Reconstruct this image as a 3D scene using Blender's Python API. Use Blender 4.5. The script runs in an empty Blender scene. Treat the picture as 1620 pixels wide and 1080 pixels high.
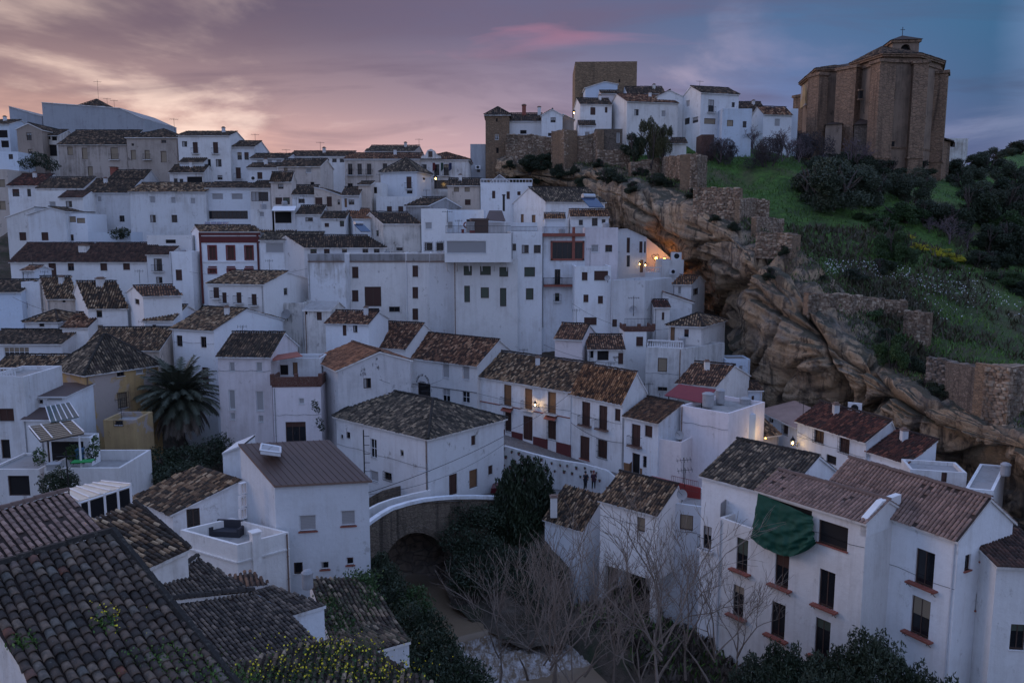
import bpy, math, random
import numpy as np
from mathutils import Vector, noise
random.seed(7); RNG = np.random.default_rng(7)
SC = bpy.context.scene
# ------------------------------------------------------------------ camera
FPX, CX, CY = 1260.0, 810.0, 540.0
PITCH = math.radians(7.7)
CP, SP = math.cos(PITCH), math.sin(PITCH)
cam_d = bpy.data.cameras.new('camera'); cam = bpy.data.objects.new('camera', cam_d)
SC.collection.objects.link(cam); SC.camera = cam
cam_d.sensor_width = 36; cam_d.lens = 28.0; cam_d.clip_end = 6000; cam_d.clip_start = 0.2
cam.rotation_euler = (math.pi/2 - PITCH, 0, 0)
# ------------------------------------------------------------------ view
SC.view_settings.view_transform = 'Standard'; SC.view_settings.look = 'None'
SC.view_settings.exposure = 1.05; SC.view_settings.gamma = 1; SC.view_settings.use_curve_mapping = False
SC.cycles.use_denoising = True; SC.cycles.max_bounces = 5; SC.cycles.diffuse_bounces = 3
SC.cycles.glossy_bounces = 2; SC.cycles.transparent_max_bounces = 4
# ------------------------------------------------------------------ node helper
class NT:
    def __init__(s, tree): s.t = tree; s.n = tree.nodes; s.l = tree.links
    def a(s, kind, **k):
        n = s.n.new(kind)
        for a, v in k.items():
            if a == 'ins':
                for i, x in v.items():
                    if isinstance(x, bpy.types.NodeSocket): s.l.new(x, n.inputs[i])
                    else: n.inputs[i].default_value = x
            else: setattr(n, a, v)
        return n
    def m(s, op, a, b=0.0, c=0.0, clamp=False):
        n = s.n.new('ShaderNodeMath'); n.operation = op; n.use_clamp = clamp
        for i, x in enumerate((a, b, c)):
            if isinstance(x, bpy.types.NodeSocket): s.l.new(x, n.inputs[i])
            else: n.inputs[i].default_value = x
        return n.outputs[0]
    def ramp(s, fac, stops, interp='LINEAR'):
        n = s.n.new('ShaderNodeValToRGB'); n.color_ramp.interpolation = interp; e = n.color_ramp.elements
        while len(e) < len(stops): e.new(0.5)
        for i, (p, c) in enumerate(stops):
            e[i].position = p; e[i].color = (c[0], c[1], c[2], 1) if len(c) == 3 else c
        s.l.new(fac, n.inputs[0]); return n.outputs[0]
    def mix(s, fac, a, b, mode='MIX'):
        n = s.n.new('ShaderNodeMix'); n.data_type = 'RGBA'; n.blend_type = mode
        for i, x in ((0, fac), (6, a), (7, b)):
            if isinstance(x, bpy.types.NodeSocket): s.l.new(x, n.inputs[i])
            else: n.inputs[i].default_value = x if i == 0 else ((x[0], x[1], x[2], 1))
        return n.outputs[2]
    def noise(s, vec, scale, detail=4, rough=0.55, dist=0.0):
        return s.a('ShaderNodeTexNoise', ins={'Vector': vec, 'Scale': scale, 'Detail': detail, 'Roughness': rough, 'Distortion': dist}).outputs[0]
    def mapv(s, vec, scale=(1, 1, 1), rot=(0, 0, 0), loc=(0, 0, 0)):
        return s.a('ShaderNodeMapping', ins={'Vector': vec, 'Scale': scale, 'Rotation': rot, 'Location': loc}).outputs[0]
# ------------------------------------------------------------------ dusk sky
SUN_AZ, SUN_EL = math.radians(-36), math.radians(2.0)     # azimuth from +Y towards +X
W = bpy.data.worlds.new('World'); SC.world = W; W.use_nodes = True
W.node_tree.nodes.clear(); w = NT(W.node_tree)
sky = w.a('ShaderNodeTexSky', sky_type='NISHITA'); sky.sun_disc = False
sky.sun_elevation = SUN_EL; sky.sun_rotation = SUN_AZ; sky.dust_density = 2.0; sky.ozone_density = 3.0
dirv = w.a('ShaderNodeTexCoord').outputs['Generated']
sep = w.a('ShaderNodeSeparateXYZ', ins={0: dirv}); dx, dy, dz = sep.outputs
hl = w.m('SQRT', w.m('ADD', w.m('MULTIPLY', dx, dx), w.m('MULTIPLY', dy, dy)))
az = w.m('DIVIDE', w.m('ADD', w.m('MULTIPLY', dx, math.sin(SUN_AZ)), w.m('MULTIPLY', dy, math.cos(SUN_AZ))), w.m('ADD', hl, 0.001))
zc = w.m('MAXIMUM', dz, 0.0)
inv = w.m('DIVIDE', 1.0, w.m('ADD', zc, 0.16))
cv = w.a('ShaderNodeCombineXYZ', ins={0: w.m('MULTIPLY', dx, inv), 1: w.m('MULTIPLY', dy, inv), 2: 0.0}).outputs[0]
n1 = w.noise(w.mapv(cv, (0.8, 0.62, 1), (0, 0, 0.5)), 1.15, 7, 0.56, 0.35)
n2 = w.noise(w.mapv(cv, (0.55, 1.0, 1), (0, 0, -0.6), (3.1, 1.7, 0)), 2.1, 6, 0.55, 0.6)
# azimuth of each colour wanders with the cloud
azn = w.m('ADD', az, w.m('MULTIPLY', w.m('SUBTRACT', n1, 0.5), 0.10))
low = w.ramp(azn, [(0.0, (0.25, 0.26, 0.36)), (0.25, (0.20, 0.20, 0.29)), (0.42, (0.072, 0.078, 0.155)), (0.60, (0.175, 0.155, 0.245)), (0.80, (0.41, 0.265, 0.285)), (0.93, (0.54, 0.31, 0.265)), (1.0, (0.64, 0.31, 0.17))])
mid = w.ramp(azn, [(0.0, (0.235, 0.29, 0.45)), (0.25, (0.18, 0.23, 0.37)), (0.40, (0.038, 0.070, 0.14)), (0.58, (0.090, 0.115, 0.225)), (0.78, (0.215, 0.165, 0.215)), (1.0, (0.27, 0.175, 0.17))])
top = w.ramp(azn, [(0.0, (0.26, 0.32, 0.50)), (0.25, (0.19, 0.25, 0.42)), (0.40, (0.027, 0.080, 0.155)), (0.60, (0.048, 0.088, 0.17)), (0.82, (0.082, 0.074, 0.125)), (1.0, (0.070, 0.052, 0.074))])
f1 = w.a('ShaderNodeMapRange', interpolation_type='SMOOTHSTEP', ins={0: zc, 1: 0.02, 2: 0.17}).outputs[0]
f2 = w.a('ShaderNodeMapRange', interpolation_type='SMOOTHSTEP', ins={0: zc, 1: 0.11, 2: 0.26}).outputs[0]
base = w.mix(f2, w.mix(f1, low, mid), top)
# overhead the evening sky is an even pale blue
zen = w.a('ShaderNodeMapRange', interpolation_type='SMOOTHSTEP', ins={0: zc, 1: 0.32, 2: 0.8}).outputs[0]
base = w.mix(zen, base, (0.215, 0.31, 0.57))
# clouds: pale cream towards the sunset, slate away from it
cl = w.ramp(azn, [(0.3, (0.085, 0.12, 0.20)), (0.6, (0.16, 0.155, 0.25)), (0.80, (0.40, 0.30, 0.33)), (1.0, (0.60, 0.45, 0.38))])
cm = w.a('ShaderNodeMapRange', interpolation_type='SMOOTHSTEP', ins={0: n1, 1: 0.51, 2: 0.63}).outputs[0]
base = w.mix(w.m('MULTIPLY', cm, w.m('SUBTRACT', 0.8, w.m('MULTIPLY', f2, 0.45))), base, cl)
dk = w.a('ShaderNodeMapRange', ins={0: n2, 1: 0.48, 2: 0.70}).outputs[0]
dkc = w.ramp(azn, [(0.35, (0.030, 0.045, 0.09)), (0.7, (0.085, 0.070, 0.12)), (1.0, (0.10, 0.068, 0.09))])
base = w.mix(w.m('MULTIPLY', dk, w.m('MULTIPLY', f1, 0.75)), base, dkc)
pk = w.noise(w.mapv(cv, (0.5, 1.3, 1), (0, 0, 0.9), (7.0, 2.0, 0)), 1.6, 5, 0.5, 0.4)
pkm = w.m('MULTIPLY', w.a('ShaderNodeMapRange', ins={0: pk, 1: 0.655, 2: 0.74}).outputs[0], w.a('ShaderNodeMapRange', ins={0: zc, 1: 0.18, 2: 0.30}).outputs[0])
base = w.mix(w.m('MULTIPLY', pkm, 0.6), base, (0.42, 0.15, 0.20))
nsk = w.mix(1.0, sky.outputs[0], (0.02, 0.02, 0.02), 'MULTIPLY')
base = w.mix(0.12, base, nsk)
bg = w.a('ShaderNodeBackground', ins={0: base, 1: 1.0})
w.l.new(bg.outputs[0], w.a('ShaderNodeOutputWorld').inputs[0])
# the last glow of the sun, a wide soft source low on the left
sd = bpy.data.lights.new('sun', 'SUN'); so = bpy.data.objects.new('sun', sd); SC.collection.objects.link(so)
sd.energy = 0.36; sd.angle = math.radians(35); sd.color = (1.0, 0.76, 0.68)
sv = Vector((math.sin(math.radians(-75)), math.cos(math.radians(-75)), math.tan(math.radians(14))))
so.rotation_euler = sv.to_track_quat('Z', 'Y').to_euler()

# ================================================================== geometry helpers
def ray(x, y):
    u, v = (x-CX)/FPX, (CY-y)/FPX
    return Vector((u, CP+v*SP, -SP+v*CP))
def P(x, y, d):
    r = ray(x, y); return r*(d/r.y)
def proj(p):
    c = p[1]*CP-p[2]*SP
    return CX+FPX*p[0]/c, CY-FPX*(p[2]*CP+p[1]*SP)/c
def zat(y, d):
    r = ray(CX, y); return r.z*d/r.y
def hit(x, y, p0, n):
    r = ray(x, y); k = r.dot(n)
    if abs(k) < 1e-6: return None
    t = p0.dot(n)/k
    return r*t if t > 0 else None
def link(o, parent=None):
    SC.collection.objects.link(o)
    if parent is not None: o.parent = parent
    return o
def thing(name, label, cat, loc, group=None):
    o = bpy.data.objects.new(name, None); SC.collection.objects.link(o)
    o.location = loc; o['label'] = label; o['category'] = cat; o.empty_display_size = 0.5
    if group: o['group'] = group
    return o
def tag(o, label=None, cat=None, group=None, kind=None):
    if label: o['label'] = label
    if cat: o['category'] = cat
    if group: o['group'] = group
    if kind: o['kind'] = kind
    return o
class MB:
    """collects faces in world space, links them as one mesh"""
    def __init__(s): s.v = []; s.f = []; s.mi = []
    def poly(s, pts, mi=0):
        b = len(s.v); s.v.extend([tuple(p) for p in pts]); s.f.append(tuple(range(b, b+len(pts)))); s.mi.append(mi)
    def box(s, o, ex, ey, ez, a, b, mi=0):
        """box from local a to b in frame o,ex,ey,ez"""
        P8 = [o+ex*x+ey*y+ez*z for z in (a[2], b[2]) for y in (a[1], b[1]) for x in (a[0], b[0])]
        k = len(s.v); s.v.extend([tuple(p) for p in P8])
        for q in ((0, 2, 3, 1), (4, 5, 7, 6), (0, 1, 5, 4), (2, 6, 7, 3), (0, 4, 6, 2), (1, 3, 7, 5)):
            s.f.append(tuple(k+i for i in q)); s.mi.append(mi)
    def wbox(s, a, b, mi=0):
        s.box(Vector((0, 0, 0)), Vector((1, 0, 0)), Vector((0, 1, 0)), Vector((0, 0, 1)), a, b, mi)
    def bar(s, p, q, r, n=4, r2=None, mi=0):
        p, q = Vector(p), Vector(q); d = (q-p)
        if d.length < 1e-6: return
        d.normalize(); a = d.orthogonal().normalized(); c = d.cross(a); r2 = r if r2 is None else r2
        k = len(s.v)
        for pt, rr in ((p, r), (q, r2)):
            for i in range(n):
                t = 2*math.pi*i/n+math.pi/4; s.v.append(tuple(pt+a*(math.cos(t)*rr)+c*(math.sin(t)*rr)))
        for i in range(n):
            j = (i+1) % n; s.f.append((k+i, k+j, k+n+j, k+n+i)); s.mi.append(mi)
        s.f.append(tuple(k+i for i in reversed(range(n)))); s.mi.append(mi)
        s.f.append(tuple(k+n+i for i in range(n))); s.mi.append(mi)
    def lathe(s, c, prof, n=12, mi=0):
        k = len(s.v)
        for r, z in prof:
            for i in range(n):
                t = 2*math.pi*i/n; s.v.append((c[0]+r*math.cos(t), c[1]+r*math.sin(t), c[2]+z))
        for j in range(len(prof)-1):
            for i in range(n):
                i2 = (i+1) % n; s.f.append((k+j*n+i, k+j*n+i2, k+(j+1)*n+i2, k+(j+1)*n+i)); s.mi.append(mi)
        s.f.append(tuple(k+(len(prof)-1)*n+i for i in range(n))); s.mi.append(mi)
    def build(s, name, mats, parent=None, smooth=False):
        if not s.f: return None
        off = origin_of(parent)
        me = bpy.data.meshes.new(name)
        v = np.array(s.v, dtype=np.float64)
        if off is not None: v = v-np.array(off)
        if parent is None:
            c = Vector(((v[:, 0].min()+v[:, 0].max())/2, (v[:, 1].min()+v[:, 1].max())/2, v[:, 2].min())); v = v-np.array(c)
        me.from_pydata([tuple(x) for x in v], [], s.f)
        for m in (mats if isinstance(mats, (list, tuple)) else [mats]): me.materials.append(m)
        if any(s.mi): me.polygons.foreach_set('material_index', s.mi)
        if smooth: me.polygons.foreach_set('use_smooth', [True]*len(s.f))
        o = bpy.data.objects.new(name, me)
        if parent is None: o.location = c
        link(o, parent); return o
def origin_of(o):
    if o is None: return None
    v = Vector((0, 0, 0))
    while o is not None: v = v+o.location; o = o.parent
    return v
def np_mesh(name, v, quads, mat, parent=None, uv=None, smooth=False):
    """v (N,3), quads (M,4) arrays in world space; uv (M*4,2)"""
    v = np.asarray(v, dtype=np.float32); quads = np.asarray(quads, dtype=np.int32)
    off = origin_of(parent)
    if off is not None: v = v-np.array(off, dtype=np.float32)
    me = bpy.data.meshes.new(name); k = quads.shape[1]
    me.vertices.add(len(v)); me.vertices.foreach_set('co', v.ravel())
    me.loops.add(quads.size); me.loops.foreach_set('vertex_index', quads.ravel())
    me.polygons.add(len(quads)); me.polygons.foreach_set('loop_start', np.arange(0, quads.size, k, dtype=np.int32))
    me.polygons.foreach_set('loop_total', np.full(len(quads), k, dtype=np.int32))
    if smooth: me.polygons.foreach_set('use_smooth', np.ones(len(quads), dtype=bool))
    if uv is not None:
        ul = me.uv_layers.new(name='UVMap'); ul.data.foreach_set('uv', np.asarray(uv, dtype=np.float32).ravel())
    me.update(calc_edges=True); me.validate()
    me.materials.append(mat)
    o = bpy.data.objects.new(name, me); link(o, parent); return o

# ================================================================== materials
def new_mat(name):
    m = bpy.data.materials.new(name); m.use_nodes = True; t = NT(m.node_tree)
    b = m.node_tree.nodes['Principled BSDF']; return m, t, b
def pos(t): return t.a('ShaderNodeNewGeometry').outputs['Position']
def bump(t, b, h, strength=0.4, dist=0.05):
    n = t.a('ShaderNodeBump', ins={'Height': h, 'Strength': strength, 'Distance': dist}); t.l.new(n.outputs[0], b.inputs['Normal'])
def plaster(name, col, dirt=(0.30, 0.27, 0.23), amount=0.5, bare=None, rough=0.9):
    m, t, b = new_mat(name); p = pos(t)
    oi = t.a('ShaderNodeObjectInfo').outputs['Random']
    blot = t.noise(p, 0.35, 6, 0.65, 0.4)
    streak = t.noise(t.mapv(p, (2.2, 2.2, 0.16)), 1.0, 5, 0.65, 0.5)
    fine = t.noise(p, 3.2, 4, 0.7)
    k = t.m('MULTIPLY', t.ramp(t.m('ADD', t.m('MULTIPLY', blot, 0.55), t.m('MULTIPLY', streak, 0.45)), [(0.47, (0, 0, 0)), (0.68, (1, 1, 1))]), t.m('MULTIPLY', amount, t.m('ADD', 0.35, t.m('MULTIPLY', t.m('FRACT', t.m('MULTIPLY', oi, 7.31)), 1.3))))
    hue = t.mix(t.m('FRACT', t.m('MULTIPLY', oi, 3.77)), (col[0]*0.97, col[1], min(1, col[2]*1.03)), (col[0], col[1]*0.965, col[2]*0.91))
    c = t.mix(k, hue, dirt)
    sp = t.ramp(t.noise(t.mapv(p, (1, 1, 0.7)), 1.1, 8, 0.75), [(0.60, (0, 0, 0)), (0.67, (1, 1, 1))])
    c = t.mix(t.m('MULTIPLY', sp, min(1, amount*1.0)), c, (dirt[0]*0.6, dirt[1]*0.58, dirt[2]*0.58))
    if bare is not None:
        bb = t.ramp(t.noise(p, 0.22, 5, 0.6, 0.6), [(0.52, (0, 0, 0)), (0.55, (1, 1, 1))]); c = t.mix(bb, c, bare)
    tone = t.m('ADD', 0.86, t.m('MULTIPLY', oi, 0.2)); tone = t.m('MULTIPLY', tone, t.m('ADD', 0.93, t.m('MULTIPLY', fine, 0.14)))
    g = t.a('ShaderNodeCombineXYZ', ins={0: tone, 1: tone, 2: tone}).outputs[0]
    t.l.new(t.mix(1.0, c, g, 'MULTIPLY'), b.inputs['Base Color']); b.inputs['Roughness'].default_value = rough
    bump(t, b, t.m('ADD', t.noise(p, 1.6, 5, 0.6), t.m('MULTIPLY', fine, 0.4)), 0.35, 0.09)
    return m
def masonry(name, c1, c2, mortar, sc=1.6, streak=0.5):
    m, t, b = new_mat(name); p = pos(t)
    vor = t.a('ShaderNodeTexVoronoi', ins={'Vector': t.mapv(p, (1, 1, 1.9)), 'Scale': sc})
    ed = t.a('ShaderNodeTexVoronoi', feature='DISTANCE_TO_EDGE', ins={'Vector': t.mapv(p, (1, 1, 1.9)), 'Scale': sc}).outputs['Distance']
    g = t.a('ShaderNodeSeparateColor', ins={0: vor.outputs['Color']}).outputs[0]
    c = t.mix(g, c1, c2)
    c = t.mix(t.ramp(ed, [(0.0, (1, 1, 1)), (0.09, (0, 0, 0))]), c, mortar)
    sk = t.ramp(t.noise(t.mapv(p, (1.1, 1.1, 0.09)), 0.9, 5, 0.6, 0.6), [(0.50, (0, 0, 0)), (0.66, (1, 1, 1))])
    c = t.mix(t.m('MULTIPLY', sk, streak), c, (0.035, 0.028, 0.024))
    c = t.mix(t.m('MULTIPLY', t.noise(p, 0.25, 5, 0.6), 0.5), c, (c1[0]*0.5, c1[1]*0.5, c1[2]*0.5))
    t.l.new(c, b.inputs['Base Color']); b.inputs['Roughness'].default_value = 0.95
    bump(t, b, t.m('ADD', t.ramp(ed, [(0.0, (0, 0, 0)), (0.12, (1, 1, 1))]), t.noise(p, 4, 3)), 0.6, 0.12)
    return m
def simple(name, col, rough=0.7, metal=0.0, var=0.15, sc=2.0, bmp=0.15):
    m, t, b = new_mat(name); p = pos(t)
    n = t.noise(p, sc, 4, 0.6)
    c = t.mix(n, tuple(x*(1-var) for x in col), tuple(min(1, x*(1+var)) for x in col))
    t.l.new(c, b.inputs['Base Color']); b.inputs['Roughness'].default_value = rough; b.inputs['Metallic'].default_value = metal
    if bmp: bump(t, b, t.noise(p, sc*5, 3), bmp, 0.02)
    return m
def slatted(name, col, pitch=9.0, rough=0.6):
    m, t, b = new_mat(name); p = pos(t); z = t.a('ShaderNodeSeparateXYZ', ins={0: p}).outputs[2]
    wv = t.m('FRACT', t.m('MULTIPLY', z, pitch)); oi = t.a('ShaderNodeObjectInfo').outputs['Random']
    c = t.mix(t.ramp(wv, [(0.0, (0, 0, 0)), (0.2, (1, 1, 1))]), tuple(x*0.45 for x in col), col)
    c = t.mix(t.m('MULTIPLY', oi, 0.35), c, tuple(x*0.5 for x in col))
    t.l.new(c, b.inputs['Base Color']); b.inputs['Roughness'].default_value = rough; bump(t, b, wv, 0.5, 0.02)
    return m
def tile_mat(name, stops, moss=0.4, mosscol=(0.035, 0.036, 0.030)):
    """u,v of the UV map hold two random numbers per tile"""
    m, t, b = new_mat(name); p = pos(t)
    uv = t.a('ShaderNodeSeparateXYZ', ins={0: t.a('ShaderNodeUVMap').outputs[0]})
    c = t.ramp(uv.outputs[0], [(q**0.8 if q < 1 else 1.0, (cc[0]*(0.50+0.72*q), cc[1]*(0.44+0.62*q), cc[2]*(0.39+0.50*q))) for q, cc in stops])
    v = t.m('ADD', 0.70, t.m('MULTIPLY', uv.outputs[1], 0.6))
    c = t.mix(1.0, c, t.a('ShaderNodeCombineXYZ', ins={0: v, 1: v, 2: v}).outputs[0], 'MULTIPLY')
    k = t.ramp(t.m('ADD', t.m('MULTIPLY', t.noise(p, 0.5, 6, 0.65), 0.65), t.m('MULTIPLY', uv.outputs[1], 0.3)), [(0.38, (0, 0, 0)), (0.60, (1, 1, 1))])
    c = t.mix(t.m('MULTIPLY', k, moss), c, mosscol)
    li = t.ramp(t.noise(p, 9.0, 4, 0.7), [(0.56, (0, 0, 0)), (0.66, (1, 1, 1))])
    c = t.mix(t.m('MULTIPLY', li, 0.25), c, (0.22, 0.20, 0.16))
    t.l.new(c, b.inputs['Base Color']); b.inputs['Roughness'].default_value = 0.85
    bump(t, b, t.noise(p, 14, 3), 0.3, 0.02)
    return m
def leaf_mat(name, c1, c2, c3=None):
    m, t, b = new_mat(name)
    uv = t.a('ShaderNodeSeparateXYZ', ins={0: t.a('ShaderNodeUVMap').outputs[0]})
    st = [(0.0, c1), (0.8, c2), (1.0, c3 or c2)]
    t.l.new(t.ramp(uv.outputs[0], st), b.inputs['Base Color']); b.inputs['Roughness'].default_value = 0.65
    return m
def emit(name, col, s):
    m, t, b = new_mat(name); b.inputs['Base Color'].default_value = (*col, 1)
    b.inputs['Emission Color'].default_value = (*col, 1); b.inputs['Emission Strength'].default_value = s
    return m
M = {}
M['white'] = plaster('whitewash', (0.80, 0.81, 0.83), (0.40, 0.36, 0.32), 0.38)
M['white2'] = plaster('old_whitewash', (0.76, 0.75, 0.75), (0.34, 0.30, 0.26), 0.68)
M['dirty'] = plaster('stained_whitewash', (0.70, 0.68, 0.66), (0.20, 0.18, 0.16), 1.00)
M['blue'] = plaster('bluish_whitewash', (0.66, 0.74, 0.84), (0.42, 0.42, 0.42), 0.34)
M['pink'] = plaster('rosy_whitewash', (0.80, 0.74, 0.76), (0.45, 0.38, 0.36), 0.38)
M['beige'] = plaster('beige_render', (0.50, 0.43, 0.38), (0.24, 0.20, 0.17), 1.00)
M['cream'] = plaster('cream_render', (0.66, 0.58, 0.52), (0.30, 0.24, 0.19), 0.81)
M['ochre'] = plaster('ochre_render', (0.50, 0.35, 0.17), (0.26, 0.17, 0.10), 0.8, bare=(0.42, 0.36, 0.33))
M['grey'] = plaster('bare_cement', (0.34, 0.33, 0.33), (0.17, 0.16, 0.15), 0.94)
M['red'] = plaster('red_paint', (0.14, 0.036, 0.036), (0.08, 0.025, 0.025), 0.5)
M['redfloor'] = plaster('red_terrace_floor', (0.30, 0.045, 0.045), (0.25, 0.05, 0.05), 0.5)
M['brick'] = masonry('brick_parapet', (0.17, 0.065, 0.045), (0.12, 0.045, 0.035), (0.30, 0.22, 0.18), 6, 0.2)
M['stone'] = masonry('old_stone', (0.34, 0.225, 0.14), (0.23, 0.15, 0.095), (0.16, 0.12, 0.09), 2.2, 0.35)
M['dstone'] = masonry('dark_stone', (0.24, 0.19, 0.15), (0.14, 0.11, 0.09), (0.075, 0.06, 0.05), 2.0, 0.6)
M['keep'] = masonry('keep_stone', (0.36, 0.245, 0.15), (0.25, 0.17, 0.105), (0.17, 0.12, 0.08), 1.5, 0.35)
M['church'] = masonry('church_stone', (0.36, 0.235, 0.155), (0.27, 0.175, 0.12), (0.15, 0.105, 0.075), 1.2, 0.7)
M['churchp'] = plaster('church_render', (0.29, 0.215, 0.165), (0.05, 0.04, 0.035), 0.85)
M['frame'] = simple('brown_frame', (0.075, 0.045, 0.035), 0.6)
M['wframe'] = simple('white_frame', (0.72, 0.73, 0.75), 0.5)
M['rframe'] = simple('red_frame', (0.17, 0.03, 0.03), 0.6)
M['glass'] = simple('window_glass', (0.012, 0.014, 0.018), 0.12, 0, 0.3, 0.7, 0.0)
M['dark'] = simple('painted_inner_shade', (0.012, 0.011, 0.012), 0.9)  # near-black colour in place of the shade inside openings and slots
M['shut'] = slatted('pale_blind', (0.40, 0.395, 0.40)); M['brown'] = slatted('brown_shutter', (0.075, 0.032, 0.024), 7)
M['green'] = slatted('green_blind', (0.08, 0.10, 0.075), 11); M['tan'] = slatted('straw_blind', (0.34, 0.27, 0.19), 9)
M['wood'] = simple('door_wood', (0.21, 0.11, 0.055), 0.6, 0, 0.4, 3)
M['iron'] = simple('wrought_iron', (0.015, 0.015, 0.017), 0.5, 0.3)
M['terra'] = simple('terracotta', (0.27, 0.085, 0.06), 0.8, 0, 0.3, 3)
M['potc'] = simple('pot_clay', (0.14, 0.06, 0.06), 0.8, 0, 0.6, 6)
M['pave'] = masonry('street_cobbles', (0.26, 0.24, 0.23), (0.19, 0.175, 0.165), (0.11, 0.10, 0.10), 3.5, 0.0)
M['metal'] = simple('ribbed_brown_metal', (0.095, 0.062, 0.052), 0.5, 0.1, 0.25, 0.8, 0)
M['steel'] = simple('galvanised_steel', (0.45, 0.46, 0.48), 0.35, 0.8)
M['panel'] = simple('solar_glass', (0.02, 0.05, 0.12), 0.12, 0, 0.2, 1, 0)
M['tarp'] = simple('green_tarpaulin', (0.003, 0.062, 0.040), 0.75, 0, 0.35, 2.5, 0.5)
M['awning'] = simple('red_awning', (0.21, 0.028, 0.035), 0.7)
M['canvas'] = simple('cream_canvas', (0.62, 0.56, 0.38), 0.7)
M['tank'] = simple('fibre_cement', (0.33, 0.33, 0.34), 0.8, 0, 0.3)
M['poly'] = simple('cream_roof_sheet', (0.70, 0.62, 0.50), 0.5)
M['turf'] = simple('green_mat', (0.02, 0.09, 0.03), 0.9)
M['sofa'] = simple('dark_wicker', (0.035, 0.035, 0.045), 0.8)
M['lampg'] = emit('lamp_glow', (1.0, 0.60, 0.18), 14); M['lampg2'] = emit('orange_bulbs', (1.0, 0.38, 0.06), 8)
T = {}
T['old'] = tile_mat('old_tiles', [(0.0, (0.045, 0.034, 0.028)), (0.25, (0.11, 0.075, 0.052)), (0.55, (0.24, 0.155, 0.098)), (0.82, (0.38, 0.27, 0.175)), (1.0, (0.52, 0.43, 0.32))], 0.5)
T['dark'] = tile_mat('dark_tiles', [(0.0, (0.032, 0.026, 0.023)), (0.5, (0.080, 0.060, 0.048)), (0.85, (0.16, 0.115, 0.085)), (1.0, (0.27, 0.20, 0.15))], 0.4)
T['grey'] = tile_mat('lichen_tiles', [(0.0, (0.05, 0.047, 0.043)), (0.45, (0.12, 0.108, 0.095)), (0.8, (0.22, 0.19, 0.155)), (1.0, (0.38, 0.33, 0.26))], 0.4)
T['red'] = tile_mat('red_brown_tiles', [(0.0, (0.05, 0.02, 0.018)), (0.5, (0.10, 0.035, 0.028)), (0.85, (0.17, 0.062, 0.045)), (1.0, (0.22, 0.10, 0.075))], 0.45, (0.03, 0.018, 0.018))
T['warm'] = tile_mat('warm_tiles', [(0.0, (0.08, 0.042, 0.028)), (0.35, (0.22, 0.115, 0.065)), (0.8, (0.37, 0.21, 0.115)), (1.0, (0.48, 0.31, 0.19))], 0.25)
T['rust'] = tile_mat('rusty_tiles', [(0.0, (0.06, 0.030, 0.022)), (0.35, (0.16, 0.078, 0.050)), (0.75, (0.29, 0.155, 0.10)), (1.0, (0.44, 0.30, 0.21))], 0.35)
T['orange'] = tile_mat('orange_tiles', [(0.0, (0.22, 0.10, 0.06)), (0.7, (0.29, 0.145, 0.085)), (1.0, (0.34, 0.18, 0.11))], 0.25)
T['mauve'] = tile_mat('modern_tiles', [(0.0, (0.40, 0.30, 0.28)), (0.5, (0.32, 0.235, 0.22)), (1.0, (0.27, 0.20, 0.19))], 0.12)
T['brown'] = tile_mat('brown_flat_tiles', [(0.0, (0.05, 0.028, 0.025)), (0.8, (0.085, 0.045, 0.038)), (1.0, (0.11, 0.06, 0.05))], 0.25)
SLAB = simple('tile_bed', (0.045, 0.030, 0.024), 0.95)
EDGE = M['white2']
M['grey_blue'] = plaster('grey_white_render', (0.42, 0.45, 0.50), (0.25, 0.25, 0.27), 0.6)
M['stonew'] = plaster('rubble_render', (0.36, 0.30, 0.26), (0.16, 0.13, 0.11), 0.9)
M['mould'] = plaster('mouldy_whitewash', (0.62, 0.60, 0.60), (0.16, 0.15, 0.15), 1.0)
M['brickw'] = masonry('brick_wall', (0.13, 0.06, 0.045), (0.10, 0.045, 0.035), (0.22, 0.16, 0.14), 4, 0.4)
M['sheet'] = simple('weathered_sheet', (0.34, 0.22, 0.18), 0.8, 0, 0.4, 1.0)
M['brownmetal'] = simple('brown_roof_felt', (0.085, 0.055, 0.048), 0.7)
M['bluepaint'] = simple('blue_paint', (0.03, 0.12, 0.24), 0.6)
T['brownwarm'] = tile_mat('brown_old_tiles', [(0.0, (0.06, 0.034, 0.024)), (0.6, (0.135, 0.072, 0.044)), (1.0, (0.20, 0.12, 0.075))], 0.3)
T['grey2'] = tile_mat('small_grey_tiles', [(0.0, (0.075, 0.068, 0.066)), (0.6, (0.13, 0.115, 0.108)), (1.0, (0.19, 0.165, 0.15))], 0.3)
T['moss'] = tile_mat('overgrown_tiles', [(0.0, (0.05, 0.04, 0.035)), (0.5, (0.13, 0.10, 0.08)), (0.85, (0.25, 0.20, 0.155)), (1.0, (0.36, 0.31, 0.26))], 0.75, (0.030, 0.036, 0.018))
M['glassroof'] = simple('dark_pergola_glass', (0.05, 0.05, 0.055), 0.25, 0, 0.2, 1, 0)
M['panelg'] = simple('green_roof_glass', (0.05, 0.085, 0.085), 0.2, 0, 0.3, 1, 0)
M['brightgreen'] = simple('bright_green_cloth', (0.02, 0.30, 0.08), 0.8)
M['potleaf'] = simple('pot_plant_leaf', (0.03, 0.07, 0.02), 0.8)
M['trim'] = simple('brown_trim', (0.20, 0.13, 0.10), 0.9)
M['shutp'] = simple('white_pipe', (0.6, 0.6, 0.62), 0.5)
M['bridge'] = masonry('bridge_stone', (0.25, 0.20, 0.15), (0.17, 0.135, 0.105), (0.12, 0.095, 0.075), 2.4, 0.9)
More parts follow.
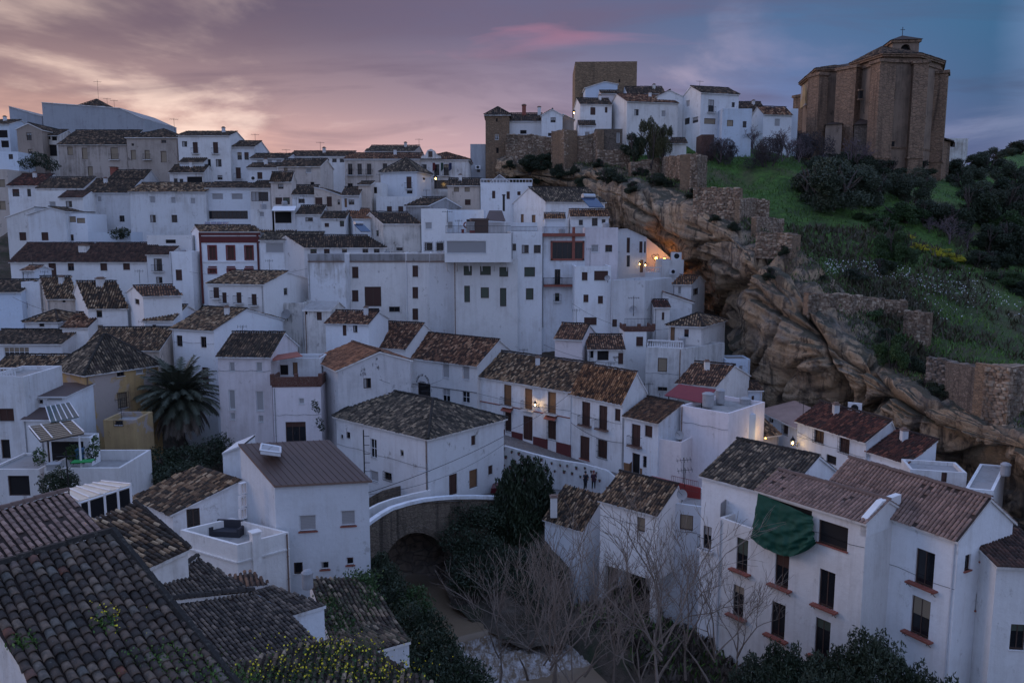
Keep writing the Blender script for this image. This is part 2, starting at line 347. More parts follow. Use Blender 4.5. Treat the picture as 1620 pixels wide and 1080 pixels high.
# ================================================================== roof tiles
def tile_sheet(parent, E0, E1, up, poly, mat, pw=0.25, tl=0.42, nseg=3, jit=1.0, hgt=0.42, name='roof_tiles', thin=None, keep=0.985, wid=0.34):
    E0, E1, up = Vector(E0), Vector(E1), Vector(up).normalized()
    eu = (E1-E0).normalized(); up = (up-eu*up.dot(eu)).normalized(); nr = eu.cross(up)
    if nr.z < 0: nr = -nr
    pts = [((Vector(p)-E0).dot(eu), (Vector(p)-E0).dot(up)) for p in poly]
    us = [p[0] for p in pts]; vs = [p[1] for p in pts]
    cu = np.arange(min(us)+pw*0.5, max(us), pw); cvv = np.arange(min(vs)+tl*0.35, max(vs), tl)
    U, V = np.meshgrid(cu, cvv); U = U.ravel(); V = V.ravel()
    ins = np.ones(len(U), bool); n = len(pts)
    area = sum(pts[i][0]*pts[(i+1) % n][1]-pts[(i+1) % n][0]*pts[i][1] for i in range(n)); sg = 1 if area > 0 else -1
    for i in range(n):
        a, b = pts[i], pts[(i+1) % n]
        ins &= sg*((b[0]-a[0])*(V-a[1])-(b[1]-a[1])*(U-a[0])) > -0.02
    if keep < 1: ins &= RNG.random(len(U)) < keep
    U = U[ins]; V = V[ins]; N = len(U)
    if N == 0: return None
    ang = np.linspace(0, math.pi, nseg+1); r = pw*wid
    cx = -np.cos(ang)*r; ch = np.sin(ang)*r*hgt/0.38
    U = U+RNG.normal(0, 0.012*jit, N); V = V+RNG.normal(0, 0.03*jit, N)
    rot = RNG.normal(0, 0.035*jit, N); lift = np.abs(RNG.normal(0, 0.012*jit, N))
    k = nseg+1
    x = np.empty((N, 2*k)); y = np.empty((N, 2*k)); z = np.empty((N, 2*k))
    x[:, :k] = cx*1.04; x[:, k:] = cx*0.84
    y[:, :k] = -tl*0.55; y[:, k:] = tl*0.55
    z[:, :k] = ch*1.04+0.035; z[:, k:] = ch*0.84
    z += lift[:, None]+(0.03*(1+np.sin(U*1.1+V*.4+E0.x)*np.cos(V*1.3-U*.5)))[:, None]+RNG.normal(0, 0.004*jit, N)[:, None]
    gx = U[:, None]+x*np.cos(rot)[:, None]-y*np.sin(rot)[:, None]; gy = V[:, None]+x*np.sin(rot)[:, None]+y*np.cos(rot)[:, None]
    co = (np.array(E0)[None, None]+gx[..., None]*np.array(eu)+gy[..., None]*np.array(up)+z[..., None]*np.array(nr)).reshape(-1, 3)
    fl = [[i, i+1, k+i+1, k+i] for i in range(nseg)]
    if nseg == 3: fl.append([0, 3, 2, 1])
    elif nseg == 5: fl += [[0, 5, 4, 1], [1, 4, 3, 2]]
    else: fl += [[0, 4, 3, 1], [1, 3, 2, 2]] if False else [[0, 4, 3, 1]]
    f = (np.array(fl)[None]+(np.arange(N)*2*k)[:, None, None]).reshape(-1, 4)
    rv = RNG.random((N, 2)); uv = np.repeat(rv, len(fl)*4, axis=0)
    o = np_mesh(name, co, f, mat, parent, uv=uv); o['kind'] = 'stuff'; return o
def slab_poly(mb, pts, th=0.12, m0=0, m1=1):
    dn = Vector((0, 0, -th)); n = len(pts); pts = [Vector(p) for p in pts]
    nrm = (pts[1]-pts[0]).cross(pts[2]-pts[0])
    if nrm.z < 0: pts = pts[::-1]
    mb.poly(pts, m0); mb.poly([p+dn for p in pts[::-1]], m1)
    for i in range(n):
        a, b = pts[i], pts[(i+1) % n]; mb.poly([a, a+dn, b+dn, b], m1)
def ridge_row(mb, a, b, r=0.15, mi=0):
    a, b = Vector(a), Vector(b); d = b-a; n = max(1, int(d.length/0.42)); s = d.normalized(); side = s.cross(Vector((0, 0, 1)))
    if side.length < 1e-3: return
    side.normalize(); u = side.cross(s)
    for i in range(n):
        p = a+d*(i/n); q = a+d*((i+1.12)/n); j = random.uniform(-.02, .02)
        for k in range(3):
            t0, t1 = math.pi*k/3, math.pi*(k+1)/3
            P4 = [p+side*(math.cos(t)*r*rr)+u*(math.sin(t)*r*rr+j+0.03) for p, rr, t in ((p, 1.1, t0), (q, 0.9, t0), (q, 0.9, t1), (p, 1.1, t1))]
            mb.poly(P4, mi)
# ================================================================== walls with openings
def wall_face(mb, O, ex, w, prof, holes, inward, dep=0.2, mi=0, split=None):
    """prof: [(s,t)...] top line from s=0 to s=w"""
    xs = sorted(set([0.0, w]+[p[0] for p in prof]+[h[0] for h in holes]+[h[1] for h in holes]))
    xs = [x for i, x in enumerate(xs) if i == 0 or x-xs[i-1] > 1e-4]
    tmax = max(p[1] for p in prof)
    ts = sorted(set([0.0, tmax]+[h[2] for h in holes]+[h[3] for h in holes]+([split] if split else [])))
    ts = [x for i, x in enumerate(ts) if i == 0 or x-ts[i-1] > 1e-4]
    Z = Vector((0, 0, 1))
    def top(s):
        for (a, b), (c, d) in zip(prof, prof[1:]):
            if a-1e-6 <= s <= c+1e-6: return b if c-a < 1e-6 else b+(d-b)*(s-a)/(c-a)
        return prof[-1][1]
    flip = ex.cross(Z).dot(inward) > 0
    for i in range(len(xs)-1):
        s0, s1 = xs[i], xs[i+1]
        e = 1e-5
        ta, tb = top(s0+e), top(s1-e)
        for j in range(len(ts)-1):
            t0, t1 = ts[j], ts[j+1]
            cs, ct = (s0+s1)/2, (t0+t1)/2
            if any(h[0] < cs < h[1] and h[2] < ct < h[3] for h in holes): continue
            if t0 >= max(ta, tb)-1e-6: continue
            poly = []
            q = [(s0, t0), (s1, t0), (s1, t1), (s0, t1)]
            def inside(p): return p[1] <= ta+(tb-ta)*(p[0]-s0)/(s1-s0)+1e-7
            for a, b in zip(q, q[1:]+q[:1]):
                ia, ib = inside(a), inside(b)
                if ia: poly.append(a)
                if ia != ib:
                    fa = a[1]-(ta+(tb-ta)*(a[0]-s0)/(s1-s0)); fb = b[1]-(ta+(tb-ta)*(b[0]-s0)/(s1-s0)); k = fa/(fa-fb)
                    poly.append((a[0]+(b[0]-a[0])*k, a[1]+(b[1]-a[1])*k))
            if len(poly) < 3: continue
            pp = [O+ex*s+Z*t for s, t in poly]
            mb.poly(pp[::-1] if flip else pp, mi if not (split and ct < split) else 1)
    for h in holes:
        c = [O+ex*h[0]+Z*h[2], O+ex*h[1]+Z*h[2], O+ex*h[1]+Z*h[3], O+ex*h[0]+Z*h[3]]
        for a, b in zip(c, c[1:]+c[:1]):
            q = [a, b, b+inward*dep, a+inward*dep]; mb.poly(q[::-1] if not flip else q, mi)
# ================================================================== windows
KIND = {'w': ('window', 'glass', 'pane'), 's': ('window', 'shut', 'blind'), 'b': ('window', 'brown', 'shutter'), 'g': ('window', 'green', 'blind'),
        't': ('window', 'tan', 'blind'), 'd': ('door', 'brown', 'leaf'), 'D': ('door', 'wood', 'leaf'), 'o': ('opening', 'dark', 'backing'), 'G': ('door', 'glass', 'pane')}
def make_window(root, O, ex, out, h, code, far):
    s0, s1, t0, t1 = h; k = KIND[code[0]]; fl = code[1:]; Z = Vector((0, 0, 1)); inn = -out
    W, Hh = s1-s0, t1-t0
    fm = M['rframe'] if 'f' in fl else M['wframe'] if ('W' in fl or code[0] == 's') else M['frame']
    b = MB(); fw = min(0.07, W*0.12); o = O+ex*s0+Z*t0+inn*0.17
    for a, c in (((0, 0, 0), (fw, 0.07, Hh)), ((W-fw, 0, 0), (W, 0.07, Hh)), ((fw, 0.0, 0), (W-fw, 0.07, fw)), ((fw, 0.0, Hh-fw), (W-fw, 0.07, Hh))):
        b.box(o, ex, out, Z, a, c)
    if code[0] in 'wG' and W > 0.7:
        n = 1 if W < 1.6 else int(W/0.7)
        for i in range(1, n+1):
            x = W*i/(n+1); b.box(o, ex, out, Z, (x-0.03, 0, fw), (x+0.03, 0.065, Hh-fw))
        if 'W' in fl: b.box(o, ex, out, Z, (fw, 0, Hh*0.5-0.025), (W-fw, 0.06, Hh*0.5+0.025))
    if code[0] in 'bd' and W > 0.6: b.box(o, ex, out, Z, (W/2-0.03, 0, fw), (W/2+0.03, 0.06, Hh-fw))
    if 'f' in fl:
        for a, c in (((-0.18, 0.17, -0.12), (0.0, 0.23, Hh+0.18)), ((W, 0.17, -0.12), (W+0.18, 0.23, Hh+0.18)), ((0, 0.17, Hh), (W, 0.23, Hh+0.18)), ((0, 0.17, -0.12), (W, 0.23, 0))):
            b.box(o, ex, out, Z, a, c)
    win = b.build(k[0], fm, root)
    p = MB()
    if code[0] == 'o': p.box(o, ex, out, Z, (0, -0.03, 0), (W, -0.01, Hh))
    else: p.box(o, ex, out, Z, (fw*0.5, -0.02, fw*0.5), (W-fw*0.5, 0.03, Hh-fw*0.5))
    if code[0] == 's' and 'H' in fl:
        pass
    p.build(k[2], M[k[1]], win)
    if code[0] in 'wG' and Hh > 0.5:
        rr = random.random()
        if rr < 0.35: f_ = random.uniform(.25, .6); q = MB(); q.box(o, ex, out, Z, (fw, 0.035, Hh*(1-f_)), (W-fw, 0.05, Hh-fw)); q.build('roller_blind', M[random.choice(['shut', 'tan', 'green', 'brown'])], win)
        elif rr < 0.6: q = MB(); q.box(o, ex, out, Z, (fw, -0.01, fw), (W*random.uniform(.25, .5), 0.033, Hh-fw)); q.build('curtain', M['shut'], win)
    if 'S' in fl:
        q = MB(); q.box(O+ex*s0+Z*t0, ex, out, Z, (-0.08, -0.15, -0.09), (W+0.08, 0.10, 0.0)); q.build('sill', M['terra'], win)
    elif code[0] in 'wsbgt' and not far and 'B' not in fl:
        q = MB(); q.box(O+ex*s0+Z*t0, ex, out, Z, (-0.05, -0.12, -0.06), (W+0.05, 0.06, 0.0)); q.build('sill', M['wframe'] if code[0] == 's' else M['white2'], win)
    if 'I' in fl:
        g = MB(); o2 = O+ex*s0+Z*t0+out*0.14; m = 0.08
        nb = max(3, int(W/0.16))
        for i in range(nb+1):
            x = -m+(W+2*m)*i/nb; g.bar(o2+ex*x-Z*m, o2+ex*x+Z*(Hh+m), 0.014)
        for zz in (-m, Hh*0.33, Hh*0.66, Hh+m): g.bar(o2+ex*(-m)+Z*zz, o2+ex*(W+m)+Z*zz, 0.016)
        for x in (-m, W+m):
            for zz in (-m, Hh+m): g.bar(o2+ex*x+Z*zz, o2+ex*x+Z*zz-out*0.14, 0.016)
        g.build('grille', M['iron'], win)
    if 'T' in fl:      # red tiled shelf on iron brackets
        q = MB(); q.box(O+ex*s0+Z*t0, ex, out, Z, (-0.35, 0.0, -0.10), (W+0.35, 0.45, -0.02)); sh = q.build('tiled_shelf', M['terra'], root)
        nt = int((W+0.7)/0.16); q = MB()
        for i in range(nt):
            x = -0.35+(W+0.7)*i/nt; q.box(O+ex*s0+Z*t0, ex, out, Z, (x+0.008, 0.02, -0.02), (x+(W+0.7)/nt-0.008, 0.47, 0.005+0.008*(i % 2)))
        q.build('shelf_tiles', M['terra'], sh)
        q = MB()
        for x in (-0.2, W+0.2):
            a = O+ex*(s0+x)+Z*(t0-0.1); q.bar(a+out*0.4, a+out*0.02-Z*0.32, 0.02); q.bar(a+out*0.40-Z*0.0, a+out*0.44-Z*0.10, 0.025)
        q.build('bracket', M['iron'], sh)
    if 'B' in fl:
        q = MB(); dp = 0.42; o2 = O+ex*s0+Z*t0
        q.box(o2, ex, out, Z, (-0.25, 0.0, -0.12), (W+0.25, dp+0.05, -0.01)); bal = q.build('balcony', M['trim'] if 'S' in fl else M['white2'], root)
        g = MB(); H2 = 0.92; x0, x1 = -0.22, W+0.22
        for zz in (0.08, H2): 
            g.bar(o2+ex*x0+out*dp+Z*zz, o2+ex*x1+out*dp+Z*zz, 0.018)
            for x in (x0, x1): g.bar(o2+ex*x+Z*zz, o2+ex*x+out*dp+Z*zz, 0.018)
        n = max(4, int((x1-x0)/(0.13 if not far else 0.2)))
        for i in range(n+1):
            x = x0+(x1-x0)*i/n; g.bar(o2+ex*x+out*dp-Z*0.02, o2+ex*x+out*dp+Z*H2, 0.011)
        g.build('railing', M['iron'], bal)
    return win
# ================================================================== houses
GP = []      # ground points gathered from the houses
HS = {}
def solve_x(p0, dv, x, lo=0.3, hi=60.0):
    f = lambda s: proj(p0+dv*s)[0]-x
    a, b = lo, hi
    if f(a)*f(b) > 0: return None
    for _ in range(50):
        m = (a+b)/2
        if f(a)*f(m) <= 0: b = m
        else: a = m
    return (a+b)/2
def house(label, A, B, d, base, roof='gable', ry=None, rise=None, yaw=None, L=8.0, Lx=None, Rx=None, wall='white', tile='old', wins=(),
          name='white_house', cat='house', prof=None, rf=0.5, pp=0.8, chim=(), hi=None, oh=0.28, og=0.12, dado=None, side=None, edge=None, key=None, foot=4.0, cornice=False, pw=None):
    pA = P(A[0], A[1], d); far = d > 118
    if yaw is None:
        if isinstance(B, tuple):
            r = ray(B[0], B[1]); pB = r*(pA.z/r.z); v = pB-pA; v.z = 0; e = v.normalized(); w = v.length
        else: yaw = 0
    if yaw is not None:
        a = math.radians(yaw); e = Vector((math.cos(a), math.sin(a), 0))
        bx = B[0] if isinstance(B, tuple) else B
        w = solve_x(pA, e, bx)
        if w is None: print('WIDTH?', label); w = 6
    n = Vector((-e.y, e.x, 0)); Z = Vector((0, 0, 1)); out = -n
    def skewed(p0, x, Ld):
        best = None
        for k in range(-75, 76):
            a = math.radians(k); v = Vector((n0.x*math.cos(a)-n0.y*math.sin(a), n0.x*math.sin(a)+n0.y*math.cos(a), 0))
            er = abs(proj(p0+v*Ld)[0]-x)
            if best is None or er < best[0]: best = (er, v)
        return best[1]
    n0 = n
    zb = zat(base, d)-foot
    if Lx is not None:
        q = solve_x(pA, n, Lx)
        if q is None or q > 1.5*L: n = skewed(pA, Lx, L)
        else: L = q
    if Rx is not None:
        q = solve_x(pA+e*w, n, Rx)
        if q is None or q > 1.5*L: n = skewed(pA+e*w, Rx, L)
        else: L = q
    sr = Vector((n.y, -n.x, 0))
    root = thing(name, label, cat, (pA+e*w/2+n*L/2).to_tuple()[:2]+(zb,))
    GP.append((pA.x+e.x*w/2, pA.y+e.y*w/2, zb+foot)); GP.append((pA.x+e.x*w/2+n.x*L, pA.y+e.y*w/2+n.y*L, zb+foot))
    O = Vector((pA.x, pA.y, zb)); h = pA.z-zb
    if ry is not None:
        yy = pA.y+n.y*L*rf; rise = zat(ry, yy)-pA.z
        if rise < 0.15: print('RISE', round(rise, 2), label); rise = 0.4
    if rise is None: rise = 0.0
    if roof in ('flat',): rise = 0
    if prof is not None:
        tp = []
        for (x, y) in prof:
            q = hit(x, y, pA, n0); tp.append(((q-O).dot(e), q.z-zb))
        tp[0] = (0.0, tp[0][1]); w = tp[-1][0]; topF = tp; topS = {'L': [(0, tp[0][1]), (L, tp[0][1])], 'R': [(0, tp[-1][1]), (L, tp[-1][1])]}
    elif roof == 'gable':
        topF = [(0, h), (w, h)]; sp = [(0, h), (L*rf, h+rise)]+([(L, h)] if rf < 0.97 else []); 
        if rf >= 0.97: sp[-1] = (L, h+rise)
        topS = {'L': sp, 'R': sp}
    else:
        topF = [(0, h), (w, h)]; topS = {'L': [(0, h), (L, h)], 'R': [(0, h), (L, h)]}
    # openings
    fr = {'F': (O, e, out, w), 'R': (O+e*w, n, sr, L), 'L': (O, n, -sr, L)}
    holes = {'F': [], 'R': [], 'L': []}; todo = []
    for q in wins:
        cx, cy, ww, hh, code = q[:5]; f = q[5] if len(q) > 5 else 'F'
        o_, ex, ou, wl = fr[f]
        try:
            a = hit(cx-ww/2, cy, o_, ou); b = hit(cx+ww/2, cy, o_, ou); c = hit(cx, cy-hh/2, o_, ou); g = hit(cx, cy+hh/2, o_, ou)
            s0, s1 = sorted(((a-o_).dot(ex), (b-o_).dot(ex))); t0, t1 = sorted((c.z-zb, g.z-zb))
        except Exception: print('WIN?', label, q); continue
        if s0 < 0.1: s0 = 0.1
        if s1 > wl-0.1: s1 = wl-0.1
        if f == 'F' and prof is None: t1 = min(t1, h-0.08)
        if s1-s0 < 0.25 or t1-t0 < 0.25:
            if s1-s0 < 0.12 or t1-t0 < 0.12: print('OUT', label, q); continue
        hb = (s0, s1, t0, t1)
        if any(not (hb[1] < k[0] or hb[0] > k[1] or hb[3] < k[2] or hb[2] > k[3]) for k in holes[f]): print('OVERLAP', label, q); continue
        holes[f].append(hb); todo.append((f, hb, code))
    mb = MB()
    wall_face(mb, O, e, w, topF, holes['F'], n0, split=(zat(dado, d)-zb) if dado else None)
    wall_face(mb, O+e*w, n, L, topS['R'], holes['R'], -sr)
    wall_face(mb, O, n, L, topS['L'], holes['L'], sr)
    wall_face(mb, O+n*L, e, w, topF if not (roof == 'gable' and rf >= 0.97 and prof is None) else [(0, h+rise), (w, h+rise)], [], -n)
    if roof == 'flat' and prof is None:
        tk = 0.22; i = [O+e*tk+n*tk+Z*h, O+e*(w-tk)+n*tk+Z*h, O+e*(w-tk)+n*(L-tk)+Z*h, O+e*tk+n*(L-tk)+Z*h]
        o4 = [O+Z*h, O+e*w+Z*h, O+e*w+n*L+Z*h, O+n*L+Z*h]; dn = Z*pp
        for a in range(4):
            b = (a+1) % 4; mb.poly([o4[a], o4[b], i[b], i[a]]); mb.poly([i[a], i[b], i[b]-dn, i[a]-dn])
    wm = mb.build('wall', [M[wall], M[side or 'red']], root)
    RE = M[edge] if edge else EDGE
    TM = T.get(tile); pwid = pw or (0.36 if d > 125 else 0.29 if d > 90 else 0.25); tl = 0.46 if d > 110 else 0.37
    ns = 3
    planes = []
    if prof is not None:
        for (s0, t0), (s1, t1) in zip(topF, topF[1:]):
            fo = 0.15; a = O+e*s0+Z*t0-n*fo; b = O+e*s1+Z*t1-n*fo; bk = n*(L+2*fo)
            if abs(t1-t0) < 0.05*(s1-s0) or tile is None or tile[0] == '=': planes.append(([a, b, b+bk, a+bk], None, None)); continue
            sd = (b-a).normalized()
            if t1 > t0:
                if s0 < 0.01: a = a-sd*0.25
                planes.append(([a, b, b+bk, a+bk], (a+bk, a), sd))
            else:
                if s1 > w-0.01: b = b+sd*0.25
                planes.append(([a, b, b+bk, a+bk], (b, b+bk), -sd))
        ridges = [(O+e*topF[i][0]+Z*(topF[i][1]+0.05)-n*0.15, O+e*topF[i][0]+Z*(topF[i][1]+0.05)+n*(L+0.15)) for i in range(1, len(topF)-1) if topF[i][1] > topF[i-1][1] and topF[i][1] > topF[i+1][1]]
    elif roof == 'gable':
        sl = rise/(L*rf); E0 = O+Z*h-e*og-n*oh-Z*oh*sl; E1 = E0+e*(w+2*og); R0 = O+Z*(h+rise)-e*og+n*L*rf; R1 = R0+e*(w+2*og)
        planes.append(([E0, E1, R1, R0], (E0, E1), R0-E0)); ridges = [(R0+Z*0.06, R1+Z*0.06)]
        if rf < 0.97:
            s2 = rise/(L*(1-rf)); K0 = O+Z*h-e*og+n*(L+oh)-Z*oh*s2; K1 = K0+e*(w+2*og)
            planes.append(([K1, K0, R0, R1], (K1, K0), R0-K0))
    elif roof == 'hip':
        hh = hi if hi is not None else min(L/2, w/2); hl, hr = hh if isinstance(hh, tuple) else (min(hh, w/2), min(hh, w/2))
        sl = rise/max(L/2, 0.1)
        c = [O-e*oh-n*oh, O+e*(w+oh)-n*oh, O+e*(w+oh)+n*(L+oh), O-e*oh+n*(L+oh)]; c = [x+Z*(h-oh*sl) for x in c]
        R0 = O+e*hl+n*L/2+Z*(h+rise); R1 = O+e*(w-hr)+n*L/2+Z*(h+rise)
        if (R1-R0).length < 0.1:
            R0 = R1 = (R0+R1)/2
            fs = [[c[0], c[1], R0], [c[1], c[2], R0], [c[2], c[3], R0], [c[3], c[0], R0]]
        else: fs = [[c[0], c[1], R1, R0], [c[1], c[2], R1], [c[2], c[3], R0, R1], [c[3], c[0], R0]]
        for f in fs:
            eu = (f[1]-f[0]).normalized(); mid = f[-1]; up = (mid-f[0]); up = up-eu*up.dot(eu); planes.append((f, (f[0], f[1]), up))
        ridges = [(c[0], R0), (c[1], R1), (c[2], R1), (c[3], R0)]+([(R0, R1)] if (R1-R0).length > 0.2 else [])
        ridges = [(a+Z*0.06, b+Z*0.06) for a, b in ridges]
    else:
        i = [O+e*0.2+n*0.2, O+e*(w-0.2)+n*0.2, O+e*(w-0.2)+n*(L-0.2), O+e*0.2+n*(L-0.2)]
        planes.append(([x+Z*(h-pp) for x in i], None, None)); ridges = []
    rb = MB()
    flatroof = planes[0][1] is None and len(planes) == 1 and prof is None
    for pl, ev, up in planes: slab_poly(rb, [p+Z*0.02 for p in pl], 0.14)
    if tile == 'metal':
        pl, ev, up = planes[0]; eu = (ev[1]-ev[0]).normalized(); ln = (ev[1]-ev[0]).length; u2 = up.normalized(); ul = up.length
        nn = eu.cross(u2); nn = nn if nn.z > 0 else -nn
        for k in range(int(ln/0.45)+1): rb.box(ev[0]+eu*min(k*0.45, ln-0.06)+nn*0.02, eu, u2, nn, (0, 0, 0), (0.05, ul, 0.05), 0)
    ro = rb.build('roof', [M['metal'] if tile == 'metal' else (M[tile[1:]] if tile and tile[0] == '=' else SLAB if not flatroof and tile else M['grey'] if flatroof else M['white2']), RE], root)
    if TM is not None:
        vis = 0
        for pl, ev, up in planes:
            if ev is None: continue
            nr = (ev[1]-ev[0]).cross(up); nr = nr if nr.z > 0 else -nr
            c = sum(pl, Vector())/len(pl)
            if nr.normalized().dot(-c.normalized()) < -0.12 and d > 60: continue
            tile_sheet(ro, ev[0], ev[1], up, [p+Z*0.03 for p in pl], TM, pwid, tl, ns, jit=1.0 if tile not in ('mauve', 'orange', 'brown') else 0.25, hgt=0.42 if tile not in ('mauve', 'orange') else 0.3, wid=0.34 if tile not in ('mauve', 'orange', 'brown') else 0.42)
        if ridges:
            rr = MB()
            for a, b in ridges: ridge_row(rr, a, b)
            q = rr.build('ridge_caps', TM, ro); q['kind'] = 'stuff'
    if cornice:
        cb = MB(); cb.box(O+Z*(h-0.35), e, out, Z, (-0.04, -0.02, 0), (w+0.04, 0.10, 0.16)); cb.build('cornice', M['white2'], root)
    if d < 112 and random.random() < 0.5 and prof is None and name != 'castle_keep':
        sp_ = random.choice([0.18, w-0.18]); q = MB(); a_ = O+e*sp_+out*0.07+Z*(h-0.1); q.bar(a_, a_-Z*(min(h, 12)-0.2), 0.05, 6)
        for k_ in range(1, 5): q.bar(a_-Z*k_*1.6-e*.08, a_-Z*k_*1.6+e*.08, .03)
        q.build('drainpipe', M[random.choice(['tank', 'trim', 'shutp'])], root)
    if d < 90 and w > 4 and random.random() < 0.6 and prof is None:
        q = MB(); t_ = h*random.uniform(.55, .8) if h < 8 else h-random.uniform(1.5, 3.4); p0 = O+out*0.05+Z*t_
        for k_ in range(8):
            s0_, s1_ = w*k_/8, w*(k_+1)/8; q.bar(p0+e*s0_-Z*.06*math.sin(k_*2.1), p0+e*s1_-Z*.06*math.sin((k_+1)*2.1), 0.015, 3)
        q.build('wall_cable', M['iron'], root)
    for f, hb, code in todo:
        o_, ex, ou, wl = fr[f]; make_window(root, o_, ex, ou, hb, code, far)
    if not chim and d > 60 and roof == 'gable' and prof is None and TM is not None and random.random() < 0.38 and w > 3.5:
        s_ = random.uniform(.2, .8)*w; p_ = O+e*s_+n*L*rf*.7+Z*(h+rise*.6); q = MB(); q.wbox((p_.x-.25, p_.y-.25, p_.z-.3), (p_.x+.25, p_.y+.25, p_.z+1.0)); ch = q.build('chimney', M['white2'], ro)
        q = MB(); q.wbox((p_.x-.32, p_.y-.32, p_.z+1.0), (p_.x+.32, p_.y+.32, p_.z+1.08)); q.wbox((p_.x-.18, p_.y-.18, p_.z+1.08), (p_.x+.18, p_.y+.18, p_.z+1.22)); q.build('chimney_cap', M['trim'], ch)
    if 70 < d < 140 and prof is None and random.random() < 0.3:
        s_ = random.uniform(.1, .9)*w; p_ = O+e*s_+n*L*.4+Z*(h+rise*.7-.3); q = MB(); hh_ = random.uniform(1.6, 2.6); q.bar(p_, p_+Z*hh_, .025, 4); t_ = p_+Z*hh_*.93; q.bar(t_-Vector((.5, .1, 0)), t_+Vector((.5, .1, 0)), .02, 3)
        for k_ in range(4): c_ = t_+Vector((-.45+.28*k_, -.09+.05*k_, 0)); q.bar(c_-Z*.18, c_+Z*.18, .015, 3)
        q.build('aerial', M['iron'], ro)
    if roof == 'flat' and 85 < d < 135 and w > 3 and random.random() < 0.35:
        p_ = O+e*w*random.uniform(.25, .75)+n*L*.35+Z*(h-pp+.02); q = MB(); q.lathe(p_, [(.4, 0), (.45, .1), (.45, 1.0), (.3, 1.15)], 10); q.build('roof_tank', M['tank'], ro)
    for c in chim:
        x, yb, cw, chh = c[:4]; bk = c[4] if len(c) > 4 else L*0.4; mt = c[5] if len(c) > 5 else 'white2'
        dd = pA.y+n.y*bk; b0 = P(x, yb, dd); sw = cw/FPX*dd; sh = chh/FPX*dd
        q = MB(); q.wbox((b0.x-sw/2, b0.y-sw/2, b0.z-0.8), (b0.x+sw/2, b0.y+sw/2, b0.z+sh*0.86)); ch = q.build('chimney', M[mt], ro)
        q = MB(); q.wbox((b0.x-sw*0.62, b0.y-sw*0.62, b0.z+sh*0.86), (b0.x+sw*0.62, b0.y+sw*0.62, b0.z+sh*0.93)); q.wbox((b0.x-sw*0.4, b0.y-sw*0.4, b0.z+sh*0.93), (b0.x+sw*0.4, b0.y+sw*0.4, b0.z+sh)); q.build('chimney_cap', M['trim'], ch)
    H = dict(root=root, O=O, e=e, n=n, out=out, w=w, h=h, L=L, zb=zb, d=d, roofo=ro, pA=pA, wall=wm, Z=Z)
    if key: HS[key] = H
    return H
# ================================================================== the town, far rows first
h = house
# ---- crest on the left
h('huge windowless grey-white building crowning the left hill', (66, 162), 228, 168, 215, prof=[(66, 162), (190, 171), (228, 188)], yaw=-3, L=14, wall='grey_blue', tile='=grey', foot=6)
h('windowless grey wing with slanting top left of the huge crest building', (14, 168), 66, 170, 215, prof=[(14, 168), (66, 184)], L=12, wall='grey_blue', tile='=grey')
h('tiny lantern house with dark tiled roof poking above the crest building', (125, 167), 163, 175, 176, 'hip', ry=158, L=5, tile='dark', wall='white2', foot=2)
h('narrow house with dark openings at the left frame edge below the crest', (-25, 196), 14, 158, 245, rise=1.2, L=8, wall='blue', tile='dark', wins=[(5, 212, 14, 12, 'o'), (8, 228, 12, 11, 'o'), (4, 245, 12, 8, 'w')])
h('grey-brown stone house with pointed gable left of the long beige house', (26, 204), 66, 151, 262, prof=[(26, 204), (45, 195), (66, 205)], L=10, wall='stonew', tile='dark', wins=[(46, 216, 8, 12, 'w'), (48, 241, 7, 10, 'w')], cat='house', name='stone_house')
h('low dark outbuilding with shadowed openings between stone house and long beige house', (66, 214), 92, 153, 262, ry=206, L=7, wall='dirty', tile='dark', wins=[(74, 217, 11, 7, 'o'), (86, 219, 8, 7, 'o'), (80, 238, 20, 18, 'o')])
h('long flaking beige house with dark roof, shuttered windows and a mossy balcony', (92, 228), 200, 147, 288, ry=207, L=13, wall='beige', tile='dark', name='beige_house', wins=[(111, 239, 9, 13, 't'), (134, 243, 9, 18, 't'), (181, 243, 12, 19, 'tB'), (143, 271, 8, 15, 't')])
h('hip-roofed beige block with five shuttered windows right of the long beige house', (200, 217), 279, 146, 292, 'hip', ry=205, Rx=None, L=11, wall='beige', tile='dark', name='beige_house', wins=[(211, 245, 8, 15, 't'), (233, 245, 8, 15, 'tB'), (259, 248, 9, 18, 't'), (259, 224, 8, 5, 'w'), (232, 274, 8, 13, 't'), (210, 229, 4, 4, 'w')])
h('white house with two balcony doors right of the hip-roofed beige block', (281, 214), 363, 144, 290, ry=209, L=8, tile='dark', wins=[(292, 228, 8, 9, 'w'), (309, 234, 8, 18, 'dB'), (341, 234, 8, 18, 'dB'), (329, 258, 9, 12, 'w'), (346, 258, 9, 12, 'w'), (332, 281, 8, 7, 'w'), (348, 281, 8, 7, 'w')])
h('white skyline house with a plain gable end and television aerial on its roof', (363, 232), 402, 145, 285, ry=224, Rx=425, L=9, tile='dark', wins=[(379, 247, 7, 12, 'w'), (390, 247, 7, 12, 'w'), (377, 274, 8, 18, 'dB')])
h('small white cube house with blue window at the left edge under the stone house', (-20, 240), 28, 146, 275, 'flat', L=8, wall='blue', wins=[(17, 248, 7, 8, 'w')])
h('pair of beige shuttered balconies at the extreme left edge', (-25, 268), 11, 138, 430, 'flat', L=8, wall='cream', wins=[(3, 290, 10, 12, 't'), (4, 325, 10, 14, 't')])
h('white house with a dark red-brown terrace storey near the left edge', (12, 293), 62, 136, 330, ry=276, L=9, tile='red', wins=[(25, 305, 11, 12, 'w'), (46, 305, 6, 12, 'w')], dado=None)
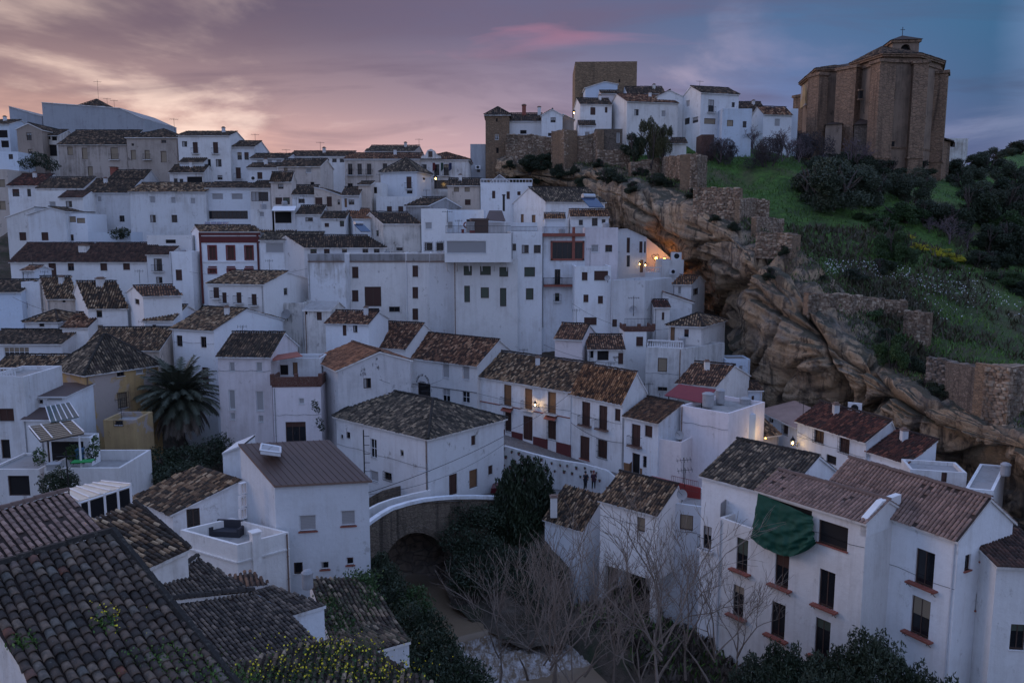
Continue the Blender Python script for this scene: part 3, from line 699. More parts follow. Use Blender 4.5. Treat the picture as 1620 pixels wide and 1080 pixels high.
h('white annex with satellite clutter and brown garage-like opening below the two-balcony house', (268, 272), 322, 140, 298, ry=262, L=5, tile='dark', wall='white2', wins=[(278, 286, 6, 7, 'w'), (287, 286, 6, 6, 'w'), (308, 285, 24, 11, 'o')])
h('strip of white house with thin dark roof below the two-balcony house', (284, 256), 322, 142, 272, ry=249, L=5, tile='dark')
h('small white cottage under the long beige house with brown chimney', (172, 283), 227, 140, 300, ry=270, L=6, tile='dark', wins=[(186, 287, 6, 7, 'w'), (212, 288, 6, 5, 'w')], chim=[(181, 273, 9, 9, 3, 'terra')])
h('half beige half white house with three windows left of the big blank white block', (132, 304), 204, 131, 378, ry=284, L=9, wall='white2', tile='dark', wins=[(157, 315, 7, 9, 's'), (159, 346, 8, 9, 'w'), (193, 346, 8, 10, 'w')])
h('long dark tiled roof over a low white house left of the half beige house', (58, 297), 132, 134, 340, ry=281, L=8, tile='dark', wall='white2', wins=[(75, 312, 8, 7, 'w')])
h('white stepped terrace house with a pale shutter below the long dark roof', (54, 302), 98, 129, 350, 'flat', L=7, wall='white', wins=[(83, 323, 10, 8, 's')])
h('white house with little brown roof and square window beside the half beige house', (94, 312), 131, 127, 352, ry=303, L=5, tile='brown', wins=[(109, 323, 10, 10, 'w')])
h('white house with sloping roof edge and one dark window at left middle', (10, 343), 54, 124, 400, prof=[(10, 343), (54, 327)], L=7, wins=[(36, 374, 11, 13, 'b')], tile='dark')
h('white gable-fronted house with brown shutter at left middle', (44, 339), 103, 122, 400, prof=[(44, 339), (78, 328), (103, 334)], L=8, wins=[(71, 374, 11, 13, 'b')], tile='dark')
h('white house with a beige glazed loggia above a small window at left middle', (103, 338), 137, 123, 400, 'flat', L=6, pp=0.5, wins=[(112, 347, 16, 9, 't'), (128, 349, 13, 8, 't'), (112, 376, 9, 10, 'w')])
h('big plain white block under a thin dark roof with three pale, two dark windows', (204, 303), 325, 129, 385, ry=290, L=10, tile='old', wins=[(241, 316, 9, 11, 's'), (274, 317, 8, 10, 's'), (305, 318, 8, 10, 's'), (242, 346, 9, 12, 'w'), (276, 346, 9, 12, 'w')])
h('white block with two wide pale shutters above a deep dark loggia', (325, 297), 395, 130, 372, ry=289, L=9, tile='dark', wins=[(344, 311, 18, 10, 's'), (375, 311, 18, 10, 's'), (361, 340, 62, 13, 'w')])
h('white house with a glazed four-pane gallery right of the deep loggia', (395, 297), 427, 129, 355, ry=287, L=8, tile='dark', wins=[(411, 311, 27, 15, 'w'), (412, 339, 9, 9, 's')])
h('white garden wall house with shrub on top below the half beige house', (139, 367), 206, 120, 392, 'flat', L=4, pp=0.3, wall='blue')
h('low white house with clothes-drying roof frame right of the shrub terrace', (232, 372), 303, 117, 405, 'flat', L=6, pp=0.4, wall='white2', wins=[(270, 382, 16, 6, 'o')])
# ---- skyline centre
h('low white skyline building with long red-brown roof left of the balconied mansion', (457, 247), 556, 147, 300, ry=240, L=8, tile='dark', wins=[(476, 253, 10, 4, 'w'), (500, 253, 8, 5, 'w'), (515, 254, 11, 5, 'b'), (529, 254, 7, 6, 'w'), (541, 254, 7, 6, 'w')])
h('three-windowed white house with thin brown roof left on the skyline', (396, 250), 455, 142, 266, ry=244, L=7, tile='dark', wins=[(411, 256, 10, 7, 's'), (426, 256, 9, 7, 's'), (441, 256, 9, 7, 's')])
h('white house with one dark red shutter under the three-windowed skyline house', (391, 265), 439, 134, 292, ry=259, L=6, tile='dark', wins=[(411, 278, 8, 11, 'b')])
h('large pale mansion with three tall arched balcony windows under a wide brown roof', (545, 251), 664, 140, 310, ry=243, L=9, wall='cream', tile='rust', cat='mansion', name='mansion', cornice=True, wins=[(554, 268, 7, 18, 'wB'), (569, 268, 7, 18, 'wB'), (584, 268, 7, 18, 'wB'), (609, 263, 7, 9, 'w'), (554, 294, 8, 8, 'w'), (569, 293, 8, 7, 'w')])
h('skyline house behind the mansion with long dark roof and two small windows', (578, 239), 655, 152, 252, ry=231, Rx=671, L=10, wall='cream', tile='grey', wins=[(628, 241, 9, 4, 'w'), (648, 241, 6, 4, 'w')])
TH = h('town hall with flag-draped balcony windows and a dark porch', (664, 252), 741, 141, 305, 'hip', ry=242, L=9, hi=5, wall='white2', tile='rust', cat='town hall', name='town_hall', cornice=True, wins=[(691, 269, 8, 18, 'wB'), (706, 269, 8, 18, 'wB'), (671, 265, 8, 10, 'w'), (698, 292, 22, 14, 'w')])
h('square white house with grey pyramid roof and one tall door before the mansion', (602, 271), 659, 131, 315, 'hip', ry=251, yaw=-12, Rx=682, tile='grey', hi=3, wins=[(647, 289, 8, 19, 'dB'), (648, 304, 9, 5, 'w'), (671, 283, 4, 4, 'w', 'R')], key='square')
h('tall narrow pale house with a covered roof terrace left of the stone tower', (744, 228), 768, 152, 300, 'flat', L=9, wall='grey_blue', wins=[(757, 270, 5, 5, 'w')])
h('cream house with small arched windows right of the town hall', (708, 293), 759, 129, 338, ry=283, L=7, wall='cream', tile='dark', wins=[(722, 300, 8, 7, 't'), (739, 300, 8, 7, 't'), (740, 320, 9, 9, 'b')])
h('beige house with long brown roof and a grey gable end before the mansion', (440, 263), 507, 128, 300, ry=253, Rx=527, yaw=-8, wall='cream', tile='dark', wins=[(452, 268, 6, 7, 't'), (488, 270, 9, 8, 's'), (494, 290, 6, 4, 'w')])
h('beige tower-like house with small dark window and wide porch window beneath', (428, 284), 461, 122, 335, ry=273, Rx=468, yaw=-10, wall='cream', tile='dark', wins=[(444, 295, 9, 8, 'w'), (441, 318, 11, 11, 'b'), (453, 318, 11, 11, 'w')])
h('low white house with brown roof and paired window right of the beige tower-like house', (462, 307), 497, 121, 340, ry=294, L=6, wall='white2', tile='dark', wins=[(477, 318, 10, 7, 'w')])
h('crooked-roofed cream house with a door and wide dark window', (497, 300), 540, 120, 340, prof=[(497, 296), (512, 299), (540, 309)], L=6, wall='cream', tile='dark', wins=[(504, 318, 12, 11, 'b'), (521, 319, 8, 16, 'd'), (536, 320, 4, 8, 'w')])
h('little white house with yellow-trimmed doorway under a brown roof', (540, 308), 568, 119, 340, ry=297, L=6, wall='white2', tile='dark', wins=[(547, 321, 4, 14, 'D'), (556, 320, 9, 8, 'w')])
h('narrow peeling beige wall house beside the yellow-trimmed doorway', (567, 292), 586, 121, 340, ry=288, L=6, wall='cream', tile='dark')
h('small white house with one black window left of the square pyramid-roofed house', (585, 289), 604, 124, 325, 'flat', L=6, pp=0.3, wins=[(593, 301, 7, 10, 'o')])
h('long white terrace house with two dark red windows under the square house', (595, 311), 668, 122, 345, 'flat', L=7, pp=0.9, wins=[(616, 331, 8, 9, 'b'), (634, 331, 8, 9, 'b')], key='terr')
h('grey gabled house with brown roof left of the white cube with blue terrace', (642, 325), 678, 119, 352, ry=313, Rx=728, yaw=-14, wall='grey', tile='dark')
# ---- middle rows, left of centre
h('white house with small window and railing below the beige tower-like house', (396, 331), 434, 117, 362, 'flat', L=6, pp=0.3, wall='white2', wins=[(414, 339, 8, 8, 's')])
h('white house with a pale canopy over a dark porch', (430, 328), 470, 117, 362, 'flat', L=5, pp=0.2, wins=[(448, 344, 26, 18, 'o')], key='porch')
h('white cottage with blue-tinted paired window right of the dark porch', (469, 338), 508, 116, 364, ry=326, L=6, tile='dark', wins=[(489, 347, 12, 6, 'w')])
h('white cottage with low brown roof left of the plain orange-brown roof', (508, 345), 546, 115, 364, ry=336, L=5, tile='dark', wins=[(517, 356, 7, 6, 'b'), (541, 354, 7, 9, 'w')])
h('white cottage under a plain orange-brown roof', (558, 345), 592, 116, 364, ry=331, Lx=543, yaw=8, tile='orange')
h('stained white house with mottled gable and long mossy roof', (606, 353), 665, 113, 395, ry=336, Lx=569, yaw=12, wall='dirty', tile='dark', wins=[(587, 367, 4, 10, 'w', 'L'), (597, 369, 4, 9, 'w', 'L'), (632, 394, 10, 5, 'w')])
h('plain white cube house with two pale shutters and two grilled windows', (666, 330), 705, 112, 405, 'flat', L=9, pp=0.5, wins=[(678, 357, 11, 11, 's'), (678, 390, 12, 12, 'wI'), (696, 390, 11, 12, 'wI')])
h('pale blue set-back wall house behind the cluttered roof terrace', (705, 332), 765, 114, 375, 'flat', L=8, pp=0.5, wall='blue', wins=[(712, 356, 9, 11, 's'), (748, 357, 20, 20, 'o')])
h('long white house with mossy dark roof and a row of small dark openings', (481, 391), 610, 109, 440, ry=373, Lx=427, yaw=10, tile='dark', wall='white2', wins=[(496, 397, 10, 8, 'w'), (517, 397, 9, 8, 'w'), (545, 396, 8, 7, 'w'), (578, 397, 9, 8, 'w'), (596, 397, 9, 8, 'w')])
h('low grey sheet-roofed house right of the red-trimmed house', (411, 379), 505, 112, 420, ry=368, L=6, wall='white', tile='grey', wins=[(440, 392, 40, 16, 's')])
h('dark-roofed strip house behind the grey sheet roof', (380, 368), 505, 116, 385, ry=361, L=5, wall='white2', tile='old')
RH = h('white house with bright red trim, red pilasters and a solar panel on its roof', (317, 366), 411, 113, 490, ry=357, Lx=303, yaw=6, tile='old', name='red_trimmed_house', wins=[(336, 400, 11, 21, 'bf'), (365, 400, 11, 21, 'bf'), (394, 400, 11, 21, 'bf'), (336, 429, 11, 6, 'bf'), (366, 429, 11, 6, 'bf'), (394, 429, 11, 6, 'bf')], key='redh')
h('long white house under a sweeping dark maroon roof with a stout white chimney', (16, 413), 232, 113, 470, ry=385, L=9, tile='brown', hi=3, wins=[(83, 427, 12, 22, 'd'), (112, 422, 10, 12, 'w'), (164, 422, 11, 12, 'b'), (200, 421, 11, 12, 'b')], chim=[(134, 407, 12, 21, 2.5)])
h('white house with green-railed balcony window right of the maroon-roofed house', (232, 402), 268, 112, 470, ry=391, L=6, tile='brown', wins=[(250, 419, 13, 20, 'wB'), (252, 443, 10, 10, 'w')])
h('plain white flat house with single tall window left of the red-trimmed house', (268, 398), 303, 111, 475, 'flat', L=6, pp=0.9, wins=[(283, 435, 10, 17, 'b')])
h('dim white house with dark hip roof at the left edge below the maroon roof', (-30, 461), 33, 101, 520, ry=443, L=8, tile='dark', wall='blue')
h('white cube house with tiny window between left-edge house and brown-roofed cottage', (33, 446), 62, 102, 505, 'flat', L=6, wins=[(39, 482, 9, 10, 'w')])
h('tiny white turret room with a little red tiled roof on the left terraces', (34, 427), 54, 106, 460, ry=421, L=4, tile='rust', wins=[(35.5, 437, 4, 12, 'w'), (52, 442, 8, 4, 'w')])
h('cottage with ridged brown roof and one small window left of the yellow-banded house', (74, 471), 121, 99, 505, ry=438, Lx=60, yaw=4, tile='old', wall='cream', wins=[(101, 475, 5, 7, 'w')])
h('white house with yellow band under the eaves and drainpipe', (139, 486), 201, 95, 545, ry=446, Lx=112, yaw=8, tile='old', wins=[(157, 495, 9, 14, 'w'), (158, 517, 10, 6, 't')], chim=[(160, 458, 10, 20, 4)], key='yband')
h('small white gabled house with a square window beside the yellow-banded house', (226, 468), 287, 91, 530, ry=453, Lx=200, yaw=26, tile='rust', wins=[(217, 477, 7, 8, 'w', 'L')])
h('white tall house with speckled brown roof and long stained side wall above the palm', (272, 518), 338, 89, 700, ry=486, Rx=447, yaw=-22, tile='old', wins=[(284, 539, 9, 17, 'w'), (322, 541, 9, 17, 'w'), (325, 597, 10, 32, 'd'), (262, 585, 7, 8, 'w')], rf=0.45)
h('white wing with old brown roof left of the tall house above the palm', (228, 506), 274, 91, 700, ry=483, L=8, tile='old', wins=[(244, 518, 6, 9, 'w'), (262, 585, 7, 8, 'w')])
h('small hipped roof behind a white balustrade at left', (40, 508), 91, 94, 535, 'hip', ry=491, L=6, hi=2, tile='old', wins=[(66, 514, 8, 5, 'w')])
h('low white house under an untidy brown roof below the ridged cottage', (98, 517), 139, 93, 545, ry=495, L=7, tile='rust')
h('white house with a white six-pane gallery window at the left edge', (-30, 543), 97, 90, 580, ry=522, L=8, tile='dark', wins=[(26, 557, 40, 16, 'wW')])
h('ruinous ochre house under a wide speckled roof behind the yellow house', (130, 553), 252, 86, 640, ry=519, yaw=2, L=9, tile='old', wall='cream', side='ochre')
h('low house under a dark speckled roof left of the yellow hip-roofed house', (-30, 603), 89, 79, 640, ry=562, L=9, tile='old', wall='white2')
h('yellow ochre house with a mossy hip roof and whitewashed left wall beside the palm', (134, 589), (250, 573), 75, 760, 'hip', ry=536, Lx=86, L=9, hi=3.6, tile='grey', wall='ochre', name='ochre_house', wins=[(191, 591, 12, 8, 'w'), (221, 587, 12, 8, 's'), (194, 633, 15, 24, 'tI')], key='ochre')
h('crumbling ochre stub wall building with grilled window below the yellow house', (163, 664), 214, 71, 745, 'flat', L=3.5, pp=0.5, wall='ochre', wins=[(188, 666, 12, 12, 'wI')], name='ochre_ruin')
h('low white house with flat brown roof and slot window left of the yellow house', (36, 626), 106, 71, 690, ry=605, L=5, rf=1.0, tile='=brownmetal', wins=[(55, 635, 26, 6, 'w'), (86, 629, 24, 8, 's')])
h('white house with white balustrade and dark red shutter at the left edge', (-30, 596), 37, 69, 760, 'flat', L=6, pp=0.4, wins=[(10, 656, 24, 20, 'b'), (9, 710, 14, 30, 'o')], key='leftw')
h('small white utility block with flat brown roof above the pergola', (36, 662), 80, 68.6, 720, ry=640, L=3, rf=1.0, tile='=brownmetal')
h('white walled terrace platform carrying the pergola patio', (70, 740), 190, 62, 790, 'flat', L=5.5, pp=0.9, wall='white2', key='patio')
h('white wall with a black-backed opening painted as shade behind the pergola', (64, 692), 142, 65.5, 745, 'flat', L=1.5, pp=0.1, foot=2, wins=[(104, 716, 58, 36, 'o')])  # wall added; its black backing paints the dark area under the pergola
h('white garage base with dark doorway under the left-edge house', (-20, 742), 62, 63, 800, 'flat', L=5, pp=0.2, wall='white2', wins=[(30, 768, 34, 32, 'o')])
# ---- centre
h('low white annex with white balustrade and satellite dish left of the great white block', (421, 479), 480, 100, 520, 'flat', L=6, pp=1.0, wall='dirty', wins=[(431, 494, 9, 4, 't')], key='annex')
h('white house with four wrought-iron balconies under a mossy roof', (328, 448), 417, 97, 510, ry=429, Rx=488, yaw=-12, tile='old', wall='white', wins=[(342, 463, 9, 17, 'dB'), (355, 471, 7, 17, 'dB'), (378, 471, 8, 17, 'dB'), (402, 474, 8, 18, 'dB'), (452, 461, 6, 11, 'w', 'R')])
GB = h('great plain white block with stained walls, cement parapet and a big red-blinded window', (545, 400), 641, 106, 560, 'flat', yaw=3, L=14, wall='white2', wins=[(562, 431, 10, 18, 'b'), (562, 468, 10, 18, 'b'), (590, 469, 26, 31, 'b'), (591, 491, 18, 7, 'w'), (624, 489, 17, 8, 'w')], pp=1.0, key='great')
h('blank white west wing of the great plain block', (486, 402), 546, 104, 530, 'flat', yaw=-3, L=14, wall='white2', pp=1.0, key='greatw')
h('white bay with three small windows one above another right of the great plain block', (641, 400), 680, 105, 560, 'flat', yaw=-4, L=12, wall='white2', wins=[(657, 429, 9, 18, 'b'), (657, 463, 9, 18, 'b'), (657, 497, 9, 18, 'b')], pp=1.0, key='bay')
h('blank pale wall section between three-window bay and green-blinded block', (679, 400), 717, 104, 560, 'flat', yaw=5, L=12, wall='white2', pp=1.0, key='blank')
h('white projecting upper storey with one wide shuttered balcony band', (703, 369), 809, 100, 415, 'flat', yaw=1, L=9, wall='white', pp=0.6, foot=0.0, wins=[(738, 391, 63, 20, 's')], key='proj')
h('white block with six green-blinded windows below the projecting storey', (717, 410), 819, 102, 560, 'flat', yaw=1, L=12, wall='white', pp=0.3, wins=[(740, 428, 13, 15, 'g'), (768, 428, 17, 14, 'g'), (797, 430, 14, 15, 'g'), (739, 465, 9, 26, 'g'), (767, 463, 13, 17, 'g'), (796, 470, 10, 29, 'g')])
h('white set-back block with two small upper windows and green blinds beneath', (808, 366), 858, 103, 560, 'flat', yaw=4, L=10, pp=1.0, wins=[(813.5, 391, 6, 11, 'w'), (831, 394, 11, 13, 'w'), (850, 394, 11, 13, 'w'), (838, 430, 17, 15, 'g'), (838, 465, 12, 18, 'g')], key='setb')
h('white block with brown-framed glazed loggia and two balconies', (857, 373), 926, 104, 540, 'flat', yaw=0, L=9, pp=0.2, wins=[(898, 396, 50, 29, 'w'), (882, 438, 9, 24, 'GBS'), (881.5, 470, 7, 13, 'wB')], key='logg')
h('tall rosy white block beside the rock with a pale and a dark window', (925, 360), 978, 104.5, 520, 'flat', yaw=-2, Rx=None, L=7, wall='pink', pp=0.5, wins=[(941, 393, 12, 12, 's'), (963, 393, 11, 11, 'w')])
h('upper white house with gable end and big mottled roof under the cliff', (863, 318), 957, 119, 375, ry=297, Lx=812, yaw=14, tile='grey', wins=[(826, 346, 5, 14, 'D', 'L'), (844, 351, 6, 22, 'D', 'L')], key='upper')
h('small white penthouse with brown roof on top of the rosy block', (903, 342), 963, 110, 366, ry=332, L=5, tile='warm', wins=[(919, 352, 8, 10, 'wW'), (941, 351, 9, 13, 'w'), (955, 350, 6, 6, 'w')])
h('tiny white hut with flat brown roof left of the penthouse', (862, 345), 894, 111, 366, ry=338, L=3, tile='warm')
h('white house with balustraded roof terrace and three brown windows under the cliff', (760, 290), 842, 126, 345, 'flat', L=8, pp=0.9, wins=[(781, 308, 5, 12, 'b'), (804, 309, 5, 12, 'b'), (821, 306, 5, 6, 'b')], key='balus')
h('mossy little gabled house behind the balustraded terrace', (778, 284), 802, 131, 298, wall='grey', prof=[(776, 286), (790, 276), (804, 286)], L=5, tile='dark')
h('white terrace house with curved parapet and awning left of the upper gable house', (770, 352), 850, 110, 378, 'flat', L=6, pp=0.4, wins=[(798, 347, 13, 5, 'o')], key='awn')
# cave houses
h('white cave house tucked under the rock with brown shutters and a lit doorway', (978, 363), 1023, 119, 450, prof=[(978, 363), (992, 362), (1023, 376)], tile=None, L=6, wins=[(994, 388, 5, 24, 'd'), (1014, 391, 5, 18, 'b'), (1021, 391, 4, 18, 'b'), (994, 413, 5, 18, 'w'), (1015, 421, 5, 20, 'D')], key='cave')
h('white block with air conditioner on its roof beside the lit cave terrace', (1047, 411), 1082, 112, 455, 'flat', L=5, pp=0.1, wins=[], key='acblock')
h('white house with wide brown window, dish and sloping side below the rosy block', (910, 421), 967, 99, 560, 'flat', L=8, pp=0.3, wall='white', wins=[(925, 437, 9, 13, 'b'), (951, 436, 22, 15, 'b'), (927, 472, 8, 12, 'b'), (950, 474, 8, 12, 'b'), (934, 508, 20, 12, 'b')], key='dish')
h('blank white wall house with a single low window right of the dish house', (967, 443), 1020, 98, 560, 'flat', Rx=1062, yaw=-14, pp=0.5, wall='white2', wins=[(972, 511, 8, 12, 'b')])
h('small cottage with brown roof close under the overhang', (1064, 449), 1094, 105, 480, ry=436, Rx=1116, yaw=-12, tile='warm', wins=[(1075, 459, 5, 12, 's'), (1101, 461, 9, 10, 'w', 'R')])
h('white house with tile-capped sloping top below the cave cottage', (1048, 462), 1095, 101, 520, prof=[(1048, 462), (1095, 478)], L=4, tile='rust')
h('narrow white hut with a small red tiled roof below the tile-capped wall', (1035, 485), 1060, 97, 530, ry=475, L=4, tile='red', wins=[(1049, 500, 4, 12, 'b')])
h('white cube house with a brick-railed roof terrace', (988, 524), 1023, 93, 610, 'flat', L=6, pp=0.05, wins=[(1012, 540, 11, 15, 'b')], key='brickt')
h('upper room of the grey tower house under a mottled hip roof', (1058, 514), 1110, 92, 552, 'hip', ry=495, Rx=1147, yaw=-16, hi=2, tile='old', wall='white2', wins=[(1063, 527, 9, 24, 'D'), (1086, 527, 9, 14, 'wW')])
h('white and grey tower house with white balustrade and straw-coloured blind', (1022, 549), 1079, 89, 640, 'flat', Rx=1147, yaw=-18, pp=0.1, wall='dirty', wins=[(1048, 577, 15, 22, 't'), (1048, 615, 15, 6, 'w')], key='grayt')
h('old cottage with ragged gabled rust roof left of the brick terrace house', (878, 534), 921, 88, 585, ry=512, yaw=-20, Rx=942, tile='rust', wall='pink')
h('ruined courtyard house with dark open rooms and rust roof', (930, 551), 988, 87, 600, ry=530, L=6, tile='rust', wall='dirty', wins=[(936, 560, 6, 12, 'w'), (954, 561, 18, 18, 'o'), (982, 567, 8, 18, 'b')])
# row along the street
h('white house with long rust roof left of the museum-lettered house', (553, 545), 642, 97, 640, ry=508, L=9, yaw=-22, tile='rust', wall='white', key='rust1')
h('small white house with blue door and speckled roof below the great block', (515, 510), 583, 93, 560, ry=492, Rx=614, yaw=-12, tile='rust', wins=[(545, 522, 6, 18, 'd'), (562, 520, 7, 11, 'w')], key='blued')
h('grey flat-roofed shed house with brown door below the great block', (481, 489), 523, 96, 530, ry=476, L=6, Rx=544, yaw=-10, tile='=grey', wall='white2', rf=0.6, wins=[(505, 500, 8, 13, 'd'), (484, 495, 5, 5, 'w')])
ML = h('white house with arched black lettering beside a lit archway under rust tiles', (644, 563), (755, 577), 96, 670, ry=527, L=8, tile='rust', wins=[(705, 586, 11, 23, 's'), (737, 589, 11, 23, 's'), (671, 616, 20, 20, 'o'), (706, 625, 12, 20, 'wW'), (737, 628, 12, 18, 'wW')], key='museum')
R1 = h('long white row house with brown balcony doors and dark red dado facing the street', (757, 593), (903, 617), 90, 712, ry=556, L=8, tile='old', key='row1', wins=[(803, 625, 12, 33, 'DB'), (836, 631, 12, 33, 'DB'), (873, 637, 13, 34, 'DB'), (804, 667, 10, 30, 'dI'), (835, 677, 15, 38, 'd'), (873, 680, 13, 29, 'dI')])
R2 = h('white row house with orange-brown roof and two iron balconies at the street', (904, 617.5), (985, 634), 81.1, 750, ry=576, L=8, tile='warm', Rx=1026, key='row2', wins=[(927, 654, 13, 37, 'dBS'), (954, 660, 13, 37, 'dBS'), (977, 656, 9, 19, 'b'), (925, 708, 15, 36, 'dS'), (953, 710, 15, 28, 'bI')])
h('low white row house with plain brown roof, half-open wooden door and balcony', (988, 656), (1042, 668), 75.5, 775, ry=628, L=7, tile='brownwarm', key='row3', wins=[(1006, 688, 14, 34, 'dBS'), (1026, 682, 12, 18, 'b'), (1006, 733, 12, 32, 'o'), (1020, 730, 6, 18, 'w')])
h('weathered gabled house with grey mould stains and a brown-tiled roof', (534, 585), 649, 77, 700, prof=[(534, 585), (600, 556), (649, 569)], yaw=12, Lx=497, wall='mould', tile='orange', wins=[(581, 606, 12, 16, 'w')], key='mould')
TR = h('tall rosy house with shuttered windows and dark roof left of the brick terrace', (344, 562), 428, 79, 730, ry=526, L=8, yaw=-4, wall='pink', tile='dark', wins=[(367, 580, 9, 15, 's'), (410, 580, 10, 15, 's'), (367, 632, 10, 31, 's'), (411, 634, 12, 31, 's'), (368, 658, 8, 11, 's'), (413, 662, 8, 11, 's')])
h('round-fronted rosy house under a brick-walled roof terrace', (431, 612), 507, 77, 730, 'flat', L=4, pp=1.0, yaw=4, wall='pink', wins=[(468, 683, 32, 32, 'w'), (477, 634, 9, 9, 's')], key='brickr')
h('white recessed house wall behind the brick roof terrace', (428, 566), 508, 81, 650, 'flat', L=3, pp=0.3, wins=[(467, 583, 8, 20, 'D'), (447, 585, 18, 16, 'o')])
h('big white corner house under a mossy grey hip roof by the bridge', (532, 657), (677, 692), 76.3, 760, 'hip', foot=0.8, Rx=797, L=10.9, ry=614, hi=(1.0, 4.6), tile='grey', wall='white2', key='corner', wins=[(749, 696, 7, 15, 'b', 'R'), (717, 766, 13, 33, 'd', 'R'), (749, 757, 13, 29, 'D', 'R'), (776, 743, 7, 14, 'b', 'R'),
  (551, 688, 6, 10, 'w'), (541, 690, 3.5, 6, 'w'), (591, 709, 10, 30, 'wW'), (636, 716, 5, 9, 'w'), (592, 753, 13, 17, 's'), (614, 753, 11, 11, 'wI')])
h('white house with ribbed dark brown metal roof and red-silled windows', (434, 765), 583, 53, 925, ry=702, rf=1.0, yaw=10, Lx=381, L=6, tile='metal', wall='white', pw=None, edge='trim', key='metal', wins=[(487, 827, 27, 25, 'sS'), (551, 819, 23, 24, 'sS'), (514, 894, 14, 12, 'wWS'), (554, 887, 12, 12, 'wWS'), (472, 898, 14, 18, 'w')])
h('white wing with a sloping tiled edge left of the metal-roofed house', (352, 715), 384, 60, 800, prof=[(352, 716), (384, 703)], L=3, tile=None)
TW = h('white house with mossy tiled lean-to roof and dark terrace door', (273, 812), 388, 55, 940, prof=[(273, 812), (383, 758)], yaw=22, Lx=210, L=5.7, tile='old', key='terrh', wins=[(306, 823, 21, 38, 'G')])
h('white walled roof terrace with a green mat and wicker sofa', (375, 862), (457, 841), 50, 950, 'flat', L=5.6, Lx=284, pp=0.9, key='wterr')
# ---- right side
h('large rosy-white blank house with rooftop tanks behind a red awning', (1077, 641), (1153, 654), 74, 810, 'flat', L=7, wall='pink', pp=0.4, key='rosy')
h('lower rosy-white wall with covered terrace left of the blank rosy house', (1030, 692), 1078, 73, 800, 'flat', yaw=-36, L=5, wall='pink', pp=0.6, key='rosy2')
h('bluish white wall house with old tiled roof edge behind the blank rosy house', (1153, 657), 1196, 73, 740, 'flat', yaw=10, L=4, wall='blue', pp=0.1)
h('small house with speckled roof and a lamp-lit end wall in the alley', (1196, 690), 1232, 76, 740, ry=652, yaw=26, Lx=1146, tile='old', wall='cream', rf=0.8)
h('white house with speckled roof above the red awning', (1071, 604), 1133, 81, 680, ry=573, Rx=1185, yaw=-30, tile='rust', wall='white')
h('narrow bluish house squeezed against the rock with a small door', (1148, 568), 1187, 92, 640, 'flat', L=3, wall='blue', pp=0.1, wins=[(1162, 582, 5, 12, 'w'), (1172, 584, 6, 12, 's')])
h('tiny blue-grey house with brown roof between tanks and rock', (1184, 616), 1206, 85, 670, ry=604, L=4, tile='brownwarm', wall='blue', wins=[(1191, 632, 4, 12, 'w')])
h('low alley house with a weathered pinkish sheet roof against the rock', (1202, 648), (1262, 676), 84, 730, ry=634, L=4, tile='=sheet', rf=1.0, wall='white', wins=[(1220, 662, 7, 12, 'w'), (1243, 677, 8, 18, 'bI')])
ALH = h('white house with deep red-brown tiled roof and grilled windows under the rock', (1262, 664), (1371, 697), 74, 790, ry=636, tile='red', L=7, Rx=1420, rf=0.75, key='alley', wins=[(1296, 689, 15, 22, 'bI'), (1336, 704, 16, 24, 'bI'), (1315, 727, 16, 14, 'o'), (1376, 726, 4, 6, 'w', 'R')])
h('lower extension with red-brown tiled roof right of the grilled-window house', (1373, 711), (1438, 731), 66.5, 800, rise=1.5, L=6, rf=1.0, tile='red', Rx=1480, key='ext', wins=[(1444, 740, 9, 20, 'o', 'R')])
h('small white rooftop block with water heater at the right edge under the rock', (1527, 772), 1572, 57, 830, 'flat', yaw=-18, Rx=1592, pp=0.1, wall='white')
h('white yard wall with narrow red door near the right edge', (1440, 742), 1530, 60, 840, 'flat', yaw=-14, L=3, pp=0.3, wall='white2', wins=[(1494, 750, 9, 24, 'b')])
h('white house with a dark mossy tiled roof left of the green tarpaulin', (1111, 750), (1240, 783), 57.5, 960, ry=695, rf=0.6, L=8, tile='grey', key='mossr', wins=[(1119, 850, 13, 36, 'wB')])
BB = h('big white building with green tarpaulin over an unfinished loggia and red tiled window shelves', (1200, 772), (1371, 824), 52, 1075, ry=744, rf=0.6, L=8, Rx=1424, tile='mauve', key='big', foot=2, wins=[(1318, 846, 47, 37, 'oS'), (1249, 826, 70, 58, 'o'), (1237, 900, 22, 55, 'wT'), (1308, 931, 25, 58, 'wT'), (1231, 980, 22, 54, 'wT'), (1301, 1010, 24, 62, 'wT')])
BB2 = h('taller white wing with mauve roof and a wide window shelf at lower right', (1300, 776), (1517, 850), 52.3, 1100, ry=725, rf=0.5, L=9, Rx=1603, tile='mauve', key='big2', foot=1, wins=[(1463, 898, 30, 56, 'wT'), (1456, 975, 30, 60, 'wT'), (1531, 889, 9, 24, 'wS', 'R'), (1555, 873, 9, 24, 'wS', 'R'), (1548, 950, 9, 24, 'wS', 'R')])
h('white house with brown tiled lean-to roof at the right frame edge', (1577, 893), 1680, 43, 1120, ry=850, rf=1.0, L=5, tile='brown', yaw=-6, wins=[(1610, 1007, 24, 40, 'w')])
PH = h('white house with tiled roof standing on tall white pillars above the river bank', (950, 788), (1041, 812), 64, 888, rise=1.6, rf=0.8, L=6.5, tile='old', key='pillar', foot=0, Rx=1078, wins=[(1014, 829, 13, 22, 't')], chim=[(968, 800, 15, 32, 1.2)])
h('white wing with straw-blinded window between the pillar house and mossy-roofed house', (1041, 792), 1127, 63, 980, 'flat', yaw=-24, L=5, wins=[(1086, 826, 21, 24, 't'), (1118, 850, 12, 28, 'wB')], pp=0.4, key='wing')
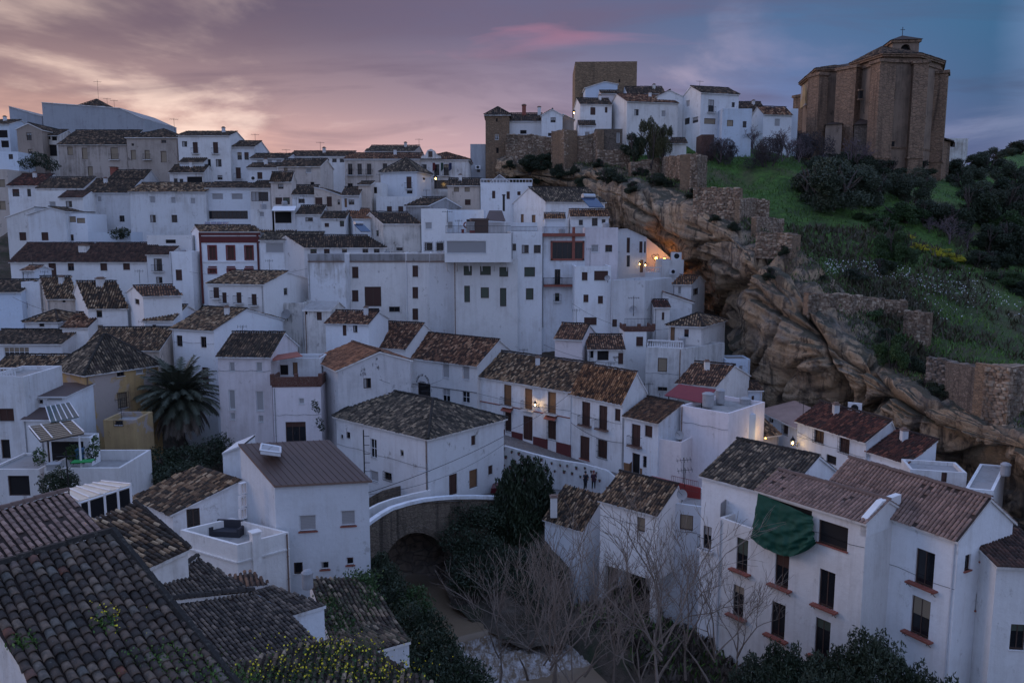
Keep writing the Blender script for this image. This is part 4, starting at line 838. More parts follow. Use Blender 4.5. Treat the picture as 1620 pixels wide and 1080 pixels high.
h('small white riverside house with rust and black tiles left of the pillar house', (922, 837), 955, 65, 950, prof=[(922, 837), (955, 783)], yaw=48, Lx=862, L=6.3, tile='old', chim=[(876, 803, 11, 22, 3)], key='river')
# ---- castle hill
NTOWN = len(GP)
h('white house with two stout chimneys beside the stone tower', (806, 191), 858, 152, 225, ry=180, L=8, tile='dark', wins=[(828, 209, 10, 6, 'o')], chim=[(829, 182, 6, 16, 3, 'terra'), (853, 181, 5, 12, 3)])
h('white gable-fronted house with one square window on the castle rock', (857, 182), 890, 150, 225, prof=[(857, 182), (874, 173), (890, 182)], L=8, tile='dark', wins=[(875, 190, 8, 8, 'w'), (870, 213, 6, 5, 'w')])
h('brown plastered lean-to right of the gable-fronted castle house', (890, 181), 908, 152, 218, prof=[(890, 180), (908, 188)], L=6, wall='stonew', tile='dark')
h('blue-white gabled house directly in front of the castle keep', (926, 137), 977, 163, 175, prof=[(927, 139), (957, 129), (977, 133)], L=8, wall='blue', tile='dark')
h('white castle-hill house with a brown window and slim left gable', (918, 164), 968, 154, 225, ry=156, Lx=908, yaw=6, tile='dark', wins=[(938, 176, 8, 12, 'b'), (959, 174, 4, 9, 'b')])
h('small white lean-to with pink terrace between castle houses', (951, 148), 980, 158, 165, ry=144, L=5, wall='pink', tile='dark')
h('rear white house with dark long roof behind the rosy-gabled house', (993, 148), 1052, 160, 165, ry=138, L=8, tile='dark')
h('white sloping-roofed filler house behind the rosy-gabled castle house', (1040, 158), 1086, 152, 240, prof=[(1040, 152), (1060, 143), (1086, 155)], yaw=6, L=8, wall='white', tile='dark')
h('castle-hill house with rosy gable end and plain front with two windows', (992, 160), 1073, 149, 245, ry=149, Lx=960, yaw=12, wall='white', tile='rust', wins=[(1007, 178, 7, 10, 'w'), (1050, 180, 7, 10, 's')])
h('low white shed with slit opening above the grass on the castle hill', (1050, 226), 1086, 141, 252, ry=219, L=4, wall='white2', tile='dark', wins=[(1060, 229, 8, 3, 'w')])
h('tall white castle-hill house with balcony door and awning', (1109, 146), 1169, 146, 250, ry=137, Lx=1077, yaw=16, tile='dark', wins=[(1125, 168, 9, 20, 'wB'), (1160, 166, 5, 8, 'w'), (1123, 192, 18, 9, 't'), (1155, 196, 10, 10, 'w'), (1088, 164, 6, 10, 's', 'L'), (1087, 192, 8, 10, 'w', 'L'), (1100, 190, 9, 9, 'w', 'L')])
h('flat white extension with two small windows right of the tall castle-hill house', (1143, 172), 1190, 144, 235, 'flat', L=7, wall='blue', pp=0.9, wins=[(1155, 195, 10, 10, 't'), (1178, 197, 6, 10, 'w')])
h('low white house with dark roof linking the tall castle-hill house to the church-side house', (1166, 176), 1212, 157, 240, ry=162, L=8, tile='dark', wins=[(1199, 186, 5, 7, 'w')])
h('white house with brown roof nearest the church, one shuttered window', (1208, 180), 1253, 151, 245, ry=169, Lx=1188, yaw=10, tile='rust', wins=[(1230, 194, 9, 12, 's')])
h('narrow blue-white wall house touching the church', (1250, 172), 1263, 155, 240, 'flat', L=7, wall='blue', pp=0.2)
h('roofless dark stone ruin below the rosy-gabled house', (942, 204), 985, 144, 245, 'flat', L=5, wall='dstone', name='stone_ruin', cat='ruin', wins=[(978, 218, 5, 16, 's')])
h('little white hut between gable-fronted house and dark ruin', (916, 198), 942, 146, 225, ry=192, L=4, tile='dark', wins=[(929, 213, 8, 9, 's')])
h('rust-brick basement house under the castle-hill balcony', (1110, 213), 1130, 142, 250, 'flat', L=4, wall='brickw', pp=0.2)
h('pale distant farmhouse beyond the church at right', (1500, 219), 1532, 225, 245, 'flat', L=9, wall='white2', wins=[(1508, 229, 6, 8, 'w')])

_b = HS['big']; _q = solve_x(_b['pA'], -_b['e'], 1138, 0.1, 20); _d = (_b['pA']-_b['e']*_q).y
h('low terrace wing of unfinished building with grey floor left of the green tarpaulin', (1138, 818), 1201, _d, 1060, 'flat', yaw=math.degrees(math.atan2(_b['e'].y, _b['e'].x)), L=6, pp=0.7, wins=[(1174, 877, 18, 51, 'wT'), (1168, 950, 17, 48, 'wT')], key='bigt', foot=2)
# ================================================================== castle, stone walls, church
h('great square stone keep of the castle rising behind the white houses', (910, 98), 1008, 168, 215, 'flat', yaw=-2, L=13, wall='keep', pp=1.0, name='castle_keep', cat='castle tower', wins=[(980, 128, 2.5, 5, 'o')])
h('stout brown stone tower with flat pyramid roof at the left end of the castle', (768, 181), 806, 151, 255, 'hip', ry=170, L=6, hi=3, wall='stone', tile='dark', name='stone_tower', cat='tower', wins=[(786, 217, 6, 9, 'wW'), (786, 190, 3, 6, 'o'), (787, 238, 4, 9, 'o')])
def stone_wall(label, pts, th=0.7, mat='stone', sz=0.34, name='stone_wall'):
    """pts: (x, ytop, ybottom, depth) along the wall"""
    tops = [P(x, y, d) for x, y, yb, d in pts]; bots = [Vector((t.x, t.y, zat(p[2], p[3]))) for t, p in zip(tops, pts)]
    c = sum(bots, Vector())/len(bots); c.z = min(b.z for b in bots)
    root = thing(name, label, 'stone wall', c)
    mb = MB(); Z = Vector((0, 0, 1)); V = []; F = []
    for a, b, a0, b0 in zip(tops, tops[1:], bots, bots[1:]):
        e = Vector((b.x-a.x, b.y-a.y, 0)); ln = e.length; e.normalize(); nb = Vector((-e.y, e.x, 0))
        if nb.y < 0: nb = -nb
        q = [a0+nb*0.06-Z, b0+nb*0.06-Z, b+nb*0.06-Z*0.06, a+nb*0.06-Z*0.06]; k = [x+nb*th for x in q]
        mb.poly(q); mb.poly(k[::-1]); mb.poly([q[3], q[2], k[2], k[3]]); mb.poly([q[1], k[1], k[2], q[2]]); mb.poly([q[0], q[3], k[3], k[0]])
        s = 0.0
        hmax = max(a.z-a0.z, b.z-b0.z)+1.0; t = 0
        rows = int(hmax/(sz*0.72))+1
        for r in range(rows):
            s = -random.random()*sz
            while s < ln:
                l = sz*random.uniform(0.7, 1.9); s0, s1 = max(0, s), min(ln, s+l); s += l
                if s1-s0 < 0.08: continue
                f = (s0+s1)/2/ln; zt = a.z+(b.z-a.z)*f; z1 = zt-r*sz*0.72-random.uniform(-.03, .05)+(random.uniform(-0.22, 0.12) if r == 0 else 0)
                if z1 < min(a0.z, b0.z)-1: continue
                o = a+e*s0; o = Vector((o.x, o.y, z1-sz*0.70)); pr = random.uniform(-0.08, 0.06)
                P8 = [o+e*x+nb*y+Z*z for z in (0, sz*0.66) for y in (pr, th if r == 0 else 0.2) for x in (0.01, s1-s0-0.02)]
                P8 = [p+Vector((random.uniform(-.03, .03), random.uniform(-.03, .03), random.uniform(-.03, .03))) for p in P8]
                n0 = len(V); V.extend(P8); F += [[n0+i for i in q] for q in ((0, 1, 5, 4), (4, 5, 7, 6), (0, 4, 6, 2), (1, 3, 7, 5), (2, 6, 7, 3))]
    mb.build('core', M[mat], root)
    uv = np.repeat(RNG.random((len(F)//5, 2)), 20, axis=0)
    o = np_mesh('stones', [tuple(p) for p in V], F, STM[mat], root, uv=uv); o['kind'] = 'stuff'
    return root
def stone_piece_mat(name, a, b, c):
    m, t, bs = new_mat(name); p = pos(t); uv = t.a('ShaderNodeSeparateXYZ', ins={0: t.a('ShaderNodeUVMap').outputs[0]})
    k = t.ramp(uv.outputs[0], [(0, a), (0.6, b), (1, c)])
    k = t.mix(t.m('MULTIPLY', t.ramp(t.noise(t.mapv(p, (1, 1, 0.4)), 0.6, 5, 0.6), [(0.46, (0, 0, 0)), (0.62, (1, 1, 1))]), 0.6), k, (0.06, 0.05, 0.04))
    t.l.new(k, bs.inputs['Base Color']); bs.inputs['Roughness'].default_value = 0.95; bump(t, bs, t.noise(p, 6, 3), 0.4, 0.04); return m
STM = {'stone': stone_piece_mat('wall_stones', (0.17, 0.11, 0.075), (0.28, 0.20, 0.14), (0.42, 0.33, 0.24)), 'dstone': stone_piece_mat('dark_wall_stones', (0.09, 0.07, 0.055), (0.17, 0.135, 0.11), (0.28, 0.23, 0.19))}
stone_wall('ragged castle wall below the house with two chimneys', [(800, 212, 258, 149), (845, 213, 256, 149), (872, 217, 256, 148.5), (888, 208, 262, 147)])
stone_wall('tall rough bastion in the middle of the castle rock', [(872, 208, 262, 147), (893, 205, 268, 144), (912, 208, 270, 146)], th=3)
stone_wall('castle wall stub between the bastion and the dark ruin', [(912, 216, 270, 146), (938, 212, 268, 145), (945, 205, 268, 143)], th=1.2)
stone_wall('short stone terrace wall below the dark ruin', [(944, 237, 262, 141), (972, 237, 262, 141), (998, 236, 264, 141)])
# ------------------------------------------------------------------ church
def prism(mb, corners, ztop, zbot, mi=0):
    n = len(corners); t = [Vector((c.x, c.y, ztop)) for c in corners]; b = [Vector((c.x, c.y, zbot)) for c in corners]
    for i in range(n): j = (i+1) % n; mb.poly([b[i], b[j], t[j], t[i]], mi)
    mb.poly(t, mi)
def G(x, d):  # plan point from a pixel column near the horizon
    u = (x-CX)/FPX; z = 6.0; c = d*CP-z*SP; return Vector((u*c, d, 0))
chm = Vector((G(1390, 158).x, 158, zat(290, 152)))
CH = thing('church', 'massive brown stone church with buttressed apse and little belfry on the hill top', 'church', chm)
zb = zat(290, 150)-3
zm = zat(92, 147); zn = zat(113, 157)
mb = MB()
main = [G(1338, 155), G(1385, 146.5), G(1440, 147), G(1474, 153), G(1470, 172), G(1360, 172)]
nave = [G(1259, 172), G(1283, 158), G(1338, 157), G(1380, 165), G(1330, 180)]
prism(mb, nave, zn, zb); prism(mb, main, zm, zb); mb.build('wall', M['churchp'], CH)
def buttress(x, d, wd, dp, zt, yaw=0):
    b = MB(); c = G(x, d); a = math.radians(yaw); e = Vector((math.cos(a), math.sin(a), 0)); n = Vector((-e.y, e.x, 0)); Z = Vector((0, 0, 1))
    o = Vector((c.x, c.y, zb)); H = zt-zb
    b.box(o, e, n, Z, (-wd/2, -dp/2, 0), (wd/2, dp/2, H)); b.box(o, e, n, Z, (-wd/2-0.25, -dp/2-0.25, H-0.02), (wd/2+0.25, dp/2+0.25, H+0.5))
    b.box(o, e, n, Z, (-wd/2-0.15, -dp/2-0.15, H*0.30), (wd/2+0.15, dp/2+0.15, H*0.30+0.35))
    b.build('buttress', M['church'], CH)
buttress(1285, 157.5, 2.2, 3, zn-0.9, 20); buttress(1333, 153.5, 2.2, 4, zat(108, 152), 35); buttress(1385, 145.8, 3.2, 2.6, zm-1.2, 12)
buttress(1441, 146.2, 2.4, 2.8, zm-1.3, -15); buttress(1474, 152.5, 2.6, 3.4, zat(118, 152), -30); buttress(1261, 171, 1.8, 3, zn-2.5, 30)
def band(corners, z, pr, hh, name):
    b = MB(); n = len(corners); c = sum(corners, Vector())/n
    o = [Vector((c.x+(p.x-c.x)*pr, c.y+(p.y-c.y)*pr, z)) for p in corners]; prism(b, o, z+hh, z); b.poly(o[::-1]); return b.build(name, M['church'], CH)
band(main, zm-0.9, 1.035, 0.45, 'cornice'); band(main, zm+0.02, 1.07, 0.5, 'cornice'); band(nave, zn+0.02, 1.05, 0.45, 'cornice')
rb = MB()
def hipto(corners, z0, apex0, apex1, pr=1.09):
    n = len(corners); c = sum(corners, Vector())/n
    o = [Vector((c.x+(p.x-c.x)*pr, c.y+(p.y-c.y)*pr, z0)) for p in corners]
    out = []
    for i in range(n):
        j = (i+1) % n; m = (o[i]+o[j])/2; q0 = min((apex0, apex1), key=lambda a: (a-o[i]).length); q1 = min((apex0, apex1), key=lambda a: (a-o[j]).length)
        f = [o[i], o[j], q1] if (q0-q1).length < 0.1 else [o[i], o[j], q1, q0]; out.append(f)
    return out
ap0 = P(1395, 74, 154); ap1 = P(1425, 78, 158)
for f in hipto(main, zm+0.55, ap0, ap1): slab_poly(rb, f, 0.2)
an0 = P(1320, 104, 166); an1 = P(1345, 100, 168)
for f in hipto(nave, zn+0.5, an0, an1): slab_poly(rb, f, 0.2)
cr = rb.build('roof', [SLAB, M['church']], CH)
for f in hipto(main, zm+0.6, ap0, ap1)+hipto(nave, zn+0.55, an0, an1):
    eu = (f[1]-f[0]).normalized(); up = f[-1]-f[0]; up = up-eu*up.dot(eu)
    if (f[0].y+f[1].y)/2 < 168: tile_sheet(cr, f[0], f[1], up, f, T['dark'], 0.34, 0.5, 3)
# belfry: four walls with an arched opening to the front and left
def belfry():
    c = G(1411, 153); e = Vector((math.cos(-0.15), math.sin(-0.15), 0)); n = Vector((-e.y, e.x, 0)); Z = Vector((0, 0, 1)); wd = 4.6
    z0 = zat(96, 152); z1 = zat(66, 152); b = MB()
    O0 = Vector((c.x, c.y, z0))-e*wd/2-n*wd/2
    for (O_, ex, inw) in ((O0, e, n), (O0+e*wd, n, -e), (O0+n*wd, e, -n), (O0, n, e)):
        H = z1-z0; aw = 0.85
        cols = [0, wd/2-aw]+[wd/2-aw+2*aw*i/8 for i in range(1, 9)]+[wd]
        for s0, s1 in zip(cols, cols[1:]):
            def tp(s):
                d2 = aw*aw-(s-wd/2)**2; return H*0.52+(math.sqrt(d2) if d2 > 0 else 0)
            if s0 >= wd/2-aw-1e-6 and s1 <= wd/2+aw+1e-6:
                lo = H*0.30; b.poly([O_+ex*s0, O_+ex*s1, O_+ex*s1+Z*lo, O_+ex*s0+Z*lo])
                b.poly([O_+ex*s0+Z*tp(s0), O_+ex*s1+Z*tp(s1), O_+ex*s1+Z*H, O_+ex*s0+Z*H])
                b.poly([O_+ex*s0+Z*tp(s0), O_+ex*s1+Z*tp(s1), O_+ex*s1+Z*tp(s1)+inw*0.6, O_+ex*s0+Z*tp(s0)+inw*0.6])
                b.poly([O_+ex*s0+Z*lo, O_+ex*s1+Z*lo, O_+ex*s1+Z*lo+inw*0.6, O_+ex*s0+Z*lo+inw*0.6])
            else: b.poly([O_+ex*s0, O_+ex*s1, O_+ex*s1+Z*H, O_+ex*s0+Z*H])
    bl = b.build('belfry', M['churchp'], CH)
    b = MB(); b.box(O0+Z*0.3, e, n, Z, (0.7, 0.7, 0), (wd-0.7, wd-0.7, (z1-z0)-0.5)); b.build('belfry_shade_block', M['dark'], bl)  # black block stands in for the shade inside the hollow belfry
    b = MB(); c4 = [O0+Z*(z1-z0)+e*x+n*y for x, y in ((-.5, -.5), (wd+.5, -.5), (wd+.5, wd+.5), (-.5, wd+.5))]; ap = O0+e*wd/2+n*wd/2+Z*(z1-z0+1.3)
    for i in range(4): b.poly([c4[i], c4[(i+1) % 4], ap], 0)
    b.poly(c4[::-1]); b.box(O0+Z*(z1-z0-0.45), e, n, Z, (-.3, -.3, 0), (wd+.3, wd+.3, 0.4), 1); b.build('belfry_roof', [SLAB, M['church']], bl)
    b = MB(); b.bar(ap, ap+Z*1.5, 0.06); b.bar(ap+Z*1.0-e*0.4, ap+Z*1.0+e*0.4, 0.05); b.build('cross', M['iron'], bl)
belfry()
band(main, zb+(zm-zb)*.36, 1.012, 0.35, 'string_course'); band(nave, zb+(zn-zb)*.36, 1.012, 0.3, 'string_course')
for (x, yy_, dd_, ww_, hh_) in ((1412, 150, 146.6, .7, 1.6), (1461, 128, 149.6, .8, 2.2), (1362, 150, 149.4, .6, 1.4), (1305, 160, 156.9, .6, 1.4), (1412, 228, 146.6, .6, .9), (1459, 190, 149.8, 1.0, 1.0)):
    q = P(x, yy_, dd_); mb = MB(); mb.wbox((q.x-ww_/2, q.y-.12, q.z-hh_/2), (q.x+ww_/2, q.y+.6, q.z+hh_/2)); fr_ = mb.build('window_slot', M['dark'], CH)
    mb = MB(); mb.wbox((q.x-ww_/2-.18, q.y-.18, q.z+hh_/2+.003), (q.x+ww_/2+.18, q.y+.4, q.z+hh_/2+.22)); mb.wbox((q.x-ww_/2-.18, q.y-.18, q.z-hh_/2-.2), (q.x+ww_/2+.18, q.y+.4, q.z-hh_/2-.003)); mb.build('lintel', M['church'], fr_)
# arched blind window in the west bay, niches, lean-tos
def arch_panel(x0, x1, ytop, ybot, dA, dB, name, mat, parent, push=0.12):
    a = P(x0, ybot, dA); b0 = P(x1, ybot, dB); e = b0-a; e.z = 0; wd = e.length; e.normalize(); out = Vector((e.y, -e.x, 0)); H = zat(ytop, (dA+dB)/2)-zat(ybot, (dA+dB)/2)
    m = MB(); pts = [(0, 0), (wd, 0)]+[(wd/2+wd/2*math.cos(t), H-wd/2+wd/2*math.sin(t)) for t in [math.pi*i/8 for i in range(9)]]
    f = [a+e*s+Vector((0, 0, 1))*t+out*push for s, t in pts]; bk = [p-out*0.3 for p in f]; m.poly(f); n = len(f)
    for i in range(n): j = (i+1) % n; m.poly([f[i], bk[i], bk[j], f[j]])
    return m.build(name, M[mat], parent)
arch_panel(1266.5, 1274, 137, 172, 167.2, 163.0, 'blind_window', 'ochre', CH)
lean = [G(1476, 152), G(1497, 154), G(1496, 162), G(1478, 165)]
mb = MB(); prism(mb, lean, zat(223, 153), zb); an = mb.build('annex', M['church'], CH)
mb = MB(); q = [Vector((p.x, p.y, zat(222, 153))) for p in lean]; q[0].z = q[3].z = zat(215, 153); q[0].x -= 0.6; q[1].x += 0.5; q[2].x += 0.5; q[0].y -= .4; q[1].y -= .4; slab_poly(mb, q, 0.25); mb.build('annex_roof', [SLAB, SLAB], an)
mb = MB(); a = P(1468, 268, 151.2); mb.wbox((a.x, a.y, a.z), (a.x+1.0, a.y+0.3, a.z+1.4)); 
mb = MB(); b_ = P(1484, 262, 152.6); mb.wbox((b_.x-0.5, b_.y-0.25, b_.z-0.7), (b_.x+0.5, b_.y+0.3, b_.z+0.7)); mb.build('annex_window', M['dark'], an)
for (x0, x1, d0, ytop, yb2) in ((1300, 1326, 151, 196, 188), (1345, 1374, 147.5, 196, 181)):
    c4 = [G(x0, d0+1.5), G(x1, d0), G(x1, d0+6), G(x0, d0+6)]; mb = MB(); prism(mb, c4, zat(ytop, d0), zb); ch_ = mb.build('chapel', M['dstone'] if x0 > 1330 else M['churchp'], CH)
    mb = MB(); cc = sum(c4, Vector())/4; z0 = zat(ytop, d0)
    c5 = [Vector((cc.x+(p.x-cc.x)*1.12, cc.y+(p.y-cc.y)*1.12, z0)) for p in c4]; ap = Vector((cc.x+0.5, cc.y+2, zat(yb2, d0+2)))
    for i in range(4): mb.poly([c5[i], c5[(i+1) % 4], ap])
    mb.poly(c5[::-1]); mb.build('chapel_roof', SLAB, ch_)

# ================================================================== rock and ground
def catmull(G_, nu, nv):
    """G_: (R, C, 3) control grid -> (nv, nu, 3)"""
    def interp(A, n, axis):
        A = np.moveaxis(A, axis, 0); m = len(A); t = np.linspace(0, m-1-1e-6, n); i = t.astype(int); f = (t-i)[:, None, None]
        p0 = A[np.maximum(i-1, 0)]; p1 = A[i]; p2 = A[np.minimum(i+1, m-1)]; p3 = A[np.minimum(i+2, m-1)]
        r = 0.5*((2*p1)+(-p0+p2)*f+(2*p0-5*p1+4*p2-p3)*f*f+(-p0+3*p1-3*p2+p3)*f**3)
        return np.moveaxis(r, 0, axis)
    return interp(interp(G_, nv, 0), nu, 1)
def grid_mesh(name, V, mat, smooth=True, kind='structure', label=None):
    nv, nu = V.shape[:2]; idx = np.arange(nv*nu).reshape(nv, nu)
    F = np.stack([idx[:-1, :-1], idx[:-1, 1:], idx[1:, 1:], idx[1:, :-1]], -1).reshape(-1, 4)
    o = np_mesh(name, V.reshape(-1, 3), F, mat, None, smooth=smooth); o['kind'] = kind
    if label: o['label'] = label
    return o
def normals(V):
    du = np.gradient(V, axis=1); dv = np.gradient(V, axis=0); n = np.cross(du, dv); n /= np.linalg.norm(n, axis=2, keepdims=True)+1e-9; return n
CCOL = [(700, 262, 158, 700, 320, 158, 0), (745, 252, 156, 745, 310, 156, 0), (800, 244, 151.5, 800, 310, 149, 1), (860, 246, 149.5, 860, 320, 147, 1.5), (930, 258, 147, 930, 335, 141, 2), (1000, 268, 140, 985, 390, 127, 3),
        (1060, 283, 130, 1040, 432, 122, 3.5), (1110, 303, 123, 1090, 462, 115, 3.5), (1150, 330, 116, 1140, 515, 107, 3), (1200, 362, 109, 1150, 590, 99, 3), (1268, 400, 101, 1180, 655, 92.5, 3),
        (1325, 452, 95, 1240, 690, 87, 3), (1388, 514, 90, 1300, 700, 84, 3), (1435, 572, 84, 1370, 715, 79, 3), (1478, 606, 79.5, 1430, 730, 74, 2.5), (1552, 634, 74, 1500, 745, 68.5, 2), (1632, 662, 68, 1600, 780, 62, 2), (1750, 702, 60, 1700, 850, 54, 1)]
rows = []
for f, bl, gd in ((0.0, 0.0, 0.0), (0.10, 0.3, 0.72), (0.24, 0.9, 1.0), (0.50, 0.9, 1.1), (0.72, 0.2, 1.0), (0.90, -0.7, 0.9), (1.0, -1.1, 0.9), (1.30, -1.2, 0.9)):
    row = []
    for tx, ty, td, bx, by, bd, bg in CCOL:
        p = P(tx, ty, td); q = P(bx, by, bd); v = P(tx+(bx-tx)*f, ty+(by-ty)*f, td+(bd-td)*gd-bg*bl); row.append(tuple(v))
    rows.append(row)
CV = catmull(np.array(rows), 520, 190); CN = normals(CV)
if CN[60, 260, 1] > 0: CN = -CN
CR = [([(1262, 352), (1225, 395), (1180, 425), (1140, 468)], 8, 2.0), ([(1140, 445), (1152, 520), (1170, 590), (1200, 640)], 5, 1.6), ([(1262, 480), (1300, 545), (1312, 600), (1325, 650), (1330, 700)], 7, 2.8),
      ([(985, 318), (1030, 345), (1040, 370), (1100, 400), (1150, 432)], 4, 1.3), ([(1395, 560), (1398, 600), (1375, 640), (1350, 665)], 8, 2.4), ([(1188, 470), (1250, 505), (1330, 545), (1400, 600)], 5, 1.4), ([(1400, 610), (1470, 680), (1560, 735), (1640, 770)], 7, 2.0),
      ([(1200, 405), (1255, 420), (1300, 440)], 6, 1.6), ([(1020, 300), (1035, 350), (1045, 372)], 4, 1.4), ([(1250, 420), (1290, 470)], 7, 2.0)]
cs = CV[..., 1]*CP-CV[..., 2]*SP; PX = CX+FPX*CV[..., 0]/cs; PY = CY-FPX*(CV[..., 2]*CP+CV[..., 1]*SP)/cs
disp = np.zeros(PX.shape)
for pl, wd, dp in CR:
    best = np.full(PX.shape, 1e9)
    for (x0, y0), (x1, y1) in zip(pl, pl[1:]):
        L2 = (x1-x0)**2+(y1-y0)**2; t = np.clip(((PX-x0)*(x1-x0)+(PY-y0)*(y1-y0))/L2, 0, 1)
        best = np.minimum(best, np.hypot(PX-x0-t*(x1-x0), PY-y0-t*(y1-y0)))
    disp -= dp*np.exp(-(best/wd)**2)
flat = CV.reshape(-1, 3); nz = np.empty(len(flat)); dd2 = disp.ravel()
for i in range(len(flat)):
    x, y, z = flat[i]; v = Vector((x, y, z))
    a = noise.noise(v*0.075)*2.0+noise.noise(v*0.19+Vector((5, 3, 1)))*0.8+noise.noise(v*0.42+Vector((2, 3, 7)))*0.35
    s = z+0.35*x+noise.noise(v*0.08)*2.5             # tilted beds
    q_ = max(0.0, noise.noise(v*0.09+Vector((9, 1, 4)))+0.25); b = (abs(noise.noise(Vector((x*0.03, y*0.03, s*0.7))))*1.3+abs(noise.noise(Vector((x*0.10, y*0.10, s*2.2))))*0.55)*q_*1.7
    k1 = noise.noise(Vector((x*.10+3, y*.10, z*.13+x*.05))); k2 = noise.noise(Vector((x*.26, y*.26+7, z*.32+x*.12)))
    c = noise.noise(v*0.7)*0.30+noise.noise(v*2.2)*0.12-1.0*math.exp(-(k1/.04)**2)-0.35*math.exp(-(k2/.05)**2)
    nz[i] = a-b+c
disp = (nz+dd2).reshape(disp.shape)
edge = np.clip(np.arange(190)/16.0, 0, 1)[:, None]
CV = CV+CN*(disp*(0.25+0.75*edge))[..., None]
def rock_mat():
    m, t, b = new_mat('cliff_rock'); p = pos(t); g = t.a('ShaderNodeNewGeometry'); nzv = t.a('ShaderNodeSeparateXYZ', ins={0: g.outputs['Normal']}).outputs[2]
    sp = t.a('ShaderNodeSeparateXYZ', ins={0: p}); s = t.m('ADD', sp.outputs[2], t.m('MULTIPLY', sp.outputs[0], 0.35)); s = t.m('ADD', s, t.m('MULTIPLY', t.noise(p, 0.15, 4), 5.0))
    bv = t.a('ShaderNodeCombineXYZ', ins={0: t.m('MULTIPLY', sp.outputs[0], 0.06), 1: t.m('MULTIPLY', sp.outputs[1], 0.06), 2: s}).outputs[0]
    bed = t.noise(bv, 1.3, 6, 0.6); big = t.noise(p, 0.12, 5, 0.6, 0.5)
    c = t.ramp(big, [(0.30, (0.50, 0.34, 0.20)), (0.50, (0.62, 0.44, 0.28)), (0.70, (0.70, 0.53, 0.36))])
    c = t.mix(t.m('MULTIPLY', t.ramp(bed, [(0.38, (1, 1, 1)), (0.52, (0, 0, 0))]), 0.5), c, (0.22, 0.145, 0.095))
    st = t.noise(t.mapv(p, (0.75, 0.75, 0.075)), 1.0, 7, 0.68, 0.9)
    c = t.mix(t.m('MULTIPLY', t.ramp(st, [(0.50, (0, 0, 0)), (0.60, (1, 1, 1))]), 0.80), c, (0.060, 0.048, 0.040))
    c = t.mix(t.m('MULTIPLY', t.ramp(t.noise(p, 0.21, 6, 0.65), [(0.50, (0, 0, 0)), (0.62, (1, 1, 1))]), 0.55), c, (0.26, 0.225, 0.19))
    up = t.ramp(t.m('ADD', nzv, t.m('MULTIPLY', t.m('SUBTRACT', t.noise(p, 0.9, 5), 0.5), 0.9)), [(0.50, (0, 0, 0)), (0.85, (1, 1, 1))])
    c = t.mix(t.m('MULTIPLY', up, 0.75), c, (0.23, 0.215, 0.195))
    gr = t.ramp(t.m('ADD', nzv, t.m('MULTIPLY', t.m('SUBTRACT', t.noise(p, 0.45, 5), 0.5), 1.6)), [(0.62, (0, 0, 0)), (0.80, (1, 1, 1))])
    c = t.mix(t.m('MULTIPLY', gr, 0.7), c, (0.05, 0.055, 0.028))
    sk = t.ramp(t.noise(p, 1.6, 8, 0.75), [(0.56, (0, 0, 0)), (0.66, (1, 1, 1))]); c = t.mix(t.m('MULTIPLY', sk, 0.45), c, (0.09, 0.07, 0.055))
    t.l.new(c, b.inputs['Base Color']); b.inputs['Roughness'].default_value = 0.95
    bump(t, b, t.m('ADD', bed, t.noise(p, 1.3, 9, 0.75)), 1.0, 0.9); return m
M['rock'] = rock_mat()
grid_mesh('cliff', CV, M['rock'], smooth=True, label='tan overhanging rock band streaked with black')
# the grassy hill above the rock
HC = [[(860, 250, 150), (860, 230, 158), (860, 212, 175)], [(930, 262, 148), (930, 240, 156), (930, 222, 172)], [(1000, 270, 140.4), (1000, 246, 150), (1000, 232, 168)], [(1060, 286, 130.4), (1060, 252, 146), (1060, 238, 165)], [(1110, 306, 123.4), (1120, 262, 140), (1130, 232, 160)],
      [(1150, 333, 116.4), (1165, 290, 132), (1180, 240, 158)], [(1200, 365, 109.4), (1215, 310, 127), (1240, 245, 156)], [(1268, 403, 101.4), (1270, 330, 123), (1300, 262, 153)], [(1325, 455, 95.4), (1340, 372, 114), (1370, 283, 147)],
      [(1388, 517, 90.4), (1400, 402, 109), (1440, 286, 149)], [(1435, 575, 84.4), (1470, 424, 107), (1510, 284, 157)], [(1478, 609, 79.9), (1530, 444, 108), (1580, 252, 190)], [(1552, 637, 74.4), (1600, 484, 102), (1660, 238, 230)],
      [(1632, 665, 68.4), (1700, 524, 96), (1760, 234, 250)], [(1750, 705, 60.4), (1850, 580, 88), (1900, 234, 270)]]
rows = [[tuple(P(*c[k])) for c in HC] for k in range(3)]
rows[0] = [tuple(Vector(a)+Vector((0.8, 2.4, -0.5))) for a in rows[0]]; rows.insert(0, [tuple(Vector(a)+Vector((-0.5, -1.9, -1.2))) for a in rows[0]]); rows.append([(a[0]*1.5, a[1]*1.5, a[2]-4) for a in rows[-1]])
HV = catmull(np.array(rows), 260, 150)
f_ = HV.reshape(-1, 3)
for i in range(len(f_)):
    v = Vector(f_[i]); f_[i, 2] += noise.noise(v*0.09)*1.2+noise.noise(v*0.3)*0.45+noise.noise(v*0.9)*0.15
HV = f_.reshape(HV.shape)
